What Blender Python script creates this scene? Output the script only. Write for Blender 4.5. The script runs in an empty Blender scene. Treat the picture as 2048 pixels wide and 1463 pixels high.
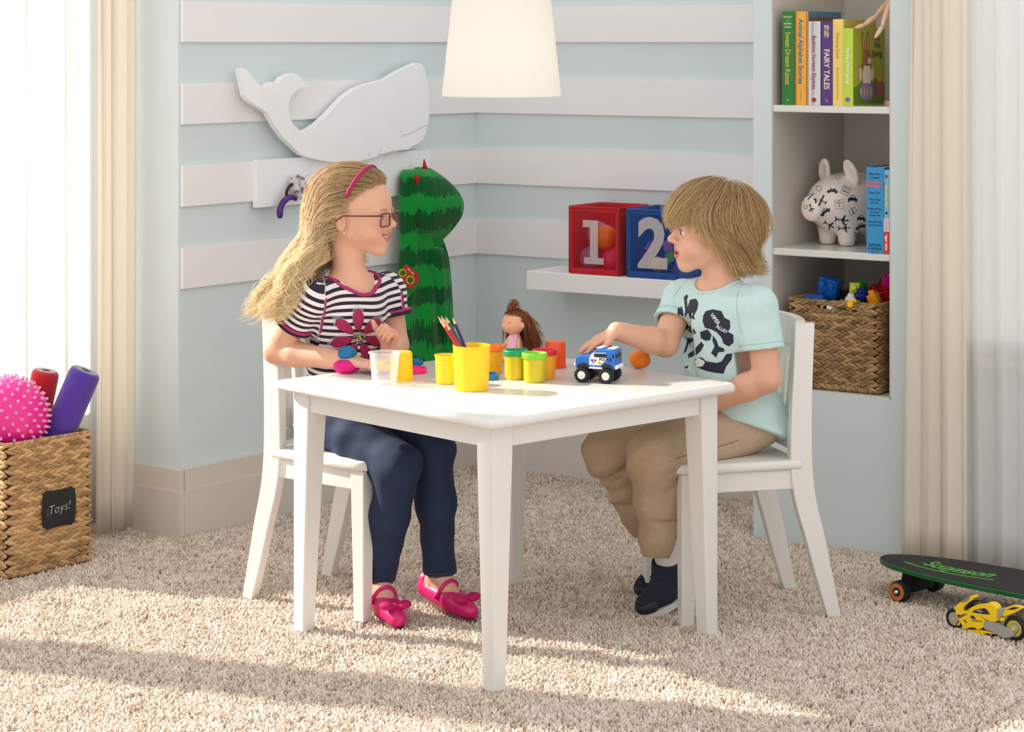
import bpy, bmesh, math, random
import numpy as np
from mathutils import Vector, Matrix
from mathutils.bvhtree import BVHTree

SC = bpy.context.scene
COL = SC.collection
rng = np.random.default_rng(7)
random.seed(7)

# ------------------------------------------------------------------ camera, sky, sun, exposure
F = 4500.0           # focal length in pixels of a 2048 wide frame
HZ = 85.0            # horizon row
H = 1.256            # camera height
cam_d = bpy.data.cameras.new('camera')
cam_d.sensor_width = 36.0
cam_d.lens = 36.0 * F / 2048.0
cam_d.shift_y = -(731.5 - HZ) / 2048.0
cam_d.clip_start = 0.05
cam = bpy.data.objects.new('camera', cam_d)
cam.location = (0, 0, H)
cam.rotation_euler = (math.pi / 2, 0, 0)
COL.objects.link(cam)
SC.camera = cam

W = bpy.data.worlds.new('world')
SC.world = W
W.use_nodes = True
_bg = W.node_tree.nodes['Background']
_bg.inputs[0].default_value = (1.0, 0.992, 0.982, 1)
_bg.inputs[1].default_value = 0.88

SUN_DIR = Vector((0.94, -0.34, -0.62)).normalized()
sun_d = bpy.data.lights.new('sun', 'SUN')
sun_d.energy = 6.2
sun_d.angle = math.radians(1.6)
sun_d.color = (1.0, 0.93, 0.82)
sun = bpy.data.objects.new('sun', sun_d)
sun.rotation_euler = SUN_DIR.to_track_quat('-Z', 'Y').to_euler()
sun.location = (-3, 7, 4)
COL.objects.link(sun)

SC.view_settings.view_transform = 'Standard'
SC.view_settings.look = 'None'
SC.view_settings.gamma = 1.0
SC.view_settings.use_curve_mapping = False
SC.view_settings.exposure = 0.38

# ------------------------------------------------------------------ helpers
def at(u, v, Y):
    """world point on the line of sight through pixel (u, v) at distance Y"""
    return np.array([(u - 1024.0) * Y / F, Y, H - (v - HZ) * Y / F])

def lin(c):
    c = np.array(c, float) / 255.0
    return tuple(np.where(c <= 0.04045, c / 12.92, ((c + 0.055) / 1.055) ** 2.4))

MATS = {}
def mat(name, rgb, rough=0.5, noise=0.0, nscale=30.0, bump=0.0, bscale=200.0, spec=0.5, metal=0.0, alpha=1.0,
        trans=0.0, sss=0.0, sheen=0.0, coat=0.0, attr=None, emit=None, ior=1.5, stretch=None):
    """principled material with a little procedural colour variation and relief; rgb in 0-255 sRGB"""
    if name in MATS:
        return MATS[name]
    m = bpy.data.materials.new(name)
    m.use_nodes = True
    nt = m.node_tree
    b = nt.nodes['Principled BSDF']
    L = nt.links
    col = lin(rgb)
    b.inputs['Base Color'].default_value = (*col, 1)
    b.inputs['Roughness'].default_value = rough
    b.inputs['Specular IOR Level'].default_value = spec
    b.inputs['Metallic'].default_value = metal
    b.inputs['Alpha'].default_value = alpha
    b.inputs['Transmission Weight'].default_value = trans
    b.inputs['IOR'].default_value = ior
    b.inputs['Coat Weight'].default_value = coat
    b.inputs['Sheen Weight'].default_value = sheen
    if sss:
        b.inputs['Subsurface Weight'].default_value = sss
        b.inputs['Subsurface Radius'].default_value = (0.012, 0.005, 0.003)
        b.inputs['Subsurface Scale'].default_value = 0.6
    if emit:
        b.inputs['Emission Color'].default_value = (*lin(emit[0]), 1)
        b.inputs['Emission Strength'].default_value = emit[1]
    out = None
    tc = None
    if noise or bump:
        tc = nt.nodes.new('ShaderNodeTexCoord')
        mp = nt.nodes.new('ShaderNodeMapping')
        L.new(tc.outputs['Object'], mp.inputs['Vector'])
        if stretch:
            mp.inputs['Scale'].default_value = stretch
    src = None
    if attr:
        a = nt.nodes.new('ShaderNodeAttribute'); a.attribute_name = attr
        src = a.outputs['Color']
    if noise:
        n = nt.nodes.new('ShaderNodeTexNoise'); n.inputs['Scale'].default_value = nscale; n.inputs['Detail'].default_value = 4
        L.new(mp.outputs['Vector'], n.inputs['Vector'])
        mr = nt.nodes.new('ShaderNodeMapRange')
        mr.inputs[1].default_value = 0.3; mr.inputs[2].default_value = 0.7
        mr.inputs[3].default_value = 1 - noise; mr.inputs[4].default_value = 1 + noise * 0.6
        L.new(n.outputs['Fac'], mr.inputs[0])
        mx = nt.nodes.new('ShaderNodeMix'); mx.data_type = 'RGBA'; mx.blend_type = 'MULTIPLY'
        mx.inputs[0].default_value = 1.0
        if src is not None:
            L.new(src, mx.inputs[6])
        else:
            mx.inputs[6].default_value = (*col, 1)
        L.new(mr.outputs[0], mx.inputs[7])
        src = mx.outputs[2]
    if src is not None:
        L.new(src, b.inputs['Base Color'])
    if bump:
        n2 = nt.nodes.new('ShaderNodeTexNoise'); n2.inputs['Scale'].default_value = bscale; n2.inputs['Detail'].default_value = 3
        L.new(mp.outputs['Vector'], n2.inputs['Vector'])
        bp = nt.nodes.new('ShaderNodeBump'); bp.inputs['Strength'].default_value = bump; bp.inputs['Distance'].default_value = 0.002
        L.new(n2.outputs['Fac'], bp.inputs['Height'])
        L.new(bp.outputs['Normal'], b.inputs['Normal'])
    MATS[name] = m
    return m

def node(nt, typ, **kw):
    n = nt.nodes.new(typ)
    for k, v in kw.items():
        setattr(n, k, v)
    return n

def math_n(nt, op, a, b=None, c=None):
    n = nt.nodes.new('ShaderNodeMath'); n.operation = op
    for i, x in enumerate((a, b, c)):
        if x is None:
            continue
        if isinstance(x, (int, float)):
            n.inputs[i].default_value = x
        else:
            nt.links.new(x, n.inputs[i])
    return n.outputs[0]

def mix_c(nt, fac, a, b):
    n = nt.nodes.new('ShaderNodeMix'); n.data_type = 'RGBA'
    for i, x in ((0, fac), (6, a), (7, b)):
        if isinstance(x, (int, float)):
            n.inputs[i].default_value = x
        elif isinstance(x, tuple):
            n.inputs[i].default_value = (*x, 1) if len(x) == 3 else x
        else:
            nt.links.new(x, n.inputs[i])
    return n.outputs[2]

def props(o, label=None, cat=None, group=None, kind=None):
    if label: o['label'] = label
    if cat: o['category'] = cat
    if group: o['group'] = group
    if kind: o['kind'] = kind
    return o

def thing(name, label, cat, loc=(0, 0, 0), rz=0.0, group=None, kind=None):
    o = bpy.data.objects.new(name, None)
    o.empty_display_size = 0.05
    COL.objects.link(o)
    o.location = loc
    o.rotation_euler = (0, 0, rz)
    return props(o, label, cat, group, kind)

def mesh(name, V, Fc, m=None, parent=None, smooth=False, world=False, auto=None):
    """one mesh object; world=True: V are world coordinates and are moved into the parent's space"""
    V = np.asarray(V, float).reshape(-1, 3)
    if world and parent is not None:
        Mi = parent_matrix(parent).inverted()
        A = np.array(Mi)
        V = V @ A[:3, :3].T + A[:3, 3]
    me = bpy.data.meshes.new(name)
    if isinstance(Fc, np.ndarray) and Fc.ndim == 2:
        n, k = Fc.shape
        me.vertices.add(len(V)); me.vertices.foreach_set('co', V.ravel())
        me.loops.add(n * k); me.loops.foreach_set('vertex_index', Fc.ravel().astype(np.int32))
        me.polygons.add(n)
        me.polygons.foreach_set('loop_start', np.arange(0, n * k, k, dtype=np.int32))
        me.polygons.foreach_set('loop_total', np.full(n, k, dtype=np.int32))
        me.update(calc_edges=True)
    else:
        me.from_pydata([tuple(v) for v in V], [], [tuple(int(i) for i in f) for f in Fc])
        me.update()
    if smooth:
        me.polygons.foreach_set('use_smooth', np.ones(len(me.polygons), dtype=bool))
    if auto is not None:
        me.set_sharp_from_angle(angle=math.radians(auto))
    o = bpy.data.objects.new(name, me)
    COL.objects.link(o)
    if m: me.materials.append(m)
    if parent is not None: o.parent = parent
    return o

def parent_matrix(p):
    M = Matrix.Translation(p.location) @ p.rotation_euler.to_matrix().to_4x4()
    if p.parent is not None:
        M = parent_matrix(p.parent) @ M
    return M

def setattr_f(o, name, arr):
    a = o.data.attributes.new(name, 'FLOAT', 'POINT')
    a.data.foreach_set('value', np.asarray(arr, np.float32))

def setattr_c(o, name, arr):
    a = o.data.attributes.new(name, 'FLOAT_COLOR', 'POINT')
    arr = np.asarray(arr, np.float32)
    if arr.shape[1] == 3:
        arr = np.concatenate([arr, np.ones((len(arr), 1), np.float32)], 1)
    a.data.foreach_set('color', arr.ravel())

class MB:
    """collects shapes into one mesh"""
    def __init__(s): s.V = []; s.F = []; s.n = 0
    def add(s, V, Fc):
        V = np.asarray(V, float).reshape(-1, 3)
        s.V.append(V)
        s.F += [tuple(int(i) + s.n for i in f) for f in Fc]
        s.n += len(V)
        return s
    def xf(s, M):
        A = np.array(M)
        s.V = [v @ A[:3, :3].T + A[:3, 3] for v in s.V]
        return s
    def get(s): return (np.concatenate(s.V) if s.V else np.zeros((0, 3))), s.F
    def build(s, name, m=None, parent=None, smooth=False, world=False, auto=None):
        V, Fc = s.get()
        return mesh(name, V, Fc, m, parent, smooth, world, auto)
    # --- shapes
    def box(s, lo, hi, bev=0.0, M=None):
        lo = np.array(lo, float); hi = np.array(hi, float)
        if bev <= 0:
            V = [(x, y, z) for x in (lo[0], hi[0]) for y in (lo[1], hi[1]) for z in (lo[2], hi[2])]
            Fc = [(0, 1, 3, 2), (4, 6, 7, 5), (0, 4, 5, 1), (2, 3, 7, 6), (0, 2, 6, 4), (1, 5, 7, 3)]
        else:
            b = min(bev, 0.49 * (hi - lo).min())
            V = []; idx = {}
            for ix in (0, 1):
                for iy in (0, 1):
                    for iz in (0, 1):
                        c = np.array([(lo, hi)[ix][0], (lo, hi)[iy][1], (lo, hi)[iz][2]])
                        sg = np.array([1 - 2 * ix, 1 - 2 * iy, 1 - 2 * iz])
                        for ax in range(3):
                            p = c + b * sg; p[ax] = c[ax]
                            idx[(ix, iy, iz, ax)] = len(V); V.append(p)
            Fc = []
            for ax in range(3):
                o = [a for a in range(3) if a != ax]
                for sd in (0, 1):
                    q = []
                    for (p, r) in ((0, 0), (1, 0), (1, 1), (0, 1)):
                        k = [0, 0, 0]; k[ax] = sd; k[o[0]] = p; k[o[1]] = r
                        q.append(idx[(*k, ax)])
                    Fc.append(q)
            for ax in range(3):
                o = [a for a in range(3) if a != ax]
                for p in (0, 1):
                    for r in (0, 1):
                        k0 = [0, 0, 0]; k0[o[0]] = p; k0[o[1]] = r
                        k1 = list(k0); k1[ax] = 1
                        Fc.append([idx[(*k0, o[0])], idx[(*k1, o[0])], idx[(*k1, o[1])], idx[(*k0, o[1])]])
            for ix in (0, 1):
                for iy in (0, 1):
                    for iz in (0, 1):
                        Fc.append([idx[(ix, iy, iz, a)] for a in range(3)])
            V = np.array(V)
            cen = (lo + hi) / 2
            G = []
            for f in Fc:
                P = V[list(f)]
                nrm = np.cross(P[1] - P[0], P[2] - P[0])
                G.append(tuple(f) if nrm @ (P.mean(0) - cen) > 0 else tuple(f[::-1]))
            Fc = G
        V = np.array(V, float)
        if M is not None:
            A = np.array(M); V = V @ A[:3, :3].T + A[:3, 3]
        return s.add(V, Fc)
    def hexa(s, P):
        """8 corners: bottom ring of 4 (ccw from above), then top ring of 4"""
        return s.add(P, [(3, 2, 1, 0), (4, 5, 6, 7), (0, 1, 5, 4), (1, 2, 6, 5), (2, 3, 7, 6), (3, 0, 4, 7)])
    def tube(s, pts, r, seg=8, caps=True, flat=1.0):
        pts = np.asarray(pts, float); n = len(pts)
        r = np.broadcast_to(np.asarray(r, float), (n,))
        T = np.gradient(pts, axis=0); T /= np.linalg.norm(T, axis=1)[:, None] + 1e-12
        ref = np.array([0, 0, 1.0]) if abs(T[0][2]) < 0.9 else np.array([1.0, 0, 0])
        N = ref - T[0] * (ref @ T[0]); N /= np.linalg.norm(N)
        V = []
        a = np.linspace(0, 2 * math.pi, seg, endpoint=False)
        for i in range(n):
            N = N - T[i] * (N @ T[i]); N /= np.linalg.norm(N) + 1e-12
            B = np.cross(T[i], N)
            V.append(pts[i] + r[i] * (np.cos(a)[:, None] * N + flat * np.sin(a)[:, None] * B))
        V = np.concatenate(V)
        Fc = []
        for i in range(n - 1):
            for j in range(seg):
                k = (j + 1) % seg
                Fc.append((i * seg + j, i * seg + k, (i + 1) * seg + k, (i + 1) * seg + j))
        if caps:
            Fc.append(tuple(range(seg - 1, -1, -1))); Fc.append(tuple((n - 1) * seg + j for j in range(seg)))
        return s.add(V, Fc)
    def lathe(s, prof, seg=32, c=(0, 0, 0), close=False, sx=1.0, sy=1.0):
        """prof: (r, z) pairs; r=0 ends become poles"""
        V = []; rows = []
        for (r, z) in prof:
            if r <= 1e-9:
                rows.append([len(V)]); V.append((c[0], c[1], c[2] + z))
            else:
                rows.append(list(range(len(V), len(V) + seg)))
                for j in range(seg):
                    a = 2 * math.pi * j / seg
                    V.append((c[0] + r * sx * math.cos(a), c[1] + r * sy * math.sin(a), c[2] + z))
        Fc = []
        pr = list(zip(rows, rows[1:])) + ([(rows[-1], rows[0])] if close else [])
        for A, B in pr:
            for j in range(seg):
                k = (j + 1) % seg
                if len(A) == 1 and len(B) == 1: continue
                if len(A) == 1: Fc.append((A[0], B[k], B[j]))
                elif len(B) == 1: Fc.append((A[j], A[k], B[0]))
                else: Fc.append((A[j], A[k], B[k], B[j]))
        return s.add(V, Fc)
    def ball(s, c, r, seg=16, rings=10, M=None):
        r = np.broadcast_to(np.asarray(r, float), (3,))
        V = [(0, 0, -1)]
        for i in range(1, rings):
            t = -math.pi / 2 + math.pi * i / rings
            for j in range(seg):
                a = 2 * math.pi * j / seg
                V.append((math.cos(t) * math.cos(a), math.cos(t) * math.sin(a), math.sin(t)))
        V.append((0, 0, 1))
        V = np.array(V) * r
        if M is not None: V = V @ np.array(M)[:3, :3].T
        V = V + np.array(c, float)
        Fc = []
        for j in range(seg):
            k = (j + 1) % seg
            Fc.append((0, 1 + k, 1 + j))
            for i in range(rings - 2):
                a = 1 + i * seg
                Fc.append((a + j, a + k, a + seg + k, a + seg + j))
            Fc.append((1 + (rings - 2) * seg + j, 1 + (rings - 2) * seg + k, len(V) - 1))
        return s.add(V, Fc)
    def prism(s, poly, fn, h0, h1, bev=0.0):
        """extrude a 2D polygon (ccw); fn(x, y, h) -> 3D"""
        poly = np.asarray(poly, float)
        if area2(poly) < 0: poly = poly[::-1]
        n = len(poly)
        tris = tess(poly)
        rings = [(poly, h0), (poly, h1)]
        if bev > 0:
            ins = inset(poly, bev)
            rings = [(poly, h0), (poly, h1 - bev), (ins, h1)]
        V = []
        for P, h in rings:
            V += [fn(x, y, h) for x, y in P]
        Fc = [tuple(t[::-1]) for t in tris]
        for k in range(len(rings) - 1):
            for i in range(n):
                j = (i + 1) % n
                Fc.append((k * n + i, k * n + j, (k + 1) * n + j, (k + 1) * n + i))
        o = (len(rings) - 1) * n
        Fc += [tuple(i + o for i in t) for t in tris]
        return s.add(V, Fc)

def area2(P):
    x, y = P[:, 0], P[:, 1]
    return 0.5 * np.sum(x * np.roll(y, -1) - y * np.roll(x, -1))

def inset(P, d):
    n = len(P); out = []
    for i in range(n):
        a = P[i] - P[i - 1]; b = P[(i + 1) % n] - P[i]
        a = a / (np.linalg.norm(a) + 1e-12); b = b / (np.linalg.norm(b) + 1e-12)
        na = np.array([-a[1], a[0]]); nb = np.array([-b[1], b[0]])
        m = na + nb; l = np.linalg.norm(m)
        m = m / l if l > 1e-6 else na
        out.append(P[i] + m * d / max(0.5, m @ na))
    return np.array(out)

def tess(P):
    from mathutils.geometry import tessellate_polygon
    t = tessellate_polygon([[Vector((p[0], p[1], 0)) for p in P]])
    out = []
    for a, b, c in t:
        A, B, C = P[a], P[b], P[c]
        cr = (B[0] - A[0]) * (C[1] - A[1]) - (B[1] - A[1]) * (C[0] - A[0])
        out.append((a, b, c) if cr > 0 else (a, c, b))
    return out

def smooth_poly(P, n=4, closed=True):
    """Catmull-Rom through points"""
    P = np.asarray(P, float); N = len(P); out = []
    rg = range(N) if closed else range(N - 1)
    for i in rg:
        if closed:
            p0, p1, p2, p3 = P[i - 1], P[i], P[(i + 1) % N], P[(i + 2) % N]
        else:
            p0, p1, p2, p3 = P[max(i - 1, 0)], P[i], P[i + 1], P[min(i + 2, N - 1)]
        for k in range(n):
            t = k / n
            out.append(0.5 * ((2 * p1) + (-p0 + p2) * t + (2 * p0 - 5 * p1 + 4 * p2 - p3) * t * t + (-p0 + 3 * p1 - 3 * p2 + p3) * t ** 3))
    if not closed: out.append(P[-1])
    return np.array(out)

def fr(origin, x, z=(0, 0, 1)):
    """4x4 frame with x axis along x (made square to z)"""
    x = Vector(x).normalized(); z = Vector(z).normalized()
    y = z.cross(x).normalized(); x = y.cross(z).normalized()
    M = Matrix((x, y, z)).transposed().to_4x4()
    M.translation = Vector(origin)
    return M

# --- text as flat geometry
_txt = {}
def text_geo(s, size=1.0, bold=0.0, shear=0.0, align='CENTER'):
    key = (s, size, bold, shear, align)
    if key not in _txt:
        c = bpy.data.curves.new('t', 'FONT'); c.body = s; c.size = size; c.offset = bold; c.shear = shear
        c.align_x = align; c.align_y = 'CENTER'; c.resolution_u = 3
        o = bpy.data.objects.new('t', c); COL.objects.link(o)
        dg = bpy.context.evaluated_depsgraph_get()
        me = bpy.data.meshes.new_from_object(o.evaluated_get(dg))
        V = np.array([v.co[:] for v in me.vertices]).reshape(-1, 3)[:, :2]
        Fc = [tuple(p.vertices) for p in me.polygons]
        bpy.data.objects.remove(o); bpy.data.curves.remove(c); bpy.data.meshes.remove(me)
        _txt[key] = (V, Fc)
    return _txt[key]

def lettering(name, s, size, fn, m, parent, bold=0.0, shear=0.0, align='CENTER', world=False, sx=1.0):
    """flat lettering laid by fn(x, y) -> 3D"""
    V, Fc = text_geo(s, size, bold, shear, align)
    P = [fn(x * sx, y) for x, y in V]
    return mesh(name, P, Fc, m, parent, world=world)

# --- implicit surfaces -------------------------------------------------------
class SDF:
    def __init__(s, lo, hi, h):
        s.lo = np.array(lo, float); s.h = h
        n = np.ceil((np.array(hi) - s.lo) / h).astype(int) + 1
        s.n = n
        s.ax = [s.lo[i] + h * np.arange(n[i]) for i in range(3)]
        s.D = np.full(n, 1.0, np.float32)
    def _sub(s, blo, bhi):
        i0 = np.maximum(np.floor((blo - s.lo) / s.h).astype(int), 0)
        i1 = np.minimum(np.ceil((bhi - s.lo) / s.h).astype(int) + 1, s.n)
        if np.any(i1 <= i0): return None
        sl = tuple(slice(a, b) for a, b in zip(i0, i1))
        P = np.meshgrid(*[s.ax[i][sl[i]].astype(np.float32) for i in range(3)], indexing='ij', sparse=True)
        return sl, P
    def _comb(s, sl, d, k, op):
        D = s.D[sl]
        if op == 'u':
            if k > 0:
                hh = np.maximum(k - np.abs(D - d), 0) / k
                s.D[sl] = np.minimum(D, d) - hh * hh * k * 0.25
            else:
                s.D[sl] = np.minimum(D, d)
        else:
            d = -d
            if k > 0:
                hh = np.maximum(k - np.abs(D - d), 0) / k
                s.D[sl] = np.maximum(D, d) + hh * hh * k * 0.25
            else:
                s.D[sl] = np.maximum(D, d)
    def cone(s, a, b, ra, rb, k=0.01, op='u'):
        """capsule with two radii"""
        a = np.array(a, np.float32); b = np.array(b, np.float32)
        mg = k + 3 * s.h + 0.004
        r = max(ra, rb)
        q = s._sub(np.minimum(a, b) - r - mg, np.maximum(a, b) + r + mg)
        if q is None: return s
        sl, (X, Y, Z) = q
        ab = b - a; L2 = float(ab @ ab) + 1e-12
        t = ((X - a[0]) * ab[0] + (Y - a[1]) * ab[1] + (Z - a[2]) * ab[2]) / L2
        t = np.clip(t, 0, 1)
        d = np.sqrt((X - a[0] - t * ab[0]) ** 2 + (Y - a[1] - t * ab[1]) ** 2 + (Z - a[2] - t * ab[2]) ** 2) - (ra + (rb - ra) * t)
        s._comb(sl, d, k, op); return s
    def chain(s, pts, rad, k=0.01, op='u'):
        for i in range(len(pts) - 1):
            s.cone(pts[i], pts[i + 1], rad[i], rad[i + 1], k, op)
        return s
    def ell(s, c, r, k=0.01, op='u', R=None):
        """ellipsoid, R 3x3 with the local axes as columns"""
        c = np.array(c, np.float32); r = np.broadcast_to(np.array(r, np.float32), (3,))
        mg = k + 3 * s.h + 0.004
        ext = r if R is None else np.sqrt(((np.array(R) * r[None, :]) ** 2).sum(1))
        q = s._sub(c - ext - mg, c + ext + mg)
        if q is None: return s
        sl, (X, Y, Z) = q
        x, y, z = X - c[0], Y - c[1], Z - c[2]
        if R is not None:
            R = np.array(R, np.float32)
            x, y, z = (x * R[0, 0] + y * R[1, 0] + z * R[2, 0], x * R[0, 1] + y * R[1, 1] + z * R[2, 1], x * R[0, 2] + y * R[1, 2] + z * R[2, 2])
        k0 = np.sqrt((x / r[0]) ** 2 + (y / r[1]) ** 2 + (z / r[2]) ** 2)
        k1 = np.sqrt((x / r[0] ** 2) ** 2 + (y / r[1] ** 2) ** 2 + (z / r[2] ** 2) ** 2)
        d = np.where(k0 < 0.15, -float(r.min()) * (1 - k0), k0 * (k0 - 1) / (k1 + 1e-9))
        s._comb(sl, d, k, op); return s
    def box(s, c, hs, k=0.0, op='u', R=None, rd=0.002):
        c = np.array(c, np.float32); hs = np.array(hs, np.float32)
        mg = k + 3 * s.h + 0.004
        ext = hs if R is None else np.abs(np.array(R)) @ hs
        q = s._sub(c - ext - mg, c + ext + mg)
        if q is None: return s
        sl, (X, Y, Z) = q
        x, y, z = X - c[0], Y - c[1], Z - c[2]
        if R is not None:
            R = np.array(R, np.float32)
            x, y, z = (x * R[0, 0] + y * R[1, 0] + z * R[2, 0], x * R[0, 1] + y * R[1, 1] + z * R[2, 1], x * R[0, 2] + y * R[1, 2] + z * R[2, 2])
        qx, qy, qz = np.abs(x) - hs[0] + rd, np.abs(y) - hs[1] + rd, np.abs(z) - hs[2] + rd
        d = np.sqrt(np.maximum(qx, 0) ** 2 + np.maximum(qy, 0) ** 2 + np.maximum(qz, 0) ** 2) + np.minimum(np.maximum(qx, np.maximum(qy, qz)), 0) - rd
        s._comb(sl, d, k, op); return s
    def half(s, p, nrm, k=0.0):
        """cut away the side the normal points to"""
        X, Y, Z = np.meshgrid(*[a.astype(np.float32) for a in s.ax], indexing='ij', sparse=True)
        n = np.array(nrm, float); n = n / np.linalg.norm(n)
        d = (X - p[0]) * n[0] + (Y - p[1]) * n[1] + (Z - p[2]) * n[2]
        s._comb((slice(None),) * 3, -d, k, 's'); return s
    def warp(s, fn):
        X, Y, Z = np.meshgrid(*[a.astype(np.float32) for a in s.ax], indexing='ij', sparse=True)
        s.D = s.D + fn(X, Y, Z).astype(np.float32); return s
    def mesh(s):
        D = s.D; h = s.h
        S = D < 0
        c = S[:-1, :-1, :-1].astype(np.int8)
        tot = np.zeros(c.shape, np.int8)
        for dx in (0, 1):
            for dy in (0, 1):
                for dz in (0, 1):
                    tot += S[dx:dx + c.shape[0], dy:dy + c.shape[1], dz:dz + c.shape[2]]
        act = (tot > 0) & (tot < 8)
        I = np.argwhere(act)
        idx = np.full(c.shape, -1, np.int32); idx[act] = np.arange(len(I))
        acc = np.zeros((len(I), 3)); cnt = np.zeros(len(I))
        cor = [(x, y, z) for x in (0, 1) for y in (0, 1) for z in (0, 1)]
        dv = {q: D[I[:, 0] + q[0], I[:, 1] + q[1], I[:, 2] + q[2]] for q in cor}
        for ax in range(3):
            for q in cor:
                if q[ax]: continue
                q2 = list(q); q2[ax] = 1; q2 = tuple(q2)
                a, b = dv[q], dv[q2]
                m = (a < 0) != (b < 0)
                t = np.where(m, a / np.where(m, a - b, 1), 0)
                p = np.tile(np.array(q, float), (len(I), 1)); p[:, ax] += t
                acc[m] += p[m]; cnt[m] += 1
        V = s.lo + h * (I + acc / np.maximum(cnt, 1)[:, None])
        Fs = []
        for ax in range(3):
            o = [(ax + 1) % 3, (ax + 2) % 3]
            sl0 = [slice(None)] * 3; sl1 = [slice(None)] * 3
            sl0[ax] = slice(0, -1); sl1[ax] = slice(1, None)
            A = S[tuple(sl0)]; B = S[tuple(sl1)]
            E = np.argwhere(A != B)
            ok = (E[:, o[0]] > 0) & (E[:, o[1]] > 0) & (E[:, o[0]] < c.shape[o[0]]) & (E[:, o[1]] < c.shape[o[1]])
            E = E[ok]
            fl = A[tuple(E.T)]
            q = []
            for (da, db) in ((-1, -1), (0, -1), (0, 0), (-1, 0)):
                G = E.copy(); G[:, o[0]] += da; G[:, o[1]] += db
                q.append(idx[tuple(G.T)])
            Q = np.stack(q, 1)
            Q = np.where(fl[:, None], Q, Q[:, ::-1])
            Fs.append(Q)
        Fq = np.concatenate(Fs)
        Fq = Fq[(Fq >= 0).all(1)]
        return V, Fq

def relax(V, Fq, n=2, w=0.5):
    """a little Laplacian smoothing of a quad mesh"""
    e = np.concatenate([Fq[:, [0, 1]], Fq[:, [1, 2]], Fq[:, [2, 3]], Fq[:, [3, 0]]])
    for _ in range(n):
        acc = np.zeros_like(V); cnt = np.zeros(len(V))
        for k in range(3):
            acc[:, k] = np.bincount(e[:, 0], V[e[:, 1], k], len(V)) + np.bincount(e[:, 1], V[e[:, 0], k], len(V))
        cnt = np.bincount(e[:, 0], minlength=len(V)) + np.bincount(e[:, 1], minlength=len(V))
        V = V * (1 - w) + w * acc / np.maximum(cnt, 1)[:, None]
    return V

def join_geo(parts):
    V = []; Fq = []; n = 0
    for v, f in parts:
        V.append(v); Fq.append(f + n); n += len(v)
    return np.concatenate(V), np.concatenate(Fq)

def bvh_of(V, Fq):
    return BVHTree.FromPolygons([tuple(v) for v in V], [tuple(int(i) for i in f) for f in Fq])

def refine2d(P, tris, maxlen):
    """split 2D triangles until edges are short, to lay prints on curved surfaces"""
    P = [tuple(p) for p in P]; out = []; st = [tuple(t) for t in tris]; mid = {}
    def m(a, b):
        k = (min(a, b), max(a, b))
        if k not in mid:
            mid[k] = len(P); P.append(((P[a][0] + P[b][0]) / 2, (P[a][1] + P[b][1]) / 2))
        return mid[k]
    while st:
        t = st.pop()
        L = [math.dist(P[t[i]], P[t[(i + 1) % 3]]) for i in range(3)]
        k = int(np.argmax(L))
        if L[k] <= maxlen: out.append(t); continue
        a, b, c = t[k], t[(k + 1) % 3], t[(k + 2) % 3]
        x = m(a, b)
        st += [(a, x, c), (x, b, c)]
    return np.array(P), out

def decal(name, P2, tris, fn, tree, m, parent, off=0.0006, maxlen=0.008, world=True, raydir=None):
    """flat print laid on a curved surface: fn(x, y) -> ray start, raydir the direction"""
    P, T = refine2d(P2, tris, maxlen)
    V = []; ok = []
    rd = Vector(raydir)
    for x, y in P:
        o = Vector(fn(x, y))
        hit, nrm, _, _ = tree.ray_cast(o, rd)
        if hit is None:
            V.append(tuple(o)); ok.append(False)
        else:
            if nrm.dot(rd) > 0: nrm = -nrm
            V.append(tuple(hit + (nrm * 0.3 - rd * 0.7) * off)); ok.append(True)
    Va = np.array(V); lim = np.median([np.linalg.norm(Va[t[0]] - Va[t[1]]) for t in T if all(ok[i] for i in t)] or [1]) * 6 + 0.008
    T = [t for t in T if all(ok[i] for i in t) and max(np.linalg.norm(Va[t[i]] - Va[t[i - 1]]) for i in range(3)) < lim]
    if not T: return None
    return mesh(name, V, T, m, parent, world=world, smooth=True)

# ------------------------------------------------------------------ the room
def u2(v): v = np.array(v, float); return v / np.linalg.norm(v)
Lp = np.array([-0.845, 5.722])          # outer corner where the striped left wall ends
Cp = np.array([-0.108, 6.700])          # inner corner of the room
Rp = np.array([0.665, 6.190])
dl = u2(Cp - Lp); nl = np.array([dl[1], -dl[0]])       # along the left wall, and out of it into the room
dr = u2(Rp - Cp); nr = np.array([dr[1], -dr[0]])       # along the right wall, and out of it
if nr @ np.array([0, -1]) < 0: nr = -nr
if nl @ np.array([1, 0]) < 0: nl = -nl
ZT = 2.55

M_wall = mat('wall_paint', (217, 228, 230), 0.75, noise=0.012, nscale=6, bump=0.05, bscale=350)
M_band = mat('band_paint', (244, 240, 241), 0.6, noise=0.01, nscale=8, bump=0.04, bscale=300)
M_trim = mat('trim_paint', (222, 212, 203), 0.55, noise=0.015, nscale=10)
M_white = mat('white_lacquer', (229, 227, 222), 0.28, noise=0.006, nscale=12, coat=0.15)
M_niche = mat('niche_paint', (214, 207, 199), 0.6, noise=0.012, nscale=9)

def wall_box(mb, A, B, z0, z1, out, t0, t1, bev=0.0):
    """box along A->B, from t0 to t1 measured along the normal 'out'"""
    P = []
    for z in (z0, z1):
        for p, t in ((A, t0), (B, t0), (B, t1), (A, t1)):
            q = p + out * t
            P.append((q[0], q[1], z))
    P = np.array(P)
    a = P[1][:2] - P[0][:2]; b = P[3][:2] - P[0][:2]
    if a[0] * b[1] - a[1] * b[0] < 0:
        P = P[[0, 3, 2, 1, 4, 7, 6, 5]]
    return mb.hexa(P)

def struct(name, mb, m, label=None, parent=None):
    o = mb.build(name, m, parent)
    o['kind'] = 'structure'
    if label: o['label'] = label
    return o

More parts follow.
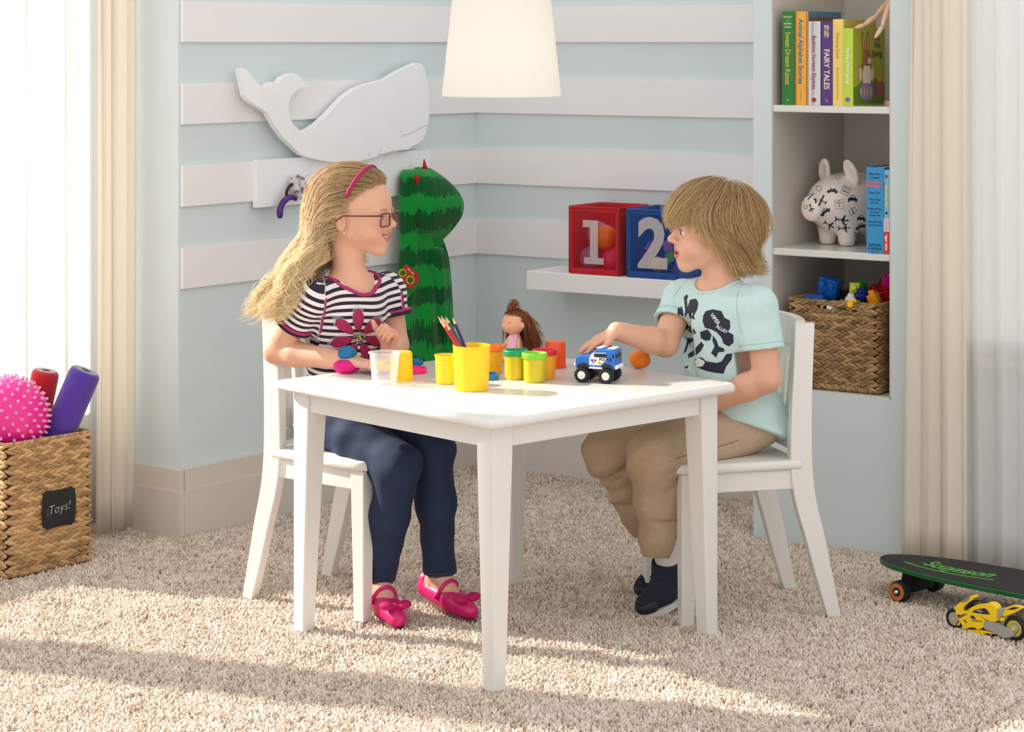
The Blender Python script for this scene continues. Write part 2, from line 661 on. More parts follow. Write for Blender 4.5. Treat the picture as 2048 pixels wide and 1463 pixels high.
# floor base under the pile
fl = MB().box((-2.6, 2.6, -0.06), (2.9, 7.6, -0.012))
floor = struct('floor', fl, mat('carpet_backing', (168, 148, 134), 0.95, noise=0.1, nscale=60))

wl = wall_box(MB(), Lp + nl * 0 , Cp + dl * 0.12, 0, ZT, nl, -0.14, 0.0)
wall_left = struct('wall_left', wl, M_wall)
wb = wall_box(MB(), Cp - dr * 0.14, Cp + dr * 0.99, 0, ZT, nr, -0.12, 0.0)
wall_back = struct('wall_back', wb, M_wall)

# raised painted boards on both walls
for k in range(-2, 4):
    zb = 1.257 - 0.209 * k
    z1 = zb + 0.1045
    o = wall_box(MB(), Lp + dl * 0.002, Cp - dl * 0.008, zb, z1, nl, 0.0005, 0.009).build('band_board', M_band, wall_left)
    o = wall_box(MB(), Cp + dr * 0.002, Cp + dr * 0.99, zb, z1, nr, 0.0005, 0.009).build('band_board', M_band, wall_back)

def baseboard(name, A, B, out, e0=0.0, e1=0.0):
    d = u2(B - A)
    mb = MB()
    wall_box(mb, A - d * e0, B + d * e1, -0.012, 0.117, out, 0.0005, 0.018)
    wall_box(mb, A - d * (e0 - 0.002), B + d * (e1 - 0.0), 0.117, 0.121, out, 0.0005, 0.0165)
    wall_box(mb, A - d * (e0 - 0.003), B + d * (e1 - 0.0), 0.121, 0.172, out, 0.0005, 0.0145)
    return struct(name, mb, M_trim)
baseboard('baseboard_left', Lp, Cp - dl * 0.0, nl, -0.0005, 0.0)
baseboard('baseboard_back', Cp, Cp + dr * 0.985, nr, 0.0, 0.0)

# return beside the left window
pr = -nl                                  # going into the recess
RD = 0.36
Lr = Lp + pr * RD
wr = wall_box(MB(), Lp + pr * 0.0, Lr, 0, ZT, -dl, -0.1399, -0.0)
# a thin skin so the return is a separate wall piece
wall_return = struct('wall_return', wall_box(MB(), Lp - dl * 0.0 + pr * 0.001, Lr, 0, ZT, -dl, 0.0, 0.004), M_wall)
baseboard('baseboard_return', Lp + pr * 0.0, Lr, -dl, 0.018, 0.0)

# left window wall (runs towards the camera beyond the frame)
SILL = 0.34
def q_pt(q, t=0.0): return Lr - dl * q + nl * t
ww = MB()
qs = [(-0.1, 0.06), (1.20, 1.35), (2.2, 2.5)]  # middle pier is unseen, added to throw the dark band across the carpet
for a, b in qs: wall_box(ww, q_pt(b), q_pt(a), 0, ZT, nl, -0.10, 0.0)
for a, b in ((0.06, 1.20), (1.35, 2.2)):
    wall_box(ww, q_pt(b), q_pt(a), 0, SILL, nl, -0.10, 0.0)
    wall_box(ww, q_pt(b), q_pt(a), 2.1, ZT, nl, -0.10, 0.0)
struct('wall_window_side', ww, M_wall)
def pane_mat():
    m = bpy.data.materials.new('window_glass'); m.use_nodes = True
    nt = m.node_tree; nt.nodes.remove(nt.nodes['Principled BSDF'])
    t = node(nt, 'ShaderNodeBsdfTransparent'); g = node(nt, 'ShaderNodeBsdfGlossy'); g.inputs['Roughness'].default_value = 0.02
    lw = node(nt, 'ShaderNodeFresnel'); lw.inputs[0].default_value = 1.35
    mx = node(nt, 'ShaderNodeMixShader')
    nt.links.new(lw.outputs[0], mx.inputs[0]); nt.links.new(t.outputs[0], mx.inputs[1]); nt.links.new(g.outputs[0], mx.inputs[2])
    nt.links.new(mx.outputs[0], nt.nodes['Material Output'].inputs['Surface'])
    return m
M_glass = pane_mat()
def window(name, A, B, z0, z1, out):
    d = u2(B - A); L = np.linalg.norm(B - A)
    fm = MB()
    for (a, b, c, e) in ((0, L, z0, z0 + 0.035), (0, L, z1 - 0.035, z1), (0, 0.035, z0, z1), (L - 0.035, L, z0, z1)):
        wall_box(fm, A + d * a, A + d * b, c, e, out, -0.07, -0.03)
    o = struct(name, fm, M_white)
    wall_box(MB(), A + d * 0.03, B - d * 0.03, z0 + 0.03, z1 - 0.03, out, -0.053, -0.048).build('pane', M_glass, o)
    wall_box(MB(), A - d * 0.03, B + d * 0.03, z0 - 0.02, z0, out, -0.03, 0.02).build('window_sill', M_white, o)
    return o
window('window_1', q_pt(1.20), q_pt(0.06), SILL, 2.1, nl)
window('window_2', q_pt(2.2), q_pt(1.35), SILL, 2.1, nl)

# built-in bookcase: its front plane, s runs along it
P0 = np.array([0.615, 5.732]); fa = u2((0.829, -0.559)); fb = np.array([-fa[1], fa[0]])
def bk(s, d, z): p = P0 + fa * s + fb * d; return (p[0], p[1], z)
def bbox_(mb, s0, s1, d0, d1, z0, z1, bev=0.0):
    M = fr((P0[0], P0[1], 0), (fa[0], fa[1], 0))
    return mb.box((s0, d0, z0), (s1, d1, z1), bev, M)
NS0, NS1, ND, NZ0 = 0.0545, 0.3757, 0.43, 0.385
bc = thing('bookcase', 'pale blue built-in bookcase with open cubbies beside the cream drape', 'bookcase', bk(0, 0, 0), math.atan2(fa[1], fa[0]))
def bpart(name, boxes, m, bev=0.0):
    mb = MB()
    for b in boxes: mb.box((b[0], b[2], b[4]), (b[1], b[3], b[5]), bev)
    return mb.build(name, m, bc)
bpart('left_stile', [(0, NS0 - 0.004, 0, ND, -0.012, ZT)], M_wall)
bpart('right_stile', [(NS1 + 0.004, 0.445, 0, ND, -0.012, ZT)], M_wall)
bpart('lower_panel', [(NS0 - 0.004, NS1 + 0.004, 0, ND, -0.012, NZ0 - 0.004)], M_wall)
bpart('back_panel', [(NS0 - 0.004, NS1 + 0.004, ND - 0.012, ND, NZ0 - 0.004, ZT)], M_niche)
bpart('inner_side', [(NS0 - 0.004, NS0, 0.0, ND - 0.012, NZ0, ZT)], M_niche)
bpart('inner_side', [(NS1, NS1 + 0.004, 0.0, ND - 0.012, NZ0, ZT)], M_niche)
bpart('shelf', [(NS0, NS1, 0.0, ND - 0.012, NZ0 - 0.004, NZ0)], M_white)
SH1, SH2 = 1.098, 0.736
for zt in (SH1, SH2):
    bpart('shelf', [(NS0, NS1, 0.001, ND - 0.012, zt - 0.0175, zt)], M_white, 0.0015)

# wall with the right window beyond the bookcase
wr2 = MB()
for (a, b, z0, z1) in ((0.446, 0.475, 0, ZT), (0.475, 1.6, 0, 0.50), (0.475, 1.6, 2.3, ZT), (1.6, 1.9, 0, ZT)):
    bbox_(wr2, a, b, 0.02, 0.12, z0, z1)
struct('wall_right', wr2, M_wall)
A2 = np.array(bk(0.475, 0.02, 0)[:2]); B2 = np.array(bk(1.6, 0.02, 0)[:2])
window('window_3', A2, B2, 0.50, 2.3, -fb)

# ------------------------------------------------------------------ carpet pile
def carpet():
    sp = 0.0078
    # points on a jittered grid over the floor in view
    Y = np.arange(3.85, 7.05, sp)
    pts = []
    for y in Y:
        hw = y * 1330 / F + 0.06
        x = np.arange(-hw, hw, sp)
        pts.append(np.stack([x + rng.uniform(-.5, .5, len(x)) * sp * 1.3, np.full(len(x), y) + rng.uniform(-.5, .5, len(x)) * sp * 1.3], 1))
    P = np.concatenate(pts)
    # keep the room side of the walls
    k = ((P - Lp) @ nl > 0.02) | ((P - Lp) @ dl < -0.0)
    k &= (P - Lr) @ nl > 0.0
    k &= ((P - Cp) @ nr > 0.02)
    k &= (((P - P0) @ fb < -0.002) | ((P - P0) @ fa < -0.004))
    P = P[k]
    n = len(P)
    # soft trampled undulation
    und = 0.0022 * (np.sin(P[:, 0] * 23 + 1.7 * np.sin(P[:, 1] * 9)) + np.sin(P[:, 1] * 27 + 2 * np.sin(P[:, 0] * 11)))
    me = bpy.data.meshes.new('carpet_pile')
    me.vertices.add(n)
    me.vertices.foreach_set('co', np.column_stack([P, -0.012 + und]).ravel())
    me.update()
    o = bpy.data.objects.new('carpet_pile', me); COL.objects.link(o)
    props(o, 'beige shaggy carpet pile covering the whole floor', 'carpet', kind='stuff')
    tint = rng.uniform(0, 1, n)
    cl = 0.5 + 0.5 * np.sin(P[:, 0] * 140 + 3 * np.sin(P[:, 1] * 60)) * np.sin(P[:, 1] * 130 + 2 * np.sin(P[:, 0] * 75))
    setattr_f(o, 'tint', np.clip(0.62 * tint + 0.38 * cl, 0, 1))
    # one twisted tuft
    t = MB()
    for j in range(3):
        a0 = 2.1 * j; ox, oy = 0.0017 * math.cos(a0), 0.0017 * math.sin(a0)
        q = np.linspace(0, 1, 5)
        bend = 0.0042
        pts = np.stack([ox * (1 + 0.8 * q) + bend * q ** 2 * math.cos(a0 + 1.0 * q[-1]) * np.cos(q * 1.8 + a0),
                        oy * (1 + 0.8 * q) + bend * q ** 2 * np.sin(q * 1.8 + a0), 0.0125 * q * (1 - 0.18 * q * (j == 1))], 1)
        t.tube(pts * np.array([1.35, 1.35, 1.1]), np.array([0.0013, 0.0017, 0.0020, 0.0019, 0.0010]) * 1.3, seg=5)
    tm = mat_carpet()
    tu = t.build('carpet_tuft', tm, None, smooth=True)
    COL.objects.unlink(tu)
    ng = bpy.data.node_groups.new('pile', 'GeometryNodeTree')
    ng.interface.new_socket('Geometry', in_out='INPUT', socket_type='NodeSocketGeometry')
    ng.interface.new_socket('Geometry', in_out='OUTPUT', socket_type='NodeSocketGeometry')
    gi = ng.nodes.new('NodeGroupInput'); go = ng.nodes.new('NodeGroupOutput')
    ip = ng.nodes.new('GeometryNodeInstanceOnPoints')
    oi = ng.nodes.new('GeometryNodeObjectInfo'); oi.inputs[0].default_value = tu
    rv = ng.nodes.new('FunctionNodeRandomValue'); rv.data_type = 'FLOAT_VECTOR'
    rv.inputs[0].default_value = (-0.45, -0.45, 0); rv.inputs[1].default_value = (0.45, 0.45, 6.283)
    rs = ng.nodes.new('FunctionNodeRandomValue'); rs.data_type = 'FLOAT'
    rs.inputs[2].default_value = 0.8; rs.inputs[3].default_value = 1.25; rs.inputs[8].default_value = 5
    m2p = ng.nodes.new('GeometryNodeMeshToPoints')
    ng.links.new(gi.outputs[0], m2p.inputs[0])
    ng.links.new(m2p.outputs[0], ip.inputs[0])
    ng.links.new(oi.outputs['Geometry'], ip.inputs['Instance'])
    ng.links.new(rv.outputs[0], ip.inputs['Rotation'])
    ng.links.new(rs.outputs[1], ip.inputs['Scale'])
    ng.links.new(ip.outputs[0], go.inputs[0])
    md = o.modifiers.new('pile', 'NODES'); md.node_group = ng
    return o

def mat_carpet():
    m = bpy.data.materials.new('carpet_yarn'); m.use_nodes = True
    nt = m.node_tree; b = nt.nodes['Principled BSDF']
    b.inputs['Roughness'].default_value = 0.9; b.inputs['Specular IOR Level'].default_value = 0.15
    b.inputs['Sheen Weight'].default_value = 0.15
    a = node(nt, 'ShaderNodeAttribute'); a.attribute_name = 'tint'; a.attribute_type = 'INSTANCER'
    cr = node(nt, 'ShaderNodeValToRGB')
    cr.color_ramp.elements[0].color = (*lin((173, 150, 133)), 1)
    cr.color_ramp.elements[1].color = (*lin((243, 232, 220)), 1)
    e = cr.color_ramp.elements.new(0.45); e.color = (*lin((219, 202, 186)), 1)
    nt.links.new(a.outputs['Fac'], cr.inputs[0])
    nt.links.new(cr.outputs[0], b.inputs['Base Color'])
    return m
carpet()

# ------------------------------------------------------------------ curtains
def cloth_mat(name, rgb, transl, transp=0.0, weave=900):
    m = bpy.data.materials.new(name); m.use_nodes = True
    nt = m.node_tree; L = nt.links
    nt.nodes.remove(nt.nodes['Principled BSDF'])
    c = lin(rgb)
    d = node(nt, 'ShaderNodeBsdfDiffuse'); d.inputs[0].default_value = (*c, 1)
    t = node(nt, 'ShaderNodeBsdfTranslucent'); t.inputs[0].default_value = (*c, 1)
    mx = node(nt, 'ShaderNodeMixShader'); mx.inputs[0].default_value = transl
    L.new(d.outputs[0], mx.inputs[1]); L.new(t.outputs[0], mx.inputs[2])
    tc = node(nt, 'ShaderNodeTexCoord')
    wv = node(nt, 'ShaderNodeTexNoise'); wv.inputs['Scale'].default_value = weave
    L.new(tc.outputs['Object'], wv.inputs['Vector'])
    bp = node(nt, 'ShaderNodeBump'); bp.inputs['Strength'].default_value = 0.12; bp.inputs['Distance'].default_value = 0.001
    L.new(wv.outputs['Fac'], bp.inputs['Height']); L.new(bp.outputs[0], d.inputs['Normal'])
    last = mx.outputs[0]
    if transp:
        tr = node(nt, 'ShaderNodeBsdfTransparent')
        m2 = node(nt, 'ShaderNodeMixShader'); m2.inputs[0].default_value = transp
        L.new(last, m2.inputs[1]); L.new(tr.outputs[0], m2.inputs[2]); last = m2.outputs[0]
    L.new(last, nt.nodes['Material Output'].inputs['Surface'])
    return m
M_drape = cloth_mat('drape_linen', (254, 248, 238), 0.5)
M_sheer = cloth_mat('sheer_voile', (253, 252, 251), 0.66, 0.26)
M_hem = cloth_mat('sheer_hem', (250, 246, 240), 0.45, 0.1)

def curtain(name, label, cat, A, B, out, z0, z1, folds, amp, m, seed, flare=0.0, nz=26, per=14, phase=0.0):
    """hanging cloth between plan points A and B; out is the direction of its folds"""
    r = np.random.default_rng(seed)
    d = B - A; L = np.linalg.norm(d); d = d / L
    n = folds * per + 1
    t = np.linspace(0, 1, n)
    fw = r.uniform(0.6, 1.4, folds); fw = np.cumsum(np.r_[0, fw]); fw /= fw[-1]
    ph = np.interp(t, fw, np.arange(folds + 1))
    amps = np.interp(t, fw, r.uniform(0.6, 1.2, folds + 1))
    V = []; sw = r.uniform(-1, 1, folds + 1)
    for i in range(nz + 1):
        f = i / nz; z = z0 + (z1 - z0) * f
        k = 1 - 0.28 * f
        s = t * L + 0.012 * np.interp(t, fw, sw) * (1 - f) - flare * (1 - f) ** 2 * (1 - t)
        o = amp * k * amps * np.sin(2 * math.pi * ph + phase + 0.5 * math.sin(3 * f)) + 0.15 * amp * np.sin(6.3 * ph * 2 + 5 * f)
        ss = s + 0.35 * amp * np.sin(4 * math.pi * ph + phase)
        p = A + np.outer(ss, d) + np.outer(o, out)
        V.append(np.column_stack([p, np.full(n, z)]))
    V = np.concatenate(V)
    Fc = np.array([(i * n + j, i * n + j + 1, (i + 1) * n + j + 1, (i + 1) * n + j) for i in range(nz) for j in range(n - 1)])
    root = thing(name, label, cat, (A[0], A[1], 0))
    o = mesh('cloth', V, Fc, m, root, True, True)
    sd = o.modifiers.new('thick', 'SOLIDIFY'); sd.thickness = 0.0016
    rp = np.array([(*(A - d * 0.03), z1 - 0.02), (*(B + d * 0.03), z1 - 0.02)])
    mesh('rod', *MB().tube(rp, 0.009, 10).get(), M_white, root, True, True)
    return root
cl0 = Lp + pr * 0.150 - dl * 0.012
curtain('drape', 'cream linen drape hanging beside the striped wall behind the toy basket', 'curtain', cl0 - dl * 0.128, cl0 + dl * 0.0, nl, 0.012, 2.35, 3, 0.013, M_drape, 3)
curtain('sheer_curtain', 'bright white sheer curtain over the window behind the pink ball', 'curtain', Lp + pr * 0.27 - dl * 0.52, Lp + pr * 0.27 - dl * 0.015, nl, 0.012, 2.32, 10, 0.011, M_sheer, 5)
ra = np.array(bk(0.466, -0.062, 0)[:2]); rb = np.array(bk(0.605, -0.062, 0)[:2])
curtain('drape', 'cream linen drape hanging beside the built-in bookcase', 'curtain', ra, rb, -fb, 0.012, 2.35, 3, 0.013, M_drape, 11, flare=0.022)
ra = np.array(bk(0.462, -0.012, 0)[:2]); rb = np.array(bk(1.15, -0.012, 0)[:2])
curtain('sheer_curtain', 'white sheer curtain hanging behind the skateboard', 'curtain', ra, rb, -fb, 0.012, 2.32, 11, 0.010, M_sheer, 17)

# ------------------------------------------------------------------ table
PHI = math.radians(42.5)
e1 = np.array([math.cos(PHI), math.sin(PHI)]); e2 = np.array([-math.sin(PHI), math.cos(PHI)])
K = np.array([-0.037, 4.298]); TS = 0.70; TZ = 0.535
tc = K + (e1 + e2) * TS / 2
table = thing('table', 'white square wooden play table covered with dough tubs', 'table', (tc[0], tc[1], 0), PHI)
hs = TS / 2
def rrect(h, r, n=5):
    out = []
    for k, (sx, sy) in enumerate(((1, 1), (-1, 1), (-1, -1), (1, -1))):
        for j in range(n + 1):
            a = math.pi / 2 * (k + j / n)
            out.append((sx * (h - r) + r * math.cos(a), sy * (h - r) + r * math.sin(a)))
    return np.array(out)
def slab_round(mb, base, z0, z1, r):
    """slab with bullnose rim from a convex outline"""
    rings = []
    for k in range(7):
        a = -math.pi / 2 + math.pi * k / 6
        rings.append((inset(base, r * (1 - math.cos(a))), (z0 + z1) / 2 + (z1 - z0) / 2 * math.sin(a)))
    V = []; n = len(base)
    for P, z in rings: V += [(x, y, z) for x, y in P]
    Fc = [tuple(range(n - 1, -1, -1))]
    for k in range(6):
        for i in range(n):
            j = (i + 1) % n
            Fc.append((k * n + i, k * n + j, (k + 1) * n + j, (k + 1) * n + i))
    Fc.append(tuple(6 * n + i for i in range(n)))
    return mb.add(V, Fc)
slab_round(MB(), rrect(hs, 0.014), TZ - 0.022, TZ, 0.009).build('tabletop', M_white, table, True, auto=40)
lo = hs - 0.03
for sx in (1, -1):
    for sy in (1, -1):
        mb = MB(); w0, w1 = 0.032, 0.050
        P = []
        for w, z in ((w0, 0.0), (w1, TZ - 0.075), (w1, TZ - 0.0225)):
            for (a, b) in ((0, 0), (w, 0), (w, w), (0, w)):
                P.append((sx * (lo - a), sy * (lo - b), z))
        P = np.array(P)
        if sx * sy < 0: P = P[[0, 3, 2, 1, 4, 7, 6, 5, 8, 11, 10, 9]]
        mb.add(P, [(3, 2, 1, 0), (8, 9, 10, 11)] + [(k * 4 + i, k * 4 + (i + 1) % 4, k * 4 + 4 + (i + 1) % 4, k * 4 + 4 + i) for k in (0, 1) for i in range(4)])
        o = mb.build('leg', M_white, table)
        bv = o.modifiers.new('b', 'BEVEL'); bv.width = 0.0025; bv.segments = 2
for sd in range(4):
    mb = MB().box((-lo + 0.05, lo - 0.028, TZ - 0.064), (lo - 0.05, lo - 0.006, TZ - 0.0225), 0.0015)
    mb.xf(Matrix.Rotation(sd * math.pi / 2, 4, 'Z')).build('apron', M_white, table)

# ------------------------------------------------------------------ chairs (local: +x forward, +y to the sitter's left)
def chair(label, loc, fwd):
    c = thing('child_chair', label, 'chair', (loc[0], loc[1], 0), math.atan2(fwd[1], fwd[0]), group='white slat back chairs at the table')
    hw = 0.142
    # seat with rounded front
    out = [(-0.135, -hw - .003), (0.10, -hw - .008)]
    for j in range(7):
        a = -math.pi / 2 + math.pi / 2 * j / 6
        out.append((0.115 + 0.05 * math.cos(a) * 0.9, -hw + 0.042 + 0.05 * math.sin(a)))
    out += [(x, -y) for x, y in out[::-1]]
    slab_round(MB(), np.array(out), 0.327, 0.349, 0.006).build('seat', M_white, c, True, auto=40)
    for sy in (1, -1):
        # front leg
        P = []
        for w, z in ((0.028, 0.0), (0.038, 0.3268)):
            for (a, b) in ((0, 0), (w, 0), (w, w), (0, w)):
                P.append((0.140 - a, sy * (hw - b), z))
        P = np.array(P)
        if sy < 0: P = P[[0, 3, 2, 1, 4, 7, 6, 5]]
        o = MB().hexa(P).build('front_leg', M_white, c)
        bv = o.modifiers.new('b', 'BEVEL'); bv.width = 0.002; bv.segments = 2
        # rear leg that runs on as the back post
        prof = smooth_poly(np.array([(-0.2275, -0.197, 0.0), (-0.208, -0.169, 0.09), (-0.190, -0.145, 0.175), (-0.169, -0.120, 0.26), (-0.160, -0.110, 0.34), (-0.159, -0.112, 0.46), (-0.162, -0.117, 0.56), (-0.1655, -0.121, 0.645)]), 4, False)
        poly = np.array([(b, z) for a, b, z in prof] + [(a, z) for a, b, z in prof[::-1]])
        y0, y1 = sorted((sy * hw, sy * (hw - 0.023)))
        o = MB().prism(poly, lambda x, z, h: (x, h, z), y1, y0).build('back_post', M_white, c)
        bm = bmesh.new(); bm.from_mesh(o.data); bmesh.ops.recalc_face_normals(bm, faces=bm.faces); bm.to_mesh(o.data); bm.free()
        bv = o.modifiers.new('b', 'BEVEL'); bv.width = 0.002; bv.segments = 2; bv.limit_method = 'ANGLE'
    iw = hw - 0.0235
    def rail(name, z0, z1, xf, xb, bow):
        ys = np.linspace(-iw, iw, 13); V = []
        for y in ys:
            k = bow * (1 - (y / iw) ** 2)
            V += [(xf(z0) - k, y, z0), (xb(z0) - k, y, z0), (xb(z1) - k, y, z1), (xf(z1) - k, y, z1)]
        Fc = [(0, 1, 2, 3)[::-1], tuple(12 * 4 + i for i in range(4))]
        for i in range(12):
            for j in range(4):
                k = (j + 1) % 4
                Fc.append((i * 4 + j, i * 4 + k, (i + 1) * 4 + k, (i + 1) * 4 + j))
        o = MB().add(V, Fc).build(name, M_white, c)
        bm = bmesh.new(); bm.from_mesh(o.data); bmesh.ops.recalc_face_normals(bm, faces=bm.faces); bm.to_mesh(o.data); bm.free()
        return o
    bx = lambda z: -0.130 - 0.02 * (z - 0.36)
    rail('top_rail', 0.585, 0.648, lambda z: bx(z) + 0.006, lambda z: bx(z) - 0.016, 0.022)
    rail('lower_rail', 0.362, 0.388, lambda z: bx(z) + 0.006, lambda z: bx(z) - 0.014, 0.006)
    for j in range(5):
        y = (j - 2) * 0.043
        k0 = 0.006 * (1 - (y / iw) ** 2); k1 = 0.022 * (1 - (y / iw) ** 2)
        P = []
        for z, k in ((0.384, k0), (0.590, k1)):
            P += [(bx(z) - k - 0.010, y - 0.011, z), (bx(z) - k + 0.001, y - 0.011, z), (bx(z) - k + 0.001, y + 0.011, z), (bx(z) - k - 0.010, y + 0.011, z)]
        MB().hexa(P).build('slat', M_white, c)
    for sy in (1, -1):
        y0, y1 = sorted((sy * (hw - 0.006), sy * (hw - 0.024)))
        MB().box((-0.118, y0, 0.284), (0.103, y1, 0.3268), 0.0015).build('side_apron', M_white, c)
    MB().box((0.116, -hw + 0.038, 0.284), (0.134, hw - 0.038, 0.3268), 0.0015).build('front_apron', M_white, c)
    MB().box((-0.142, -iw, 0.284), (-0.124, iw, 0.3268), 0.0015).build('back_apron', M_white, c)
    return c
GF = u2((0.79, -0.615)); BF = u2((-0.97, -0.25))
GC = np.array([-0.345, 5.067]); BC = np.array([0.465, 5.003])
chair('white slat back child chair under the girl with long hair', GC, GF)
chair('white slat back child chair under the boy in the aqua shirt', BC, BF)

# ------------------------------------------------------------------ pendant lamp
M_shade = cloth_mat('lamp_linen', (253, 251, 245), 0.35)
lx, ly = (1003 - 1024) * 4.8 / F, 4.8
lamp = thing('pendant_lamp', 'cream drum pendant lampshade hanging above the table', 'lamp', (lx, ly, 1.142))
mb = MB().lathe([(0.1265, 0), (0.1272, 0.004), (0.0995, 0.262), (0.0985, 0.262), (0.1255, 0.004), (0.1252, 0.0)], 72, close=True)
mb.build('lamp_shade', M_shade, lamp, True, auto=50)
mb = MB()
mb.tube([(0, 0, 0.22), (0, 0, 1.405)], 0.003, 8)
mb.build('cord', M_white, lamp, True)
mb = MB()
for j in range(3):
    a = 2.094 * j
    mb.tube([(0.012 * math.cos(a), 0.012 * math.sin(a), 0.232), (0.101 * math.cos(a), 0.101 * math.sin(a), 0.246)], 0.0016, 6)
mb.build('spider_arm', mat('steel', (190, 190, 190), 0.3, metal=1), lamp)
mb = MB().lathe([(0.0, 0.222), (0.016, 0.222), (0.018, 0.19), (0.018, 0.165), (0, 0.165)], 16)
mb.build('socket', M_white, lamp, True, auto=40)
mb = MB().ball((0, 0, 0.135), (0.026, 0.026, 0.034), 16, 10)
mb.build('bulb', mat('bulb', (255, 250, 235), 0.3, emit=((255, 236, 205), 1.0)), lamp, True)
bl = bpy.data.lights.new('bulb_light', 'POINT'); bl.energy = 0.2; bl.color = (1, 0.9, 0.74); bl.shadow_soft_size = 0.036
blo = bpy.data.objects.new('bulb_light', bl); COL.objects.link(blo); blo.parent = lamp; blo.location = (0, 0, 0.075)
mb = MB().lathe([(0.0, 1.4069), (0.05, 1.4069), (0.05, 1.392), (0.02, 1.38), (0, 1.38)], 24)
mb.build('ceiling_rose', M_white, lamp, True, auto=40)
# the bit of ceiling it hangs from
struct('ceiling', MB().box((-0.7, 4.3, 2.55), (0.7, 5.3, 2.60)), M_white)

# ------------------------------------------------------------------ floating shelf and bins on the back wall
def rw(t, d, z): p = Cp + dr * t + nr * d; return (p[0], p[1], z)
FR = fr(rw(0, 0, 0), (dr[0], dr[1], 0))
FRi = None
# local frame: x along the wall, y into the wall (negative = towards the room)
def rl(mb): return mb.xf(FR)
sg = 1 if (np.array(FR)[:2, 1] @ nr) > 0 else -1
shelf_z = 0.609
shelf = thing('wall_shelf', 'white floating shelf carrying the red and blue toy bins', 'shelf', rw(0.30, 0.0, shelf_z), math.atan2(dr[1], dr[0]))
def toward(d): return sg * d
y0, y1 = sorted((toward(0.0005), toward(0.185)))
MB().box((0.0, y0, -0.053), (0.66, y1, 0.0), 0.002).build('board', M_band, shelf)

def bin_mats(nm, rgb):
    felt = mat(nm + '_felt', rgb, 0.85, noise=0.06, nscale=60, bump=0.25, bscale=900, sheen=0.15)
    m = bpy.data.materials.new(nm + '_netting'); m.use_nodes = True
    nt = m.node_tree; b = nt.nodes['Principled BSDF']
    b.inputs['Base Color'].default_value = (*lin(rgb), 1); b.inputs['Roughness'].default_value = 0.7
    tc = node(nt, 'ShaderNodeTexCoord')
    v = node(nt, 'ShaderNodeTexChecker'); v.inputs['Scale'].default_value = 1400
    nt.links.new(tc.outputs['Object'], v.inputs['Vector'])
    nt.links.new(math_n(nt, 'MULTIPLY_ADD', v.outputs['Fac'], 0.16, 0.14), b.inputs['Alpha'])
    return felt, m
def toy_bin(nm, label, rgb, digit, t0, w, h, dep):
    felt, net = bin_mats(nm, rgb)
    b = thing('toy_bin', label, 'bin', rw(t0, 0.178, shelf_z + 0.0005), math.atan2(dr[1], dr[0]), group='numbered toy bins')
    Y = lambda d: toward(-d)             # d: distance back from the front
    th = 0.005
    def bxp(name, x0, x1, d0, d1, z0, z1, m, bev=0.0015):
        a, c = sorted((Y(d0), Y(d1)))
        return MB().box((x0, a, z0), (x1, c, z1), bev).build(name, m, b)
    bxp('base', 0, w, 0, dep, 0, th, felt)
    bxp('back_side', 0, w, dep - th, dep, th, h, felt)
    bxp('side_panel', 0, th, th, dep - th, th, h, felt)
    bxp('side_panel', w - th, w, th, dep - th, th, h, felt)
    # front: felt frame round a netting window
    bxp('front_frame', 0, w, 0, th, h - 0.013, h, felt)
    bxp('front_frame', 0, w, 0, th, th, 0.017, felt)
    bxp('front_frame', 0, 0.009, 0, th, 0.017, h - 0.013, felt)
    bxp('front_frame', w - 0.009, w, 0, th, 0.017, h - 0.013, felt)
    bxp('netting', 0.009, w - 0.009, 0.002, 0.003, 0.017, h - 0.013, net, 0)
    nm_ = mat('numeral_film', (236, 226, 224), 0.5, alpha=0.55)
    fy = Y(0.0012)
    if digit == '1':
        nv = [(-0.036, 0.060), (0.013, 0.060), (0.013, -0.044), (0.032, -0.044), (0.032, -0.062), (-0.032, -0.062), (-0.032, -0.044), (-0.013, -0.044), (-0.013, 0.040), (-0.036, 0.040)]
        mesh('numeral', [(w / 2 + x, fy, h / 2 - 0.002 + y) for x, y in nv], tess(np.array(nv)), nm_, b)
    else: lettering('numeral', digit, 0.185, lambda x, y: (w / 2 + x, fy, h / 2 - 0.004 + y), nm_, b, bold=0.007)
    # piping along the rim and the corners
    pm = MB()
    for (x0, d0, x1, d1) in ((0, 0, w, 0), (w, 0, w, dep), (w, dep, 0, dep), (0, dep, 0, 0)):
        pm.tube([(x0, Y(d0), h), (x1, Y(d1), h)], 0.0032, 8)
    for (x0, d0) in ((0, 0), (w, 0), (w, dep), (0, dep)):
        pm.tube([(x0, Y(d0), 0.003), (x0, Y(d0), h)], 0.0026, 8)
    pm.build('piping', felt, b, True)
    if digit == '1':
        a = np.linspace(0, 2 * math.pi, 14)
        MB().tube(np.stack([w + 0.004 + 0 * a, Y(0.004) + 0.006 * np.sin(a), h - 0.016 + 0.020 * np.cos(a)], 1), 0.0016, 6, caps=False).build('loop_tab', felt, b, True)
    return b
BW, BH, BD = 0.158, 0.187, 0.165
toy_bin('red', 'red felt toy bin with a white numeral one and balls inside', (196, 18, 34), '1', 0.440, BW, BH, BD)
toy_bin('blue', 'blue felt toy bin with a white numeral two and shapes inside', (22, 74, 150), '2', 0.628, BW, BH, BD)
def in_bin(t0, x, d, z): return np.array(rw(t0 + x, 0.178 - d, shelf_z + 0.0055 + z))
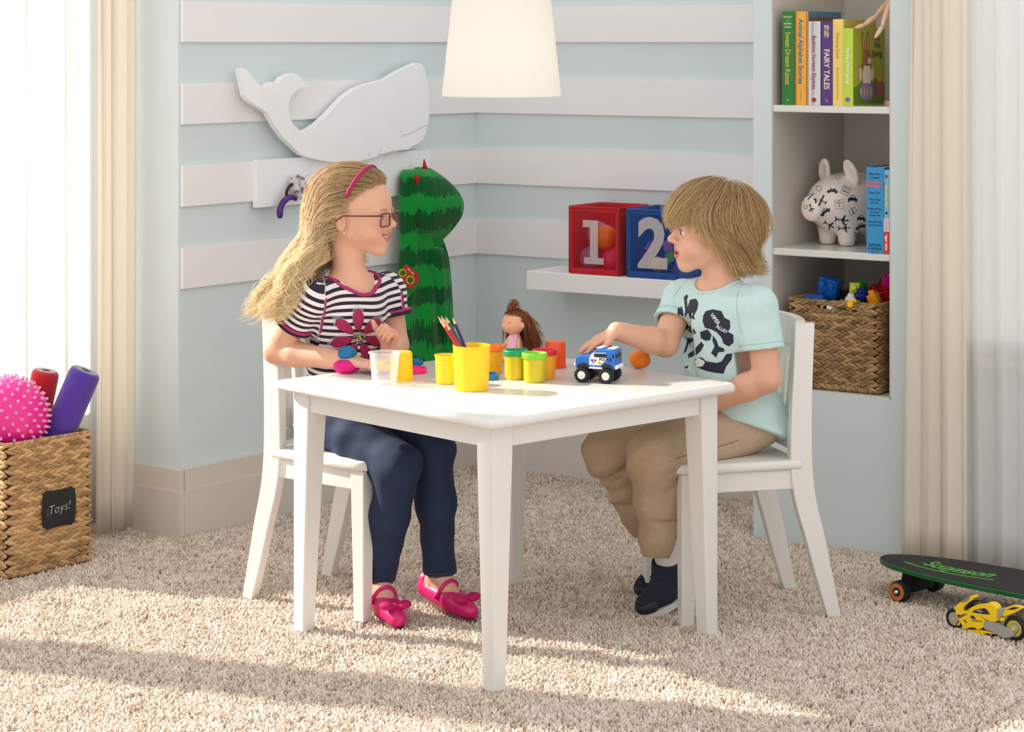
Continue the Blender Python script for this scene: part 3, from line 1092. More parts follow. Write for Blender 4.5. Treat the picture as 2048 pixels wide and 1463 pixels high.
balls = [((245, 140, 20), 'orange', 0.092, 0.040, 0.098, 'shiny orange ball at the front of the red bin'),
         ((128, 108, 150), 'lilac', 0.046, 0.042, 0.036, 'greyish lilac ball at the bottom of the red bin'),
         ((150, 124, 160), 'mauve', 0.052, 0.070, 0.104, 'pale mauve ball behind the orange ball in the bin'),
         ((226, 40, 96), 'pink', 0.118, 0.042, 0.036, 'hot pink ball at the bottom of the red bin'),
         ((214, 40, 80), 'rose', 0.118, 0.110, 0.100, 'rose pink ball high at the back of the red bin'),
         ((206, 40, 90), 'berry', 0.088, 0.120, 0.036, 'berry pink ball low at the back of the red bin')]
for rgb, nm, x, d, z, lab in balls:
    c = in_bin(0.440, x, d, z)
    o = MB().ball((0, 0, 0), 0.0345, 28, 18).build('play_ball', mat('ball_' + nm, rgb, 0.25, noise=0.02), None, True)
    o.location = c; props(o, lab, 'ball', 'balls in the red bin')
blk = [((150, 70, 170), (0.060, 0.035, 0.070), 0.6, 'purple foam block tilted on the heap in the blue bin'),
       ((150, 30, 70), (0.034, 0.050, 0.040), 0.1, 'dark red foam block at the corner of the blue bin'),
       ((240, 190, 70), (0.078, 0.030, 0.030), 0.8, 'yellow foam block at the front of the blue bin'),
       ((120, 170, 60), (0.116, 0.045, 0.046), -0.5, 'green foam block inside the blue bin'),
       ((110, 40, 130), (0.130, 0.050, 0.018), 0.3, 'violet foam block low in the blue bin'),
       ((210, 80, 130), (0.040, 0.100, 0.020), 0.2, 'rose foam block at the back of the blue bin'),
       ((190, 120, 190), (0.092, 0.075, 0.075), -0.4, 'lilac foam block behind the yellow one in the blue bin'),
       ((60, 160, 90), (0.110, 0.110, 0.110), 0.5, 'mint foam block high at the back of the blue bin')]
for rgb, (x, d, z), ang, lab in blk:
    c = in_bin(0.628, x, d, z + 0.004)
    h = 0.015
    poly = rrect(h, 0.004, 2)
    o = MB().prism(poly, lambda a, b, q: (a, b, q), -h, h, 0.002).build('foam_block', mat('foam_%d_%d' % (rgb[0], rgb[1]), rgb, 0.7, noise=0.03), None)
    o.location = c; o.rotation_euler = (ang * 0.4, ang, ang * 1.3); props(o, lab, 'block', 'blocks in the blue bin')

# ------------------------------------------------------------------ whale peg rack on the left wall
def on_left(u, v, t):
    """point of the left wall (t off it) seen at pixel u, v"""
    dx = (u - 1024) / F
    # (p - Lp) . nl = t with p = (dx*Y, Y)
    Y = (t + Lp @ nl) / (dx * nl[0] + nl[1])
    p = np.array([dx * Y, Y])
    return (p - Lp) @ dl, H - (v - HZ) * Y / F
FL = fr((Lp[0], Lp[1], 0), (dl[0], dl[1], 0))
sgl = 1 if (np.array(FL)[:2, 1] @ nl) > 0 else -1
def ll(s, z, t): p = Lp + dl * s + nl * t; return np.array((p[0], p[1], z))
wh = np.array([(160,145),(185,143),(215,160),(260,215),(300,260),(345,292),(375,268),(410,252),(450,258),(490,215),(540,187),(580,183),(620,200),(660,245),(706,296),(650,300),(600,322),(565,362),(545,412),(540,470),(550,530),(582,592),(640,641),(690,625),(760,580),(830,520),(900,445),(970,370),(1050,310),(1140,270),(1240,245),(1300,230),(1380,180),(1460,140),(1545,102),(1582,107),(1610,140),(1625,200),(1640,300),(1650,400),(1650,500),(1640,580),(1625,650),(1600,705),(1560,738),(1510,760),(1480,787),(1400,797),(1300,817),(1200,850),(1100,877),(1000,887),(900,886),(800,872),(700,850),(640,825),(570,760),(500,690),(440,610),(400,540),(380,500),(330,465),(260,425),(220,395),(200,360),(185,290),(170,220)], float)
wh = wh / 3.938 + np.array([440, 100])
T0 = 0.0092
rack = thing('peg_rack', 'white wooden whale sign above a hanging plank on the striped wall', 'wall rack', ll(0.3, 0.9, T0), math.atan2(dl[1], dl[0]))
wpoly = np.array([on_left(u, v, T0 + 0.036) for u, v in wh])
M_sign = mat('sign_paint', (248, 248, 250), 0.6, noise=0.02, nscale=14, bump=0.08, bscale=120)
o = mesh('whale', *MB().prism(wpoly, lambda x, z, h: ll(x, z, T0 + h), 0.018, 0.037, 0.0012).get(), M_sign, rack, world=True)
bm = bmesh.new(); bm.from_mesh(o.data); bmesh.ops.recalc_face_normals(bm, faces=bm.faces); bm.to_mesh(o.data); bm.free()
pk = np.array([(297, 870), (1657, 781), (1657, 1124), (297, 1243)]) / 3.938 + np.array([440, 100])
pp = np.array([on_left(u, v, T0 + 0.018) for u, v in pk])
s0, s1 = pp[:, 0].min(), pp[:, 0].max(); z1 = pp[:2, 1].mean(); z0 = pp[2:, 1].mean()
mb = wall_box(MB(), Lp + dl * s0, Lp + dl * s1, z0, z1, nl, T0, T0 + 0.0178)
mesh('plank', *mb.get(), M_sign, rack, world=True)
M_line = mat('pencil_line', (150, 150, 152), 0.8)
for ln in ([(1420, 685), (1450, 668), (1490, 660), (1540, 632), (1600, 602), (1632, 590)], [(1245, 822), (1300, 815), (1370, 795), (1470, 785)], [(1180, 800), (1172, 835)], [(1268, 775), (1245, 820)]):
    q = smooth_poly(np.array(ln) / 3.938 + np.array([440, 100]), 4, False)
    pts = [ll(*on_left(u, v, T0 + 0.037), T0 + 0.0372) for u, v in q]
    mesh('drawn_line', *MB().tube(pts, 0.0006, 5).get(), M_line, rack, world=True)
for u in (592, 700, 838):
    s, z = on_left(u, 352 if u < 830 else 345, T0 + 0.018)
    pts = [ll(s, z, T0 + 0.017), ll(s, z - 0.002, T0 + 0.045), ll(s, z + 0.012, T0 + 0.056)]
    mesh('peg', *MB().tube(smooth_poly(np.array(pts), 4, False), 0.0045, 10).get(), M_sign, rack, True, True)

# ------------------------------------------------------------------ woven baskets
def straw_mat(name, a, b):
    m = bpy.data.materials.new(name); m.use_nodes = True
    nt = m.node_tree; p = nt.nodes['Principled BSDF']; p.inputs['Roughness'].default_value = 0.6
    at_ = node(nt, 'ShaderNodeAttribute'); at_.attribute_name = 'tint'
    tc = node(nt, 'ShaderNodeTexCoord'); n = node(nt, 'ShaderNodeTexNoise'); n.inputs['Scale'].default_value = 160; n.inputs['Detail'].default_value = 4
    nt.links.new(tc.outputs['Object'], n.inputs['Vector'])
    f = math_n(nt, 'ADD', math_n(nt, 'MULTIPLY', at_.outputs['Fac'], 0.7), math_n(nt, 'MULTIPLY', n.outputs['Fac'], 0.4))
    c = mix_c(nt, f, lin(a), lin(b)); nt.links.new(c, p.inputs['Base Color'])
    bp = node(nt, 'ShaderNodeBump'); bp.inputs['Strength'].default_value = 0.3; bp.inputs['Distance'].default_value = 0.001
    nt.links.new(n.outputs['Fac'], bp.inputs['Height']); nt.links.new(bp.outputs[0], p.inputs['Normal'])
    return m

def basket(label, loc, rz, w, d, h, rows, pitch, m, dark, skip=None, seed=1):
    """local: x along the front (0..w), y back (0..d), z up"""
    r = np.random.default_rng(seed)
    b = thing('wicker_basket', label, 'basket', loc, rz)
    t = 0.006
    ins = MB()
    g = 0.0045
    for q in (((g, g, 0), (w - g, d - g, t)), ((g, d - g - t, t), (w - g, d - g, h - 0.006)), ((g, g, t), (g + t, d - g, h - 0.006)), ((w - g - t, g, t), (w - g, d - g, h - 0.006))):
        ins.box(*q)
    if skip:
        x0, x1, z0, z1 = skip
        for q in (((g, g, t), (x0, g + t, h - 0.006)), ((x1, g, t), (w - g, g + t, h - 0.006)), ((x0, g, t), (x1, g + t, z0)), ((x0, g, z1), (x1, g + t, h - 0.006))): ins.box(*q)
    else:
        ins.box((g, g, t), (w - g, g + t, h - 0.006))
    ins.build('liner', dark, b)
    per = [((0, 0), (1, 0), w), ((w, 0), (0, 1), d), ((w, d), (-1, 0), w), ((0, d), (0, -1), d)]
    rh = (h - 0.012) / rows
    U, UF = MB().ball((0, 0, 0), 1.0, 7, 5).get()
    def strand(c, ax, up, out, L, wd, th, tilt, mb, tints):
        a = np.array([ax[0], ax[1], 0.0]); o = np.array([out[0], out[1], 0.0]); z = np.array([0, 0, 1.0])
        x = a * math.cos(tilt) + z * math.sin(tilt); y = -a * math.sin(tilt) + z * math.cos(tilt)
        P = U.copy()
        P[:, 1] *= (1 - 0.35 * P[:, 0])          # tear drop
        # lift one end so strands overlap
        V = np.outer(P[:, 0] * L, x) + np.outer(P[:, 1] * wd, y) + np.outer(P[:, 2] * th + 0.0022 * P[:, 0], o) + c
        mb.add(V, UF); tints.append(np.full(len(V), r.uniform(0, 1)))
    for i in range(rows):
        mb = MB(); tints = []
        zc = 0.006 + rh * (i + 0.5)
        for (p0, ax, L) in per:
            out = (ax[1], -ax[0])
            n = max(2, int(round(L / pitch))); pt = L / n
            for j in range(n):
                for k in (0, 1):
                    s = (j + 0.5 + 0.5 * k) * pt
                    s = min(max(s, pt * 0.62), L - pt * 0.62)
                    c = np.array([p0[0] + ax[0] * s, p0[1] + ax[1] * s, zc + (k - 0.5) * rh * 0.52])
                    if skip and ax == (1, 0) and p0 == (0, 0):
                        if skip[0] - 0.006 < c[0] < skip[1] + 0.006 and skip[2] < c[2] < skip[3]: continue
                    strand(c, ax, None, out, pt * r.uniform(0.86, 1.06), rh * r.uniform(0.23, 0.29), r.uniform(0.0042, 0.0062), (0.33 if k else -0.33) + r.uniform(-.07, .07), mb, tints)
        o = mb.build('braid_row', m, b, True)
        setattr_f(o, 'tint', np.concatenate(tints))
    for nm, z, rr in (('rim', h - 0.005, 0.0062), ('foot_rim', 0.006, 0.0056)):
        mb = MB(); tints = []
        for (p0, ax, L) in per:
            out = (ax[1], -ax[0]); n = int(L / 0.0075)
            for j in range(n):
                s = (j + 0.5) * L / n
                c = np.array([p0[0] + ax[0] * s, p0[1] + ax[1] * s, z])
                strand(c, ax, None, out, 0.0072, 0.0046, 0.0062, 0.95, mb, tints)
        o = mb.build(nm, m, b, True); setattr_f(o, 'tint', np.concatenate(tints))
    if skip:
        mb = MB(); tints = []
        n = int((skip[1] - skip[0]) / 0.0075)
        for zz in (skip[2], ):
            for j in range(n + 1):
                strand(np.array([skip[0] + j * (skip[1] - skip[0]) / n, 0, zz]), (1, 0), None, (0, -1), 0.0068, 0.0042, 0.006, 0.95, mb, tints)
        for xx in (skip[0], skip[1]):
            for j in range(4):
                strand(np.array([xx, 0, skip[2] + j * (skip[3] - skip[2]) / 3]), (1, 0), None, (0, -1), 0.0062, 0.0042, 0.006, 0.2, mb, tints)
        o = mb.build('handle_edge', m, b, True); setattr_f(o, 'tint', np.concatenate(tints))
    return b
M_dark = mat('basket_liner', (74, 54, 36), 0.9)
bx_dir = u2((0.161, 0.188)); brz = math.atan2(bx_dir[1], bx_dir[0])
BK = np.array([-1.184, 5.267]); BKh = 0.318
tb = basket('tall wicker toy basket with a black chalkboard tag', (BK[0], BK[1], 0.0), brz, 0.248, 0.225, BKh, 13, 0.0235, straw_mat('seagrass', (118, 82, 48), (222, 182, 128)), M_dark, seed=2)
by_dir = np.array([-bx_dir[1], bx_dir[0]])
def tbw(x, y, z): p = BK + bx_dir * x + by_dir * y; return np.array((p[0], p[1], z))
# chalkboard tag
pl = []
for k, (sx, sy) in enumerate(((1, 1), (-1, 1), (-1, -1), (1, -1))):
    for (a, c) in (((1.0, 0.55), (0.93, 0.72), (0.98, 0.86), (0.84, 0.90), (0.72, 1.0), (0.5, 0.94)) if k % 2 == 0 else ((0.5, 0.94), (0.72, 1.0), (0.84, 0.90), (0.98, 0.86), (0.93, 0.72), (1.0, 0.55))):
        pl.append((sx * a, sy * c))
pl = smooth_poly(np.array(pl), 2) * np.array([0.0485, 0.0465])
tag_c = (0.146, -0.0085, 0.146)
mb = MB().prism(pl, lambda x, y, q: (tag_c[0] + x, tag_c[1] - q, tag_c[2] + y), 0.0, 0.005, 0.0012)
tg = mb.build('chalkboard_tag', mat('chalkboard', (34, 33, 34), 0.8, noise=0.1, nscale=80), tb)
tg['label'] = 'black scalloped chalkboard tag'
M_chalk = mat('chalk', (205, 208, 206), 0.95)
lettering('chalk_lettering', 'Toys!', 0.030, lambda x, y: (tag_c[0] + x - 0.002, tag_c[1] - 0.0054, tag_c[2] + y + x * 0.10), M_chalk, tg, bold=-0.0006, shear=0.15)
lettering('chalk_mark', '|', 0.022, lambda x, y: (tag_c[0] - 0.036 + x, tag_c[1] - 0.0054, tag_c[2] + y - 0.004), M_chalk, tg, bold=-0.0006)

# spiky pink ball
bc_ = tbw(0.085, 0.105, 0.3585)
ball = thing('spiky_ball', 'hot pink bumpy ball sticking out of the tall basket', 'ball', tuple(bc_ - np.array([0, 0, 0.095])))
MB().ball((0, 0, 0.095), 0.095, 40, 26).build('ball_skin', mat('pink_rubber', (240, 40, 150), 0.28, noise=0.02, sss=0.1), ball, True)
mb = MB(); ns = 260
for i in range(ns):
    z = 1 - 2 * (i + 0.5) / ns; a = i * 2.399963
    dv = np.array([math.sqrt(1 - z * z) * math.cos(a), math.sqrt(1 - z * z) * math.sin(a), z])
    c = np.array([0, 0, 0.095])
    mb.tube([c + dv * 0.0935, c + dv * 0.098, c + dv * 0.1015, c + dv * 0.1032], [0.0050, 0.0036, 0.0030, 0.0012], 7)
o = mb.build('nub', mat('pink_nub', (255, 170, 214), 0.3), ball, True); o['kind'] = 'stuff'; o['label'] = 'pale pink rubber nubs'
# foam rolls
def roll(label, p0, p1, r, rgb, nm):
    t = thing('foam_roll', label, 'foam roll', tuple(p0), 0, 'foam rolls in the tall basket')
    d = np.array(p1) - np.array(p0); L = np.linalg.norm(d)
    M = Vector(d).to_track_quat('Z', 'Y').to_matrix().to_4x4()
    felt = mat(nm, rgb, 0.9, noise=0.08, nscale=120, bump=0.4, bscale=600, sheen=0.3)
    MB().lathe([(0, 0.001), (r * 0.9, 0.001), (r, 0.008), (r, L - 0.014), (r * 0.96, L - 0.005), (r * 0.84, L), (r * 0.30, L), (r * 0.30, L - 0.03), (0, L - 0.03)], 32).xf(M).build('foam_sleeve', felt, t, True, auto=60)
    MB().lathe([(r * 0.78, L - 0.001), (r * 0.78, L + 0.0015), (r * 0.32, L + 0.0015), (r * 0.32, L - 0.001)], 28).xf(M).build('end_disc', mat('grey_cap', (150, 150, 158), 0.5), t, True, auto=40)
    return t
_t = at(172, 741, 5.455); _r = tbw(0.198, 0.052, 0.318)
roll('purple foam roll leaning out of the tall basket', _r - (_t - _r) * 1.2, _t, 0.0385, (82, 52, 160), 'purple_foam')
_t = at(92, 741, 5.515); _r = tbw(0.200, 0.152, 0.318)
roll('red foam roll leaning behind the pink ball', _r - (_t - _r) * 1.2, _t, 0.0335, (196, 24, 34), 'red_foam')

# ------------------------------------------------------------------ things on the table
def on_table(u, v):
    """table top point whose pixel is u, v"""
    Y = (H - TZ) * F / (v - HZ); return np.array([(u - 1024) * Y / F, Y, TZ + 0.0003])
def plastic(nm, rgb, rough=0.32, **k): return mat('plastic_' + nm, rgb, rough, noise=0.015, nscale=40, sss=0.05, **k)
def cup(name, label, u, vb, r0, r1, h, m, lip=0.0018, wall=0.0016, seg=40, cat='tub', group=None, floor_=0.0015):
    """open cup; vb is the pixel row of its front foot"""
    p = on_table(u, vb); p[1] += r0; p[0] = (u - 1024) * p[1] / F
    t = thing(name, label, cat, tuple(p), rng.uniform(0, 6), group)
    prof = [(0, 0), (r0 - 0.001, 0), (r0, 0.001), (r1, h - 0.003), (r1 + lip, h - 0.0025), (r1 + lip, h), (r1 - wall + 0.0004, h), (r1 - wall, h - 0.002), (r0 - wall, floor_), (0, floor_)]
    MB().lathe(prof, seg).build('cup_body', m, t, True, auto=35)
    return t
def lidded(label, u, vb, h, body, lid, lidrgb, group, empty_recess=True, r0=0.0228, r1=0.0238):
    p = on_table(u, vb); p[1] += r0; p[0] = (u - 1024) * p[1] / F
    t = thing('dough_tub', label, 'tub', tuple(p), rng.uniform(0, 6), group)
    hb = h - 0.012
    MB().lathe([(0, 0), (r0 - 0.001, 0), (r0, 0.001), (r1, hb), (0, hb)], 40).build('tub_body', body, t, True, auto=35)
    R = r1 + 0.0036
    MB().lathe([(0, hb + 0.0006), (R - 0.001, hb + 0.0006), (R, hb + 0.002), (R, h - 0.0015), (R - 0.0012, h), (R - 0.0042, h), (R - 0.005, h - 0.001), (R - 0.0055, h - 0.0065), (0, h - 0.0065)], 44).build('lid', plastic(lid, lidrgb, 0.35), t, True, auto=35)
    return t
M_y = plastic('yellow', (255, 206, 20)); M_yo = plastic('amber', (252, 186, 30)); M_ol = plastic('olive_yellow', (206, 186, 30)); M_or = plastic('orange', (255, 150, 30))
GT = 'dough tubs on the table'
cupY = cup('pencil_cup', 'large yellow cup holding the coloured pencils', 943, 784, 0.0355, 0.0385, 0.0925, M_y, lip=0.0006, cat='cup')
cup('dough_tub', 'empty yellow tub beside the pencil cup', 893, 769, 0.0222, 0.0242, 0.060, plastic('lemon', (253, 204, 28)), group=GT)
lidded('orange tub with an orange lid behind the pencil cup', 984, 748, 0.060, M_yo, 'orange_lid', (255, 130, 30), GT)
lidded('olive yellow tub with a dark green lid', 1031, 760, 0.062, M_ol, 'green_lid', (10, 150, 90), GT)
lidded('olive yellow tub with a lime green lid nearest the truck', 1069, 766, 0.0615, M_ol, 'lime_lid', (130, 205, 50), GT)
lidded('orange yellow tub with a red lid', 1089, 759, 0.0615, plastic('amber2', (245, 170, 30)), 'red_lid', (214, 24, 44), GT)
# upside-down tubs: closed end up
def inverted(label, u, vb, r0, r1, h, m):
    p = on_table(u, vb); p[1] += r0; p[0] = (u - 1024) * p[1] / F
    t = thing('dough_tub', label, 'tub', tuple(p), 0, GT)
    MB().lathe([(r0 - 0.001, 0), (r0 + 0.0016, 0), (r0 + 0.0016, 0.003), (r0, 0.0032), (r1, h - 0.003), (r1 - 0.0025, h), (0, h), ], 40).build('tub_body', m, t, True, auto=50)
    MB().lathe([(r0 - 0.001, 0.0), (r1 - 0.0016, h - 0.002), (0, h - 0.002)], 40).build('tub_inside', m, t, True)
inverted('upside-down yellow tub behind the clear cup', 804, 762, 0.0238, 0.0218, 0.0600, plastic('yolk', (254, 200, 22)))
inverted('upturned orange red tub near the far table edge', 1111, 737, 0.0232, 0.0226, 0.0575, plastic('tomato', (246, 84, 26)))
# clear cup with mirrored print (the print is on its far side)
def clear_mat():
    m = bpy.data.materials.new('clear_plastic'); m.use_nodes = True
    nt = m.node_tree; b = nt.nodes['Principled BSDF']
    b.inputs['Base Color'].default_value = (0.95, 0.93, 0.96, 1); b.inputs['Roughness'].default_value = 0.12
    lw = node(nt, 'ShaderNodeLayerWeight'); lw.inputs[0].default_value = 0.35
    nt.links.new(math_n(nt, 'MULTIPLY_ADD', lw.outputs['Facing'], 0.55, 0.13), b.inputs['Alpha'])
    return m
M_clear = clear_mat()
cc = cup('clear_cup', 'clear plastic cup with mirrored yellow lettering', 769, 769, 0.0262, 0.0318, 0.0655, M_clear, lip=0.0026, wall=0.0011, cat='cup')
cc.rotation_euler = (0, 0, 0)
M_pr = mat('print_yellow', (246, 190, 36), 0.5); M_pv = mat('print_violet', (140, 90, 190), 0.5)
def far_side(z, rr):
    # wrap on the far side so it reads mirrored from the front
    def f(x, y):
        zz = z + y; R = rr + (0.0318 - 0.0262) * zz / 0.0655 - 0.0014
        a = math.pi / 2 + x / R
        return (R * math.cos(a), R * math.sin(a), zz)
    return f
for s, sz, z, mm in (('MAGIC FUN', 0.0125, 0.0400, M_pr), ('DOUGH', 0.0125, 0.0290, M_pr), ('NON TOXIC', 0.0038, 0.0200, M_pv), ('MADE WITH CARE', 0.0030, 0.0165, M_pv)):
    if mm is M_pv: continue
    V, Fc = text_geo(s, sz, 0.0010, 0, 'CENTER')
    f = far_side(z, 0.0262)
    mesh('lettering', [f(-x, y + 0.08 * x * 0) for x, y in V], Fc, mm, cc)
for z in (0.0185, 0.0160):
    f = far_side(z, 0.0262)
    for k in range(7):
        x0 = -0.007 + k * 0.002
        mesh('small_print', [f(x0, -0.0006), f(x0 + 0.0014, -0.0006), f(x0 + 0.0014, 0.0006), f(x0, 0.0006)], [(0, 1, 2, 3)], M_pv, cc)
# loose lids
def loose_lid(label, u, v, nm, rgb):
    p = on_table(u, v)
    t = thing('tub_lid', label, 'lid', tuple(p), 0, 'loose tub lids'); R = 0.0272; h = 0.0115
    MB().lathe([(0, 0.004), (R - 0.004, 0.004), (R - 0.0035, 0), (R - 0.001, 0), (R, 0.001), (R, h - 0.001), (R - 0.001, h), (R - 0.0035, h), (R - 0.0042, 0.0056), (0, 0.0056)], 44).build('lid_disc', plastic(nm, rgb, 0.35), t, True, auto=35)
loose_lid('hot pink tub lid lying beside the upturned yellow tub', 829, 745, 'pinklid', (245, 30, 130))
loose_lid('blue tub lid lying behind the pencil cup', 973, 757, 'bluelid', (20, 120, 180))

# dough lumps
def dough(name, label, p, r, rgb, nm, seed, squash=0.8, crease=0.0, group='lumps of play dough', rot=0.0):
    r_ = np.random.default_rng(seed)
    g = SDF((-r * 1.5,) * 3, (r * 1.5,) * 3, r / 11)
    g.ell((0, 0, 0), (r, r * 0.97, r * squash), 0)
    for _ in range(5):
        v = r_.normal(size=3); v /= np.linalg.norm(v)
        g.ell(v * r * np.array([0.55, 0.55, 0.45 * squash]), (r * 0.55, r * 0.5, r * 0.45 * squash), r * 0.3)
    for _ in range(3):
        v = r_.normal(size=3); v[2] = abs(v[2]); v /= np.linalg.norm(v)
        w = np.cross(v, r_.normal(size=3)); w /= np.linalg.norm(w)
        g.cone(v * r * np.array([1, 1, squash]) + w * r * 0.4, v * r * np.array([1, 1, squash]) - w * r * 0.5, r * 0.05, r * 0.03, r * 0.15, 's')
    V, Fq = g.mesh(); V = relax(V, Fq, 2)
    V[:, 2] -= V[:, 2].min()
    V[:, 2] = np.maximum(V[:, 2], 0.08 * r) - 0.08 * r
    o = mesh(name, V, Fq, mat('dough_' + nm, rgb, 0.75, noise=0.05, nscale=90, bump=0.25, bscale=700, sss=0.05), None, True)
    o.location = tuple(p); o.rotation_euler = (0, 0, rot)
    props(o, label, 'dough', group); return o
pd = on_table(694, 745)
dough('dough_lump', 'flattened hot pink dough lump near the table edge', pd, 0.0275, (226, 14, 130), 'pink', 3, 0.62)
dough('dough_lump', 'blue dough lump stacked on the pink dough', pd + np.array([0.0, 0.0, 0.0292]), 0.0192, (16, 110, 160), 'blue', 8, 0.8)
dough('dough_lump', 'small blue dough scrap behind the pink lid', on_table(832, 733), 0.0155, (16, 104, 156), 'blue2', 12, 0.62)
dough('dough_ball', 'round orange dough ball beside the toy truck', on_table(1279, 736), 0.0225, (240, 130, 24), 'orange', 21, 0.95)
dough('dough_lump', 'red dough mound under the hand of the boy', on_table(1207, 750), 0.0352, (200, 20, 40), 'red', 31, 1.0)

# pencils in the cup
pc = np.array(cupY.location)
pens = [((225, 40, 40), 868, 640, 'red'), ((245, 120, 60), 874, 632, 'orange'), ((120, 40, 60), 878, 640, 'maroon'), ((255, 120, 190), 882, 631, 'pink'), ((30, 110, 80), 890, 632, 'green'), ((80, 36, 120), 898, 633, 'purple'), ((170, 30, 60), 872, 645, 'crimson')]
M_wood = mat('pencil_wood', (226, 190, 140), 0.7, noise=0.1, nscale=200)
for k, (rgb, u, v, nm) in enumerate(pens):
    yl = [-0.0138, 0.0069, 0.0138, -0.0069, 0.0, 0.0207, -0.0207][k]
    tip = at(u, v, pc[1] + yl)
    fr_ = (tip[2] - (TZ + 0.0925)) / (tip[2] - TZ - 0.0035)
    rimx = pc[0] - 0.0345 + 0.018 * (u - 868) / 30.0
    rimx = max(rimx, pc[0] - math.sqrt(0.0368 ** 2 - yl ** 2) + 0.0042)
    bxm = pc[0] + math.sqrt(0.0330 ** 2 - yl ** 2) - 0.0045
    bx_ = min(tip[0] + (rimx - tip[0]) / fr_, bxm)
    tip[0] = bx_ + (rimx - bx_) / (1 - fr_)
    bot = np.array([bx_, pc[1] + yl, TZ + 0.0038])
    d = tip - bot; L = np.linalg.norm(d)
    t = thing('pencil', nm + ' coloured pencil standing in the large yellow cup', 'pencil', tuple(bot), 0, 'pencils in the yellow cup')
    M = Vector(d).to_track_quat('Z', 'Y').to_matrix().to_4x4()
    r = 0.0034
    m = plastic('pencil_' + nm, rgb, 0.3)
    MB().lathe([(0, 0), (r, 0), (r, L - 0.016)], 6).xf(M).build('barrel', m, t)
    MB().lathe([(r, L - 0.016), (0.0011, L - 0.004)], 12).xf(M).build('sharpened_wood', M_wood, t, True)
    MB().lathe([(0.0011, L - 0.004), (0.0, L)], 8).xf(M).build('lead_tip', m, t, True)

# ------------------------------------------------------------------ doll
dp = np.array([(1030 - 1024) * 5.04 / F, 5.04, TZ + 0.0003])
doll = thing('doll', 'small doll with tangled brown hair and pink dress', 'doll', tuple(dp), math.atan2(-0.62, -0.78))
doll.scale = (1.12, 1.12, 1.12)
hc = np.array([0.0, 0, 0.086])
g = SDF((-0.04, -0.04, 0.0), (0.05, 0.04, 0.13), 0.0016)
g.ell(hc, (0.0235, 0.0235, 0.022), 0)
g.ell(hc + np.array([0.006, 0, -0.008]), (0.021, 0.023, 0.0155), 0.008)
g.ell(hc + np.array([0.0245, 0, -0.0085]), (0.006, 0.0045, 0.004), 0.006)
for sy in (1, -1):
    g.ell(hc + np.array([0.0, sy * 0.025, -0.006]), (0.004, 0.004, 0.0065), 0.003)
    g.cone((0.002, sy * 0.014, 0.052), (0.012, sy * 0.026, 0.030), 0.0045, 0.0036, 0.003)
    g.cone((0.005, sy * 0.008, 0.018), (0.03, sy * 0.010, 0.008), 0.0068, 0.0055, 0.003)
g.cone((0, 0, 0.045), (0, 0, 0.07), 0.008, 0.006, 0.006)
g.cone((0, 0, 0.012), (0, 0, 0.05), 0.012, 0.009, 0.004)
V, Fq = g.mesh(); V[:, 2] = np.maximum(V[:, 2], 0.0005)
mesh('doll_body', relax(V, Fq, 1), Fq, mat('doll_vinyl', (238, 176, 140), 0.5, sss=0.1), doll, True)
MB().lathe([(0.0065, 0.066), (0.011, 0.06), (0.0155, 0.045), (0.019, 0.02), (0.024, 0.006), (0.0235, 0.004), (0.014, 0.02)], 24).build('dress', mat('doll_dress', (246, 190, 214), 0.6, noise=0.06, nscale=150), doll, True)
for sy in (1, -1):
    d = np.array([0.86, sy * 0.42, 0.02]); d /= np.linalg.norm(d)
    M = Vector(d).to_track_quat('Z', 'Y').to_matrix().to_4x4(); M.translation = Vector(hc + d * np.array([0.0238, 0.0238, 0.022]) - np.array([0.0, 0, 0.0015]))
    MB().lathe([(0.0034, 0), (0.0034, 0.0012), (0, 0.0016)], 14, sx=1.0, sy=0.72).xf(M).build('eye_white', mat('eye_white', (240, 240, 240), 0.3), doll, True)
    MB().lathe([(0.0021, 0.0012), (0.0021, 0.0021), (0, 0.0023)], 14).xf(M).build('iris', mat('doll_iris', (46, 40, 60), 0.2), doll, True)
def hair_mat(name, dark, light):
    m = bpy.data.materials.new(name); m.use_nodes = True
    nt = m.node_tree; b = nt.nodes['Principled BSDF']
    b.inputs['Roughness'].default_value = 0.5; b.inputs['Specular IOR Level'].default_value = 0.28
    a = node(nt, 'ShaderNodeAttribute'); a.attribute_name = 'tint'
    nt.links.new(mix_c(nt, a.outputs['Fac'], lin(dark), lin(light)), b.inputs['Base Color'])
    return m
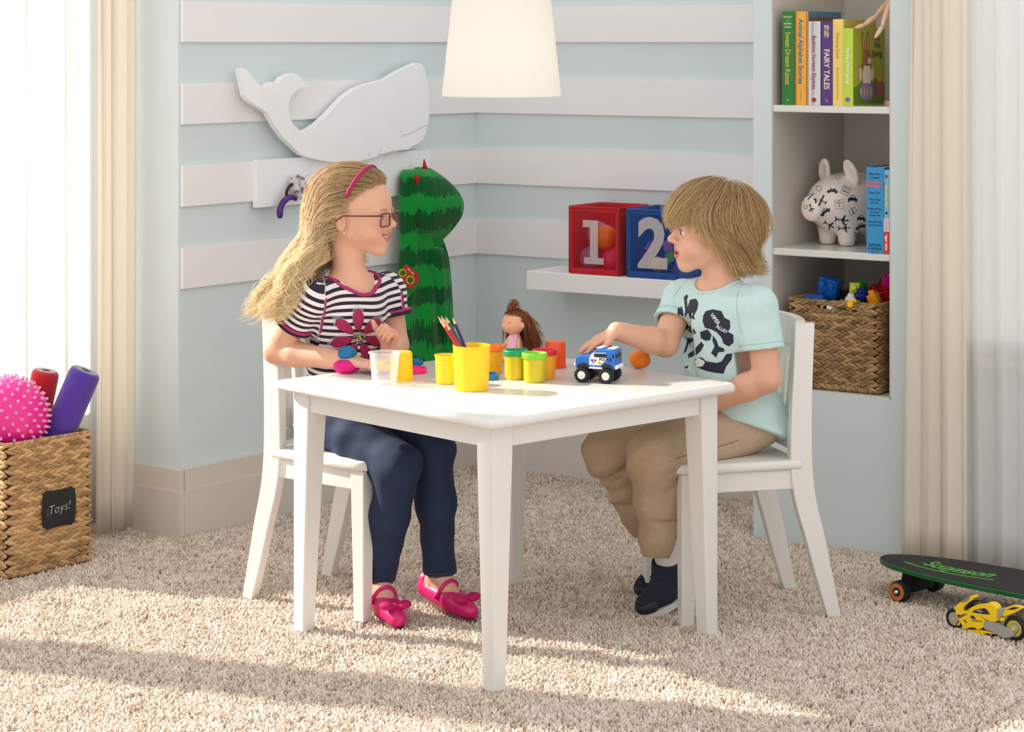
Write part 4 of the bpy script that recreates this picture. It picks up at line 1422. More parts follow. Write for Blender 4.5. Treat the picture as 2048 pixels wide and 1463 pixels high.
def strands(name, paths, rad, tints, m, parent, world=True, seg=3):
    """many hair strands as one mesh of thin tubes; paths (n, k, 3), tints (n, k)"""
    Pt = np.asarray(paths, float); n, k, _ = Pt.shape
    T = np.gradient(Pt, axis=1); T /= np.linalg.norm(T, axis=2, keepdims=True) + 1e-9
    ref = np.array([0.3, -0.9, 0.31]); ref = ref / np.linalg.norm(ref)
    B = np.cross(T, ref); B /= np.linalg.norm(B, axis=2, keepdims=True) + 1e-9
    N = np.cross(B, T)
    prof = np.sin(np.linspace(0.25, 1.0, k) * math.pi) ** 0.5 * 0.9 + 0.1
    prof[0] = 0.7; prof[-1] = 0.12
    rr = np.asarray(rad).reshape(-1, 1) * prof[None, :]
    V = np.zeros((n, k, seg, 3))
    for j in range(seg):
        a = 2 * math.pi * j / seg
        V[:, :, j] = Pt + rr[..., None] * (math.cos(a) * N + math.sin(a) * B)
    idx = np.arange(n * k * seg).reshape(n, k, seg)
    Fs = []
    for j in range(seg):
        l = (j + 1) % seg
        Fs.append(np.stack([idx[:, :-1, j], idx[:, :-1, l], idx[:, 1:, l], idx[:, 1:, j]], -1).reshape(-1, 4))
    o = mesh(name, V.reshape(-1, 3), np.concatenate(Fs), m, parent, True, world)
    setattr_f(o, 'tint', np.repeat(np.asarray(tints, float)[..., None], seg, 2).reshape(-1))
    return o
# doll hair
r_ = np.random.default_rng(4); paths = []; tn = []
for i in range(900):
    z = r_.uniform(-0.35, 1); a = r_.uniform(1.35, 2 * math.pi - 1.35) if z < 0.60 else r_.uniform(0, 2 * math.pi)
    dv = np.array([math.sqrt(1 - z * z) * math.cos(a), math.sqrt(1 - z * z) * math.sin(a), z])
    p = hc + dv * np.array([0.0245, 0.0245, 0.024]); path = [p]
    v = np.array([-0.5, 0.0, 0.1]) + r_.normal(size=3) * 0.35
    for s in range(9):
        g_ = path[-1] - hc; gn = g_ / np.linalg.norm(g_)
        v = v * 0.7 + np.array([-0.10, 0, -0.62]) + r_.normal(size=3) * 0.22 + gn * 0.1
        st = v / np.linalg.norm(v) * 0.0075
        q = path[-1] + st; e = q - hc; l = np.linalg.norm(e)
        if l < 0.0262: q = hc + e / l * 0.0262
        if q[2] < hc[2] + 0.015 and q[0] > -0.002: q[0] = -0.002 - 0.004 * r_.uniform(); q[1] = math.copysign(max(abs(q[1]), 0.024), q[1])
        path.append(q)
    paths.append(path); tn.append(np.full(10, r_.uniform(0, 1)))
for i in range(40):       # tangled loops on top
    a = np.linspace(0, math.pi, 10); w = r_.uniform(0.004, 0.010); hgt = r_.uniform(0.012, 0.024)
    paths.append(np.stack([0.006 + w * np.cos(a) + r_.normal() * 0.003, 0.004 * np.sin(a) + r_.normal() * 0.004 + 0 * a, hc[2] + 0.022 + hgt * np.sin(a)], 1)); tn.append(np.full(10, r_.uniform(0.4, 1)))
strands('doll_hair', paths, np.full(len(paths), 0.0006), tn, hair_mat('doll_hair', (70, 34, 18), (168, 100, 58)), doll, world=False)

# ------------------------------------------------------------------ police truck
tp = on_table(1190, 765); tf = u2((-0.94, 0.34))
tr = thing('toy_truck', 'blue and white police monster truck toy on the table', 'toy truck', (tp[0] + 0.008, tp[1] + 0.022, tp[2]), math.atan2(tf[1], tf[0]))
kx = 0.089 / 900; kz = 4.77 / F / 11.38
def tx(px, py): return (0.0445 - (px - 240) * kx, (1200 - py) * kz)
M_tb = plastic('truck_blue', (20, 110, 200), 0.25); M_tw = plastic('truck_white', (240, 242, 244), 0.3); M_tk = mat('tyre', (22, 22, 24), 0.65, bump=0.3, bscale=300); M_chr = mat('chrome', (225, 225, 215), 0.25, metal=0.8); M_blk = mat('black_gloss', (14, 14, 16), 0.15)
prof = [tx(*p) for p in ((242, 850), (242, 655), (275, 625), (420, 602), (560, 588), (600, 540), (660, 480), (700, 452), (1090, 440), (1138, 470), (1140, 870), (1080, 885), (560, 880), (330, 870))]
HW = 0.0235
mb = MB().prism(np.array(prof), lambda x, z, h: (x, h, z), -HW, HW, 0.0015)
o = mb.build('truck_body', M_tb, tr); bm = bmesh.new(); bm.from_mesh(o.data); bmesh.ops.recalc_face_normals(bm, faces=bm.faces); bm.to_mesh(o.data); bm.free()
bv = o.modifiers.new('b', 'BEVEL'); bv.width = 0.0012; bv.segments = 2; bv.limit_method = 'ANGLE'
def tpl(name, pts, m, off=0.0006, th=0.0008, side=1, sm=False):
    P = np.array([tx(*p) for p in pts])
    if sm: P = smooth_poly(P, 4)
    y0 = side * (HW - 0.0002); y1 = side * (HW + off)
    o = MB().prism(P, lambda x, z, h: (x, h, z), y0, y1).build(name, m, tr)
    bm = bmesh.new(); bm.from_mesh(o.data); bmesh.ops.recalc_face_normals(bm, faces=bm.faces); bm.to_mesh(o.data); bm.free()
    return o
for sd in (1, -1):
    tpl('door_panel', ((560, 800), (565, 640), (600, 580), (660, 520), (940, 512), (950, 700), (900, 710), (850, 760), (840, 800)), M_tw, 0.0006, side=sd)
    tpl('side_window', ((668, 618), (672, 536), (945, 530), (950, 622)), M_blk, 0.0010, side=sd)
    tpl('rear_window', ((1058, 552), (1118, 545), (1122, 632), (1098, 625)), M_blk, 0.0008, side=sd)
    tpl('running_board', ((560, 880), (565, 842), (850, 842), (860, 885)), M_tw, 0.0022, side=sd)
    for cx in (425, 950):        # wheel arches
        arc = [(cx + 150 * math.cos(a), 895 - 135 * math.sin(a)) for a in np.linspace(0, math.pi, 12)]
        tpl('wheel_arch', arc, M_blk, 0.0012, side=sd)
    tpl('shield_badge', ((590, 660), (735, 660), (740, 720), (665, 825), (600, 720)), mat('shield_white', (235, 235, 240), 0.4), 0.0012, side=sd)
    tpl('shield_blue', ((598, 668), (655, 668), (650, 740), (610, 715)), mat('shield_blue', (40, 50, 130), 0.4), 0.0015, side=sd)
    tpl('shield_red', ((672, 668), (730, 668), (715, 725), (680, 730)), mat('shield_red', (200, 40, 40), 0.4), 0.0015, side=sd)
    tpl('shield_star', ((640, 750), (660, 732), (680, 750), (660, 770)), mat('shield_blue2', (30, 50, 120), 0.4), 0.0015, side=sd)
    tpl('yellow_patch', ((762, 712), (838, 730), (830, 792), (770, 775)), mat('patch_yellow', (250, 200, 30), 0.4), 0.0012, side=sd)
    tpl('patch_slash', ((775, 722), (788, 722), (825, 770), (815, 775)), mat('patch_red', (200, 60, 30), 0.4), 0.0015, side=sd)
    cxz = tx(925, 668)
    lettering('lettering', 'POLICE', 0.0085, (lambda sd: lambda x, y: (cxz[0] - sd * x, sd * (HW + 0.0014), cxz[1] + y))(sd), mat('ink', (20, 22, 40), 0.5), tr, bold=0.0002)
# rear details
rx = tx(1140, 0)[0]
MB().box((rx - 0.0012, -0.018, tx(0, 640)[1]), (rx + 0.0005, 0.018, tx(0, 535)[1]), 0.0008).build('rear_screen', M_blk, tr)
MB().box((rx - 0.004, -0.0235, tx(0, 880)[1]), (rx + 0.001, 0.0235, tx(0, 790)[1]), 0.0015).build('rear_bumper', M_tw, tr)
for sy in (1, -1):
    MB().box((rx - 0.0014, sy * 0.020 - 0.002, tx(0, 740)[1]), (rx + 0.0004, sy * 0.020 + 0.002, tx(0, 680)[1]), 0.0006).build('tail_light', mat('tail_red', (180, 30, 40), 0.3), tr)
    fx = tx(242, 0)[0]
    MB().box((fx - 0.003, sy * 0.017 - 0.0045, tx(0, 745)[1]), (fx + 0.0012, sy * 0.017 + 0.0045, tx(0, 680)[1]), 0.001).build('headlight', mat('lamp_glass', (235, 235, 220), 0.15), tr)
fx = tx(242, 0)[0]
MB().box((fx - 0.002, -0.0235, tx(0, 850)[1]), (fx + 0.004, 0.0235, tx(0, 770)[1]), 0.0015).build('front_bumper', M_chr, tr)
MB().box((tx(830, 0)[0], -0.017, tx(0, 440)[1]), (tx(700, 0)[0], 0.017, tx(0, 405)[1]), 0.001).build('light_bar', mat('bar_glass', (225, 232, 240), 0.15), tr)
MB().box((tx(1110, 0)[0], -0.015, tx(0, 442)[1]), (tx(950, 0)[0], 0.015, tx(0, 412)[1]), 0.001).build('roof_rack', M_tw, tr)
MB().box((tx(1060, 0)[0], -0.012, tx(0, 960)[1]), (tx(400, 0)[0], 0.012, tx(0, 860)[1]), 0.001).build('chassis', M_blk, tr)
WR = 0.0158
for cx in (412, 955):
    X = tx(cx, 0)[0]
    for sy in (1, -1):
        wprof = [(0.0, -0.008), (WR * 0.6, -0.008), (WR * 0.92, -0.0075), (WR, -0.005), (WR, 0.005), (WR * 0.92, 0.0075), (WR * 0.62, 0.008), (WR * 0.58, 0.0062), (0, 0.0062)]
        M = Matrix.Translation((X, sy * 0.0255, WR)) @ Matrix.Rotation(-sy * math.pi / 2, 4, 'X')
        w = MB().lathe(wprof, 28).xf(M).build('wheel', M_tk, tr, True, auto=30)
        MB().lathe([(0, 0.0088), (0.003, 0.0088), (0.004, 0.0074), (0.0085, 0.0078), (0.0093, 0.0066), (0.0093, 0.006)], 20).xf(M).build('hub', M_chr, w, True, auto=30)
        tm = MB()
        for k in range(16):
            a = 2 * math.pi * k / 16
            tm.box((-0.0009, -0.0078, WR - 0.0006), (0.0009, 0.0078, WR + 0.0008), 0, Matrix.Translation((X, sy * 0.0255, WR)) @ Matrix.Rotation(a, 4, 'Y'))
        tm.build('tread', M_tk, w)

# ------------------------------------------------------------------ skateboard
st = np.array([0.852, 5.175]); sa = u2((0.717, -0.696)); sp_ = np.array([-sa[1], sa[0]])   # sp_: away from the camera
sk = thing('skateboard', 'black and green skateboard lying before the sheer curtain', 'skateboard', (st[0], st[1], 0), math.atan2(sa[1], sa[0]))
SL = 0.72; SWd = 0.098; out = []
for x in np.concatenate([0.5 * (1 - np.cos(np.linspace(0, math.pi, 25))) * SL]):
    f = x / SL
    hwid = SWd * (1 - abs(2 * f - 1) ** 2.6) ** 0.5 if 0 < f < 1 else 0
    out.append((x, hwid))
outl = np.array([(x, -y) for x, y in out] + [(x, y) for x, y in out[::-1][1:-1]])
def deckfn(x, y, h): return (x, y, 0.0670 + h)
mb = MB(); MBd = mb.prism(outl, deckfn, 0.0, 0.0105, 0.002)
mb.build('deck', mat('deck_green', (12, 92, 40), 0.35, noise=0.08, nscale=30), sk)
ins_ = inset(outl[::-1] if area2(outl) < 0 else outl, 0.0025)
P, T = refine2d(ins_, tess(ins_), 0.03)
mesh('grip_sheet', [deckfn(x, y, 0.0109) for x, y in P], T, mat('grip_black', (40, 37, 37), 0.85, noise=0.12, nscale=120, bump=0.4, bscale=900), sk)
M_lg = mat('logo_green', (88, 172, 62), 0.6, noise=0.08, nscale=150)
V, Fc = text_geo('Scuynson', 0.052, 0.0015, 0.2, 'CENTER')
P = [deckfn(0.205 + x * 0.90, 0.0 + y * 1.25 + 0.9 * (x * x) * 1.5 - 0.006, 0.0113) for x, y in V]
mesh('lettering', P, Fc, M_lg, sk)
q = [(x, -0.030 + 1.35 * x * x - 0.012) for x in np.linspace(-0.13, 0.11, 16)]
ring = [(x, y) for x, y in q] + [(x, y - 0.006) for x, y in q[::-1]]
P2, T2 = np.array(ring), tess(np.array(ring))
mesh('logo_swash', [deckfn(0.205 + x, y, 0.0113) for x, y in P2], T2, M_lg, sk)
for (x, y, l) in ((0.03, 0.03, 0.012), (0.08, -0.02, 0.02), (0.13, 0.06, 0.01), (0.1, 0.0, 0.014), (0.33, -0.05, 0.012), (0.36, 0.02, 0.01)):
    mesh('scuff', [deckfn(x + a, y + b, 0.0114) for a, b in ((0, 0), (l, 0.003), (l * 0.8, 0.006), (0.002, 0.004))], [(0, 1, 2, 3)], mat('scuff_grey', (120, 118, 116), 0.9), sk)
M_tr = mat('truck_black', (24, 23, 24), 0.5); M_ow = mat('wheel_orange', (196, 112, 52), 0.5, noise=0.15, nscale=90)
for x in (0.095, 0.60):
    tk = MB().box((x - 0.035, -0.026, 0.055), (x + 0.035, 0.026, 0.0672), 0.002).build('truck_base', M_tr, sk)
    MB().hexa([(x - 0.018, -0.045, 0.018), (x + 0.018, -0.045, 0.018), (x + 0.018, 0.045, 0.018), (x - 0.018, 0.045, 0.018), (x - 0.026, -0.018, 0.056), (x + 0.026, -0.018, 0.056), (x + 0.026, 0.018, 0.056), (x - 0.026, 0.018, 0.056)]).build('hanger', M_tr, tk)
    MB().tube([(x, -0.088, 0.0235), (x, 0.088, 0.0235)], 0.004, 10).build('axle', M_chr, tk, True)
    for sy in (1, -1):
        M = Matrix.Translation((x, sy * 0.067, 0.0235)) @ Matrix.Rotation(-sy * math.pi / 2, 4, 'X')
        w = MB().lathe([(0, -0.015), (0.019, -0.015), (0.0235, -0.010), (0.0235, 0.010), (0.021, 0.0145), (0, 0.0145)], 28).xf(M).build('wheel', M_tk, sk, True, auto=35)
        MB().lathe([(0.0195, 0.0146), (0.0195, 0.0156), (0.0105, 0.0156), (0.010, 0.0140), (0.004, 0.0140), (0.0035, 0.019), (0, 0.019)], 24).xf(M).build('wheel_face', M_ow, w, True, auto=35)
        MB().lathe([(0.0098, 0.0142), (0.0098, 0.0150), (0.0045, 0.0150)], 20).xf(M).build('bearing', M_tr, w, True, auto=35)

# ------------------------------------------------------------------ toy motorcycle
mf = u2((-0.74, 0.67)); mp = (np.array([0.9576, 4.82]) + np.array([1.043, 4.737])) / 2
mo = thing('toy_motorcycle', 'yellow toy sports motorcycle standing on the carpet', 'toy motorcycle', (mp[0] + 0.004, mp[1] - 0.01, 0.002), math.atan2(mf[1], mf[0]))
kk = 4.76 / F / 12.19
def mx_(px, py):
    g = 940 + (px - 370) * 0.1884
    return ((1050 - px) * kk / 0.80, (g - py) * kk * 1.0)
M_my = plastic('bike_yellow', (250, 210, 20), 0.25); M_ms = mat('bike_silver', (176, 174, 172), 0.35, metal=0.4); M_mg = mat('smoke_screen', (130, 132, 134), 0.2); M_nv = mat('bike_navy', (32, 28, 66), 0.4); M_mor = mat('bike_orange', (236, 140, 40), 0.4)
def mpl(name, pts, m, y0, y1, bev=0.002, par=None, sm=True):
    P = np.array([mx_(*p) for p in pts])
    if sm: P = smooth_poly(P, 3)
    o = MB().prism(P, lambda x, z, h: (x, h, z), y0, y1).build(name, m, par or mo)
    bm = bmesh.new(); bm.from_mesh(o.data); bmesh.ops.recalc_face_normals(bm, faces=bm.faces); bm.to_mesh(o.data); bm.free()
    if bev:
        bv = o.modifiers.new('b', 'BEVEL'); bv.width = bev; bv.segments = 2; bv.limit_method = 'ANGLE'; bv.angle_limit = math.radians(50)
    return o
def wheel_m(px, py, r, w):
    x, z = mx_(px, py); z = r
    M = Matrix.Translation((x, 0, z)) @ Matrix.Rotation(-math.pi / 2, 4, 'X')
    a = MB().lathe([(r * 0.66, -w * 0.8), (r * 0.8, -w), (r * 0.95, -w * 0.7), (r, 0), (r * 0.95, w * 0.7), (r * 0.8, w), (r * 0.66, w * 0.8)], 36, close=True).xf(M).build('tyre', M_tk, mo, True)
    return x, z, M, a
x, z, M, a = wheel_m(365, 715, 0.0218, 0.0055)
MB().lathe([(0, -0.004), (0.0142, -0.004), (0.0142, 0.004), (0, 0.0045)], 28).xf(M).build('rim', M_ms, a, True, auto=30)
MB().lathe([(0, 0.0066), (0.0118, 0.0066), (0.0118, 0.0056), (0.004, 0.0056)], 28).xf(M).build('brake_disc', M_ms, a, True, auto=30)
MB().lathe([(0, 0.0078), (0.002, 0.0078), (0.002, 0.006)], 12).xf(M).build('axle_cap', M_my, a, True, auto=30)
x, z, M, a = wheel_m(1700, 900, 0.0262, 0.0075)
MB().lathe([(0.0095, 0.0035), (0.0165, 0.0045), (0.0175, 0.006), (0.0158, 0.006)], 32).xf(M).build('rim', mat('rim_yellow', (214, 200, 90), 0.35, metal=0.3), a, True, auto=30)
MB().lathe([(0, 0.0095), (0.0085, 0.0085), (0.0105, 0.005), (0, 0.004)], 28).xf(M).build('hub', M_ms, a, True, auto=30)
MB().lathe([(0, 0.0115), (0.0034, 0.0115), (0.0038, 0.009)], 16).xf(M).build('axle_cap', M_my, a, True, auto=30)
mpl('fairing', ((440, 480), (520, 440), (640, 470), (800, 560), (980, 600), (1100, 700), (1080, 830), (960, 920), (800, 870), (700, 900), (620, 900), (560, 760), (480, 640)), M_my, -0.0125, 0.0125, 0.003)
mpl('nose_cowl', ((390, 410), (480, 310), (650, 160), (800, 105), (835, 130), (820, 200), (700, 300), (640, 400), (560, 470), (430, 470)), M_my, -0.0095, 0.0095, 0.003)
mpl('windscreen', ((540, 262), (640, 165), (745, 125), (720, 190), (640, 255)), M_mg, -0.0102, 0.0102, 0.001)
mpl('fuel_tank', ((600, 520), (720, 430), (900, 320), (1120, 280), (1240, 300), (1330, 400), (1350, 600), (1330, 720), (1150, 690), (1000, 600), (760, 560)), M_my, -0.0118, 0.0118, 0.004)
mpl('tank_cap', ((980, 320), (1010, 275), (1120, 270), (1130, 315), (1050, 335)), M_blk, -0.006, 0.006, 0.001)
mpl('handlebar', ((640, 380), (740, 270), (840, 190), (1000, 190), (1010, 215), (880, 260), (780, 340), (720, 440), (690, 440)), M_blk, -0.0155, 0.0155, 0.001, sm=False)
mpl('seat', ((1250, 480), (1340, 430), (1510, 400), (1490, 470), (1470, 560), (1340, 640)), M_ms, -0.0085, 0.0085, 0.002)
mpl('tail_cowl', ((1470, 590), (1500, 450), (1600, 350), (1750, 345), (1860, 385), (1840, 420), (1640, 540)), M_my, -0.0085, 0.0085, 0.002)
mpl('swing_arm', ((1080, 740), (1150, 705), (1330, 750), (1560, 860), (1690, 940), (1720, 1060), (1500, 1100), (1260, 960), (1090, 900)), M_ms, -0.0135, 0.0135, 0.002)
mpl('belly_pan', ((690, 930), (900, 930), (1180, 960), (1400, 1040), (1420, 1090), (1180, 1130), (950, 1090), (760, 1020)), M_my, -0.0105, 0.0105, 0.002)
mpl('fork', ((440, 640), (500, 660), (400, 860), (340, 830)), M_ms, -0.0085, 0.0085, 0.001, sm=False)
mpl('front_mudguard', ((420, 500), (520, 560), (560, 700), (500, 840), (440, 860), (520, 700), (460, 580)), M_my, -0.0078, 0.0078, 0.001, sm=False)
mpl('rear_mudguard', ((1340, 660), (1480, 610), (1500, 700), (1420, 720)), M_my, -0.007, 0.007, 0.001, sm=False)
mpl('engine', ((700, 890), (1150, 880), (1200, 960), (760, 960)), M_blk, -0.009, 0.009, 0.001, sm=False)
for pts, m_ in ((((800, 500), (900, 430), (1080, 395), (1140, 430), (1210, 545), (1050, 540), (930, 520)), M_nv), (((1550, 430), (1700, 360), (1840, 370), (1700, 430)), M_nv),):
    mpl('stripe_decal', pts, m_, 0.0120 if pts[0][0] < 1000 else 0.0086, 0.0124 if pts[0][0] < 1000 else 0.0090, 0, sm=False)
for pts, m_ in ((((480, 570), (720, 540), (560, 640), (500, 650)), M_nv), (((620, 690), (660, 690), (700, 760), (680, 770)), M_nv), (((780, 580), (850, 580), (900, 680), (780, 640)), M_nv), (((500, 600), (660, 560), (640, 600), (520, 640)), M_mor), (((700, 900), (880, 870), (900, 920), (720, 920)), M_nv)):
    mpl('stripe_decal', pts, m_, 0.0127, 0.0130, 0, sm=False)
mpl('stripe_decal', ((1080, 1010), (1330, 1020), (1400, 1070), (1180, 1110), (1090, 1060)), M_nv, 0.0107, 0.0110, 0, sm=False)
for s, px, py, sz, yy, m_, ang in (('ADVANCE', 920, 712, 0.0052, 0.0132, M_nv, -0.10), ('7', 1215, 1065, 0.0085, 0.0114, M_tw, 0), ('7K', 545, 545, 0.006, 0.0134, M_tw, 0), ('SPORT', 980, 470, 0.0045, 0.0128, M_tw, 0.12)):
    cx, cz = mx_(px, py)
    lettering('lettering', s, sz, (lambda cx, cz, yy, ang: lambda x, y: (cx - x, yy, cz + y - ang * x))(cx, cz, yy, ang), m_, mo, bold=0.0001)

# ------------------------------------------------------------------ books (local: x across the spine, y into the shelf, z up)
ARZ = math.atan2(fa[1], fa[0])
def recalc(o):
    bm = bmesh.new(); bm.from_mesh(o.data); bmesh.ops.recalc_face_normals(bm, faces=bm.faces); bm.to_mesh(o.data); bm.free(); return o
def paper(nm, rgb, rough=0.4): return mat('cover_' + nm, rgb, rough, noise=0.03, nscale=40)
def book(label, s, d, z, w, dep, h, spine, cover, group, tilt=0.0):
    b = thing('book', label, 'book', bk(s, d, z), ARZ, group)
    b.rotation_euler = (0, tilt, ARZ)
    t = 0.0022
    mb = MB().box((0, 0.0, 0), (t, dep, h), 0.0006); mb.build('cover_board', cover, b)
    mb = MB().box((w - t, 0.0, 0), (w, dep, h), 0.0006); mb.build('cover_board', cover, b)
    # rounded spine
    n = 8; poly = [(w * i / n, -0.003 * math.sin(math.pi * i / n) - 0.0005) for i in range(n + 1)] + [(w, 0.002), (0, 0.002)]
    recalc(MB().prism(np.array(poly), lambda x, y, q: (x, y, q), 0, h).build('spine', spine, b))
    MB().box((t, 0.0025, 0.003), (w - t, dep - 0.004, h - 0.003)).build('pages', mat('pages', (236, 228, 210), 0.8, noise=0.08, nscale=300, stretch=(40, 1, 1)), b)
    return b
def spine_text(b, w, s, size, zc, m, bold=0.0003, shear=0, sx=1.0, xo=0.0, across=False):
    if across:
        return lettering('lettering', s, size, lambda x, y: (w / 2 + x * sx, -0.0040, zc + y), m, b, bold, shear)
    return lettering('lettering', s, size, lambda x, y: (w / 2 + xo + y, -0.0040, zc - x * sx), m, b, bold, shear)
G1 = 'picture books on the upper shelf'
def ink(nm, rgb): return mat('ink_' + nm, rgb, 0.5)
w = 0.0350; b = book('green storybook standing against the cubby side', 0.0755, 0.012, SH1 + .0003, w, 0.19, 0.2365, paper('green', (30, 124, 44)), paper('green', (30, 124, 44)), G1)
spine_text(b, w, 'Sweet Dream Kisses', 0.0205, 0.118, ink('gold', (226, 186, 84)), sx=0.78)
for k, s_ in enumerate(('TREASURY', 'of', 'BEDTIME', 'STORIES')): spine_text(b, w, s_, 0.0062, 0.222 - 0.0085 * k, ink('cream', (236, 230, 200)), across=True, bold=0.0001, sx=0.85)
lettering('emblem', '8', 0.011, lambda x, y: (w / 2 + x, -0.0040, 0.012 + y), ink('gold', (226, 186, 84)), b)
w = 0.0362; b = book('orange spined alphabet storybook with a blue cover', 0.1122, 0.012, SH1 + .0003, w, 0.19, 0.236, paper('orange', (240, 176, 60)), paper('blue_cover', (70, 124, 160)), G1)
spine_text(b, w, 'Animal Alphabet Stories', 0.0195, 0.135, ink('steel_blue', (70, 110, 140)), sx=0.86, xo=-0.001)
spine_text(b, w, 'A treasury', 0.006, 0.025, ink('steel_blue', (70, 110, 140)), bold=0)
for xo in (0.003, w - 0.003): MB().box((xo - 0.0004, -0.0036, 0.001), (xo + 0.0004, -0.0012, 0.235)).build('spine_rule', ink('rust', (200, 100, 40)), b)
MB().box((w + 0.0001, 0.01, 0.15), (w + 0.0005, 0.18, 0.222)).build('cover_picture', paper('brown_panel', (120, 84, 40)), b)
w = 0.0335; b = book('silver foil spined nursery rhyme book', 0.1505, 0.010, SH1 + .0003, w, 0.19, 0.211, mat('silver_foil', (200, 200, 204), 0.28, metal=0.85, bump=0.6, bscale=60), paper('teal_cover', (60, 110, 140)), G1)
spine_text(b, w, 'Bedtime Nursery Rhymes', 0.0150, 0.108, ink('rose', (170, 50, 90)), sx=0.86)
MB().lathe([(0, 0), (0.006, 0), (0.006, 0.0004), (0, 0.0005)], 20).xf(Matrix.Translation((w / 2, -0.0036, 0.014)) @ Matrix.Rotation(math.pi / 2, 4, 'X')).build('emblem', ink('crimson', (176, 20, 40)), b)
w = 0.0318; b = book('purple book lettered as fairy tales in cream', 0.1862, 0.010, SH1 + .0003, w, 0.19, 0.211, paper('purple', (88, 44, 128)), paper('purple', (88, 44, 128)), G1)
spine_text(b, w, 'FAIRY TALES', 0.0210, 0.091, ink('cream', (240, 226, 190)), bold=0.0004, sx=0.86)
for i in range(2):
    for j in range(7):
        c_ = ((230, 90, 150), (90, 180, 220), (250, 210, 80), (150, 210, 120))[(i + j) % 4]
        MB().box((w / 2 - 0.0065 + i * 0.007, -0.0040, 0.170 + j * 0.0045), (w / 2 - 0.0005 + i * 0.007, -0.0030, 0.1738 + j * 0.0045)).build('spine_picture', ink('dot%d' % ((i + j) % 4), c_), b)
lettering('emblem', '8', 0.010, lambda x, y: (w / 2 + x, -0.0040, 0.012 + y), ink('gold', (226, 186, 84)), b)
w = 0.0290; b = book('pale yellow picture book beside the lime one', 0.2192, 0.008, SH1 + .0003, w, 0.19, 0.216, paper('straw', (246, 216, 110)), paper('olive_cover', (196, 186, 80)), G1)
spine_text(b, w, 'Dancing Duck', 0.0120, 0.150, ink('straw_dark', (200, 160, 60)), sx=0.95)
spine_text(b, w, 'Illustrated by Rachel Brown', 0.0085, 0.055, ink('straw_dark', (200, 160, 60)), bold=0.0001, sx=0.85)
w = 0.0262; b = book('lime green picture book with a brown rabbit cover', 0.2498, 0.004, SH1 + .0003, w, 0.188, 0.1935, paper('lime', (196, 220, 70)), paper('lime_cover', (178, 190, 60)), G1)
spine_text(b, w, 'My Very First Spring', 0.0125, 0.100, ink('white', (240, 244, 226)), sx=0.86)
MB().lathe([(0, 0), (0.0062, 0), (0.0062, 0.0004), (0, 0.0005)], 20).xf(Matrix.Translation((w / 2, -0.0036, 0.016)) @ Matrix.Rotation(math.pi / 2, 4, 'X')).build('emblem', ink('lilac', (120, 100, 170)), b)
def cov(name, pts, rgb, lay, sm=True):
    P = np.array(pts, float)
    if sm: P = smooth_poly(P, 4)
    if area2(P) < 0: P = P[::-1]
    mesh(name, [(w + 0.0002 + 0.00025 * lay, y, z) for y, z in P], tess(P), ink('%d_%d_%d' % rgb, rgb), b)
def ell2(cy, cz, ry, rz, n=14, rot=0.0):
    a = np.linspace(0, 2 * math.pi, n, endpoint=False)
    y = ry * np.cos(a); z = rz * np.sin(a)
    return [(cy + yy * math.cos(rot) - zz * math.sin(rot), cz + yy * math.sin(rot) + zz * math.cos(rot)) for yy, zz in zip(y, z)]
cov('cover_picture', ((0.003, 0.003), (0.185, 0.003), (0.185, 0.055), (0.12, 0.07), (0.06, 0.06), (0.003, 0.045)), (104, 140, 44), 0, False)
for cy, rt in ((0.058, 0.20), (0.083, -0.12)): cov('cover_picture', ell2(cy, 0.158, 0.0085, 0.030, rot=rt), (150, 104, 62), 1, False); 
for cy, rt in ((0.058, 0.20), (0.083, -0.12)): cov('cover_picture', ell2(cy, 0.158, 0.0045, 0.022, rot=rt), (224, 150, 130), 2, False)
cov('cover_picture', ell2(0.078, 0.120, 0.026, 0.022), (164, 116, 70), 3, False)
cov('cover_picture', ell2(0.092, 0.112, 0.010, 0.008), (236, 220, 196), 4, False)
cov('cover_picture', ell2(0.084, 0.126, 0.0022, 0.003), (30, 24, 20), 4, False)
cov('cover_picture', ell2(0.075, 0.078, 0.040, 0.036), (164, 116, 70), 2, False)
cov('cover_picture', ell2(0.078, 0.074, 0.026, 0.032), (240, 230, 212), 3, False)
for cy in (0.040, 0.110): cov('cover_picture', ell2(cy, 0.078, 0.009, 0.019), (236, 214, 190), 4, False)
cov('cover_picture', ell2(0.074, 0.035, 0.042, 0.022), (150, 140, 190), 4, False)
for k in range(4): cov('cover_picture', ell2(0.046 + k * 0.018, 0.035, 0.004, 0.012), (236, 190, 120), 5, False)
cov('cover_picture', ell2(0.150, 0.038, 0.021, 0.018), (196, 80, 120), 4, False)
cov('cover_picture', ell2(0.150, 0.068, 0.014, 0.013), (236, 170, 50), 4, False)
for k, (s_, yy, zz, sz) in enumerate((('Very', 0.138, 0.168, 0.019), ('First', 0.143, 0.150, 0.019), ('Spring', 0.138, 0.129, 0.024))):
    lettering('lettering', s_, sz, (lambda yy, zz: lambda x, y: (w + 0.0008, yy + x, zz + y))(yy, zz), ink('violet', (84, 70, 120)) if k != 2 else ink('olive', (70, 70, 40)), b, 0.0003)
G2 = 'books beside the piggy bank'
sB = 0.0545 + (1733 - 1545) / 728.5
w = 0.0465; b = book('thick light blue treasury beside the piggy bank', sB, 0.004, SH2 + .0003, w, 0.16, 0.2125, paper('sky', (50, 150, 210)), paper('sky_dark', (30, 100, 150)), G2)
NV = ink('navy', (20, 34, 70))
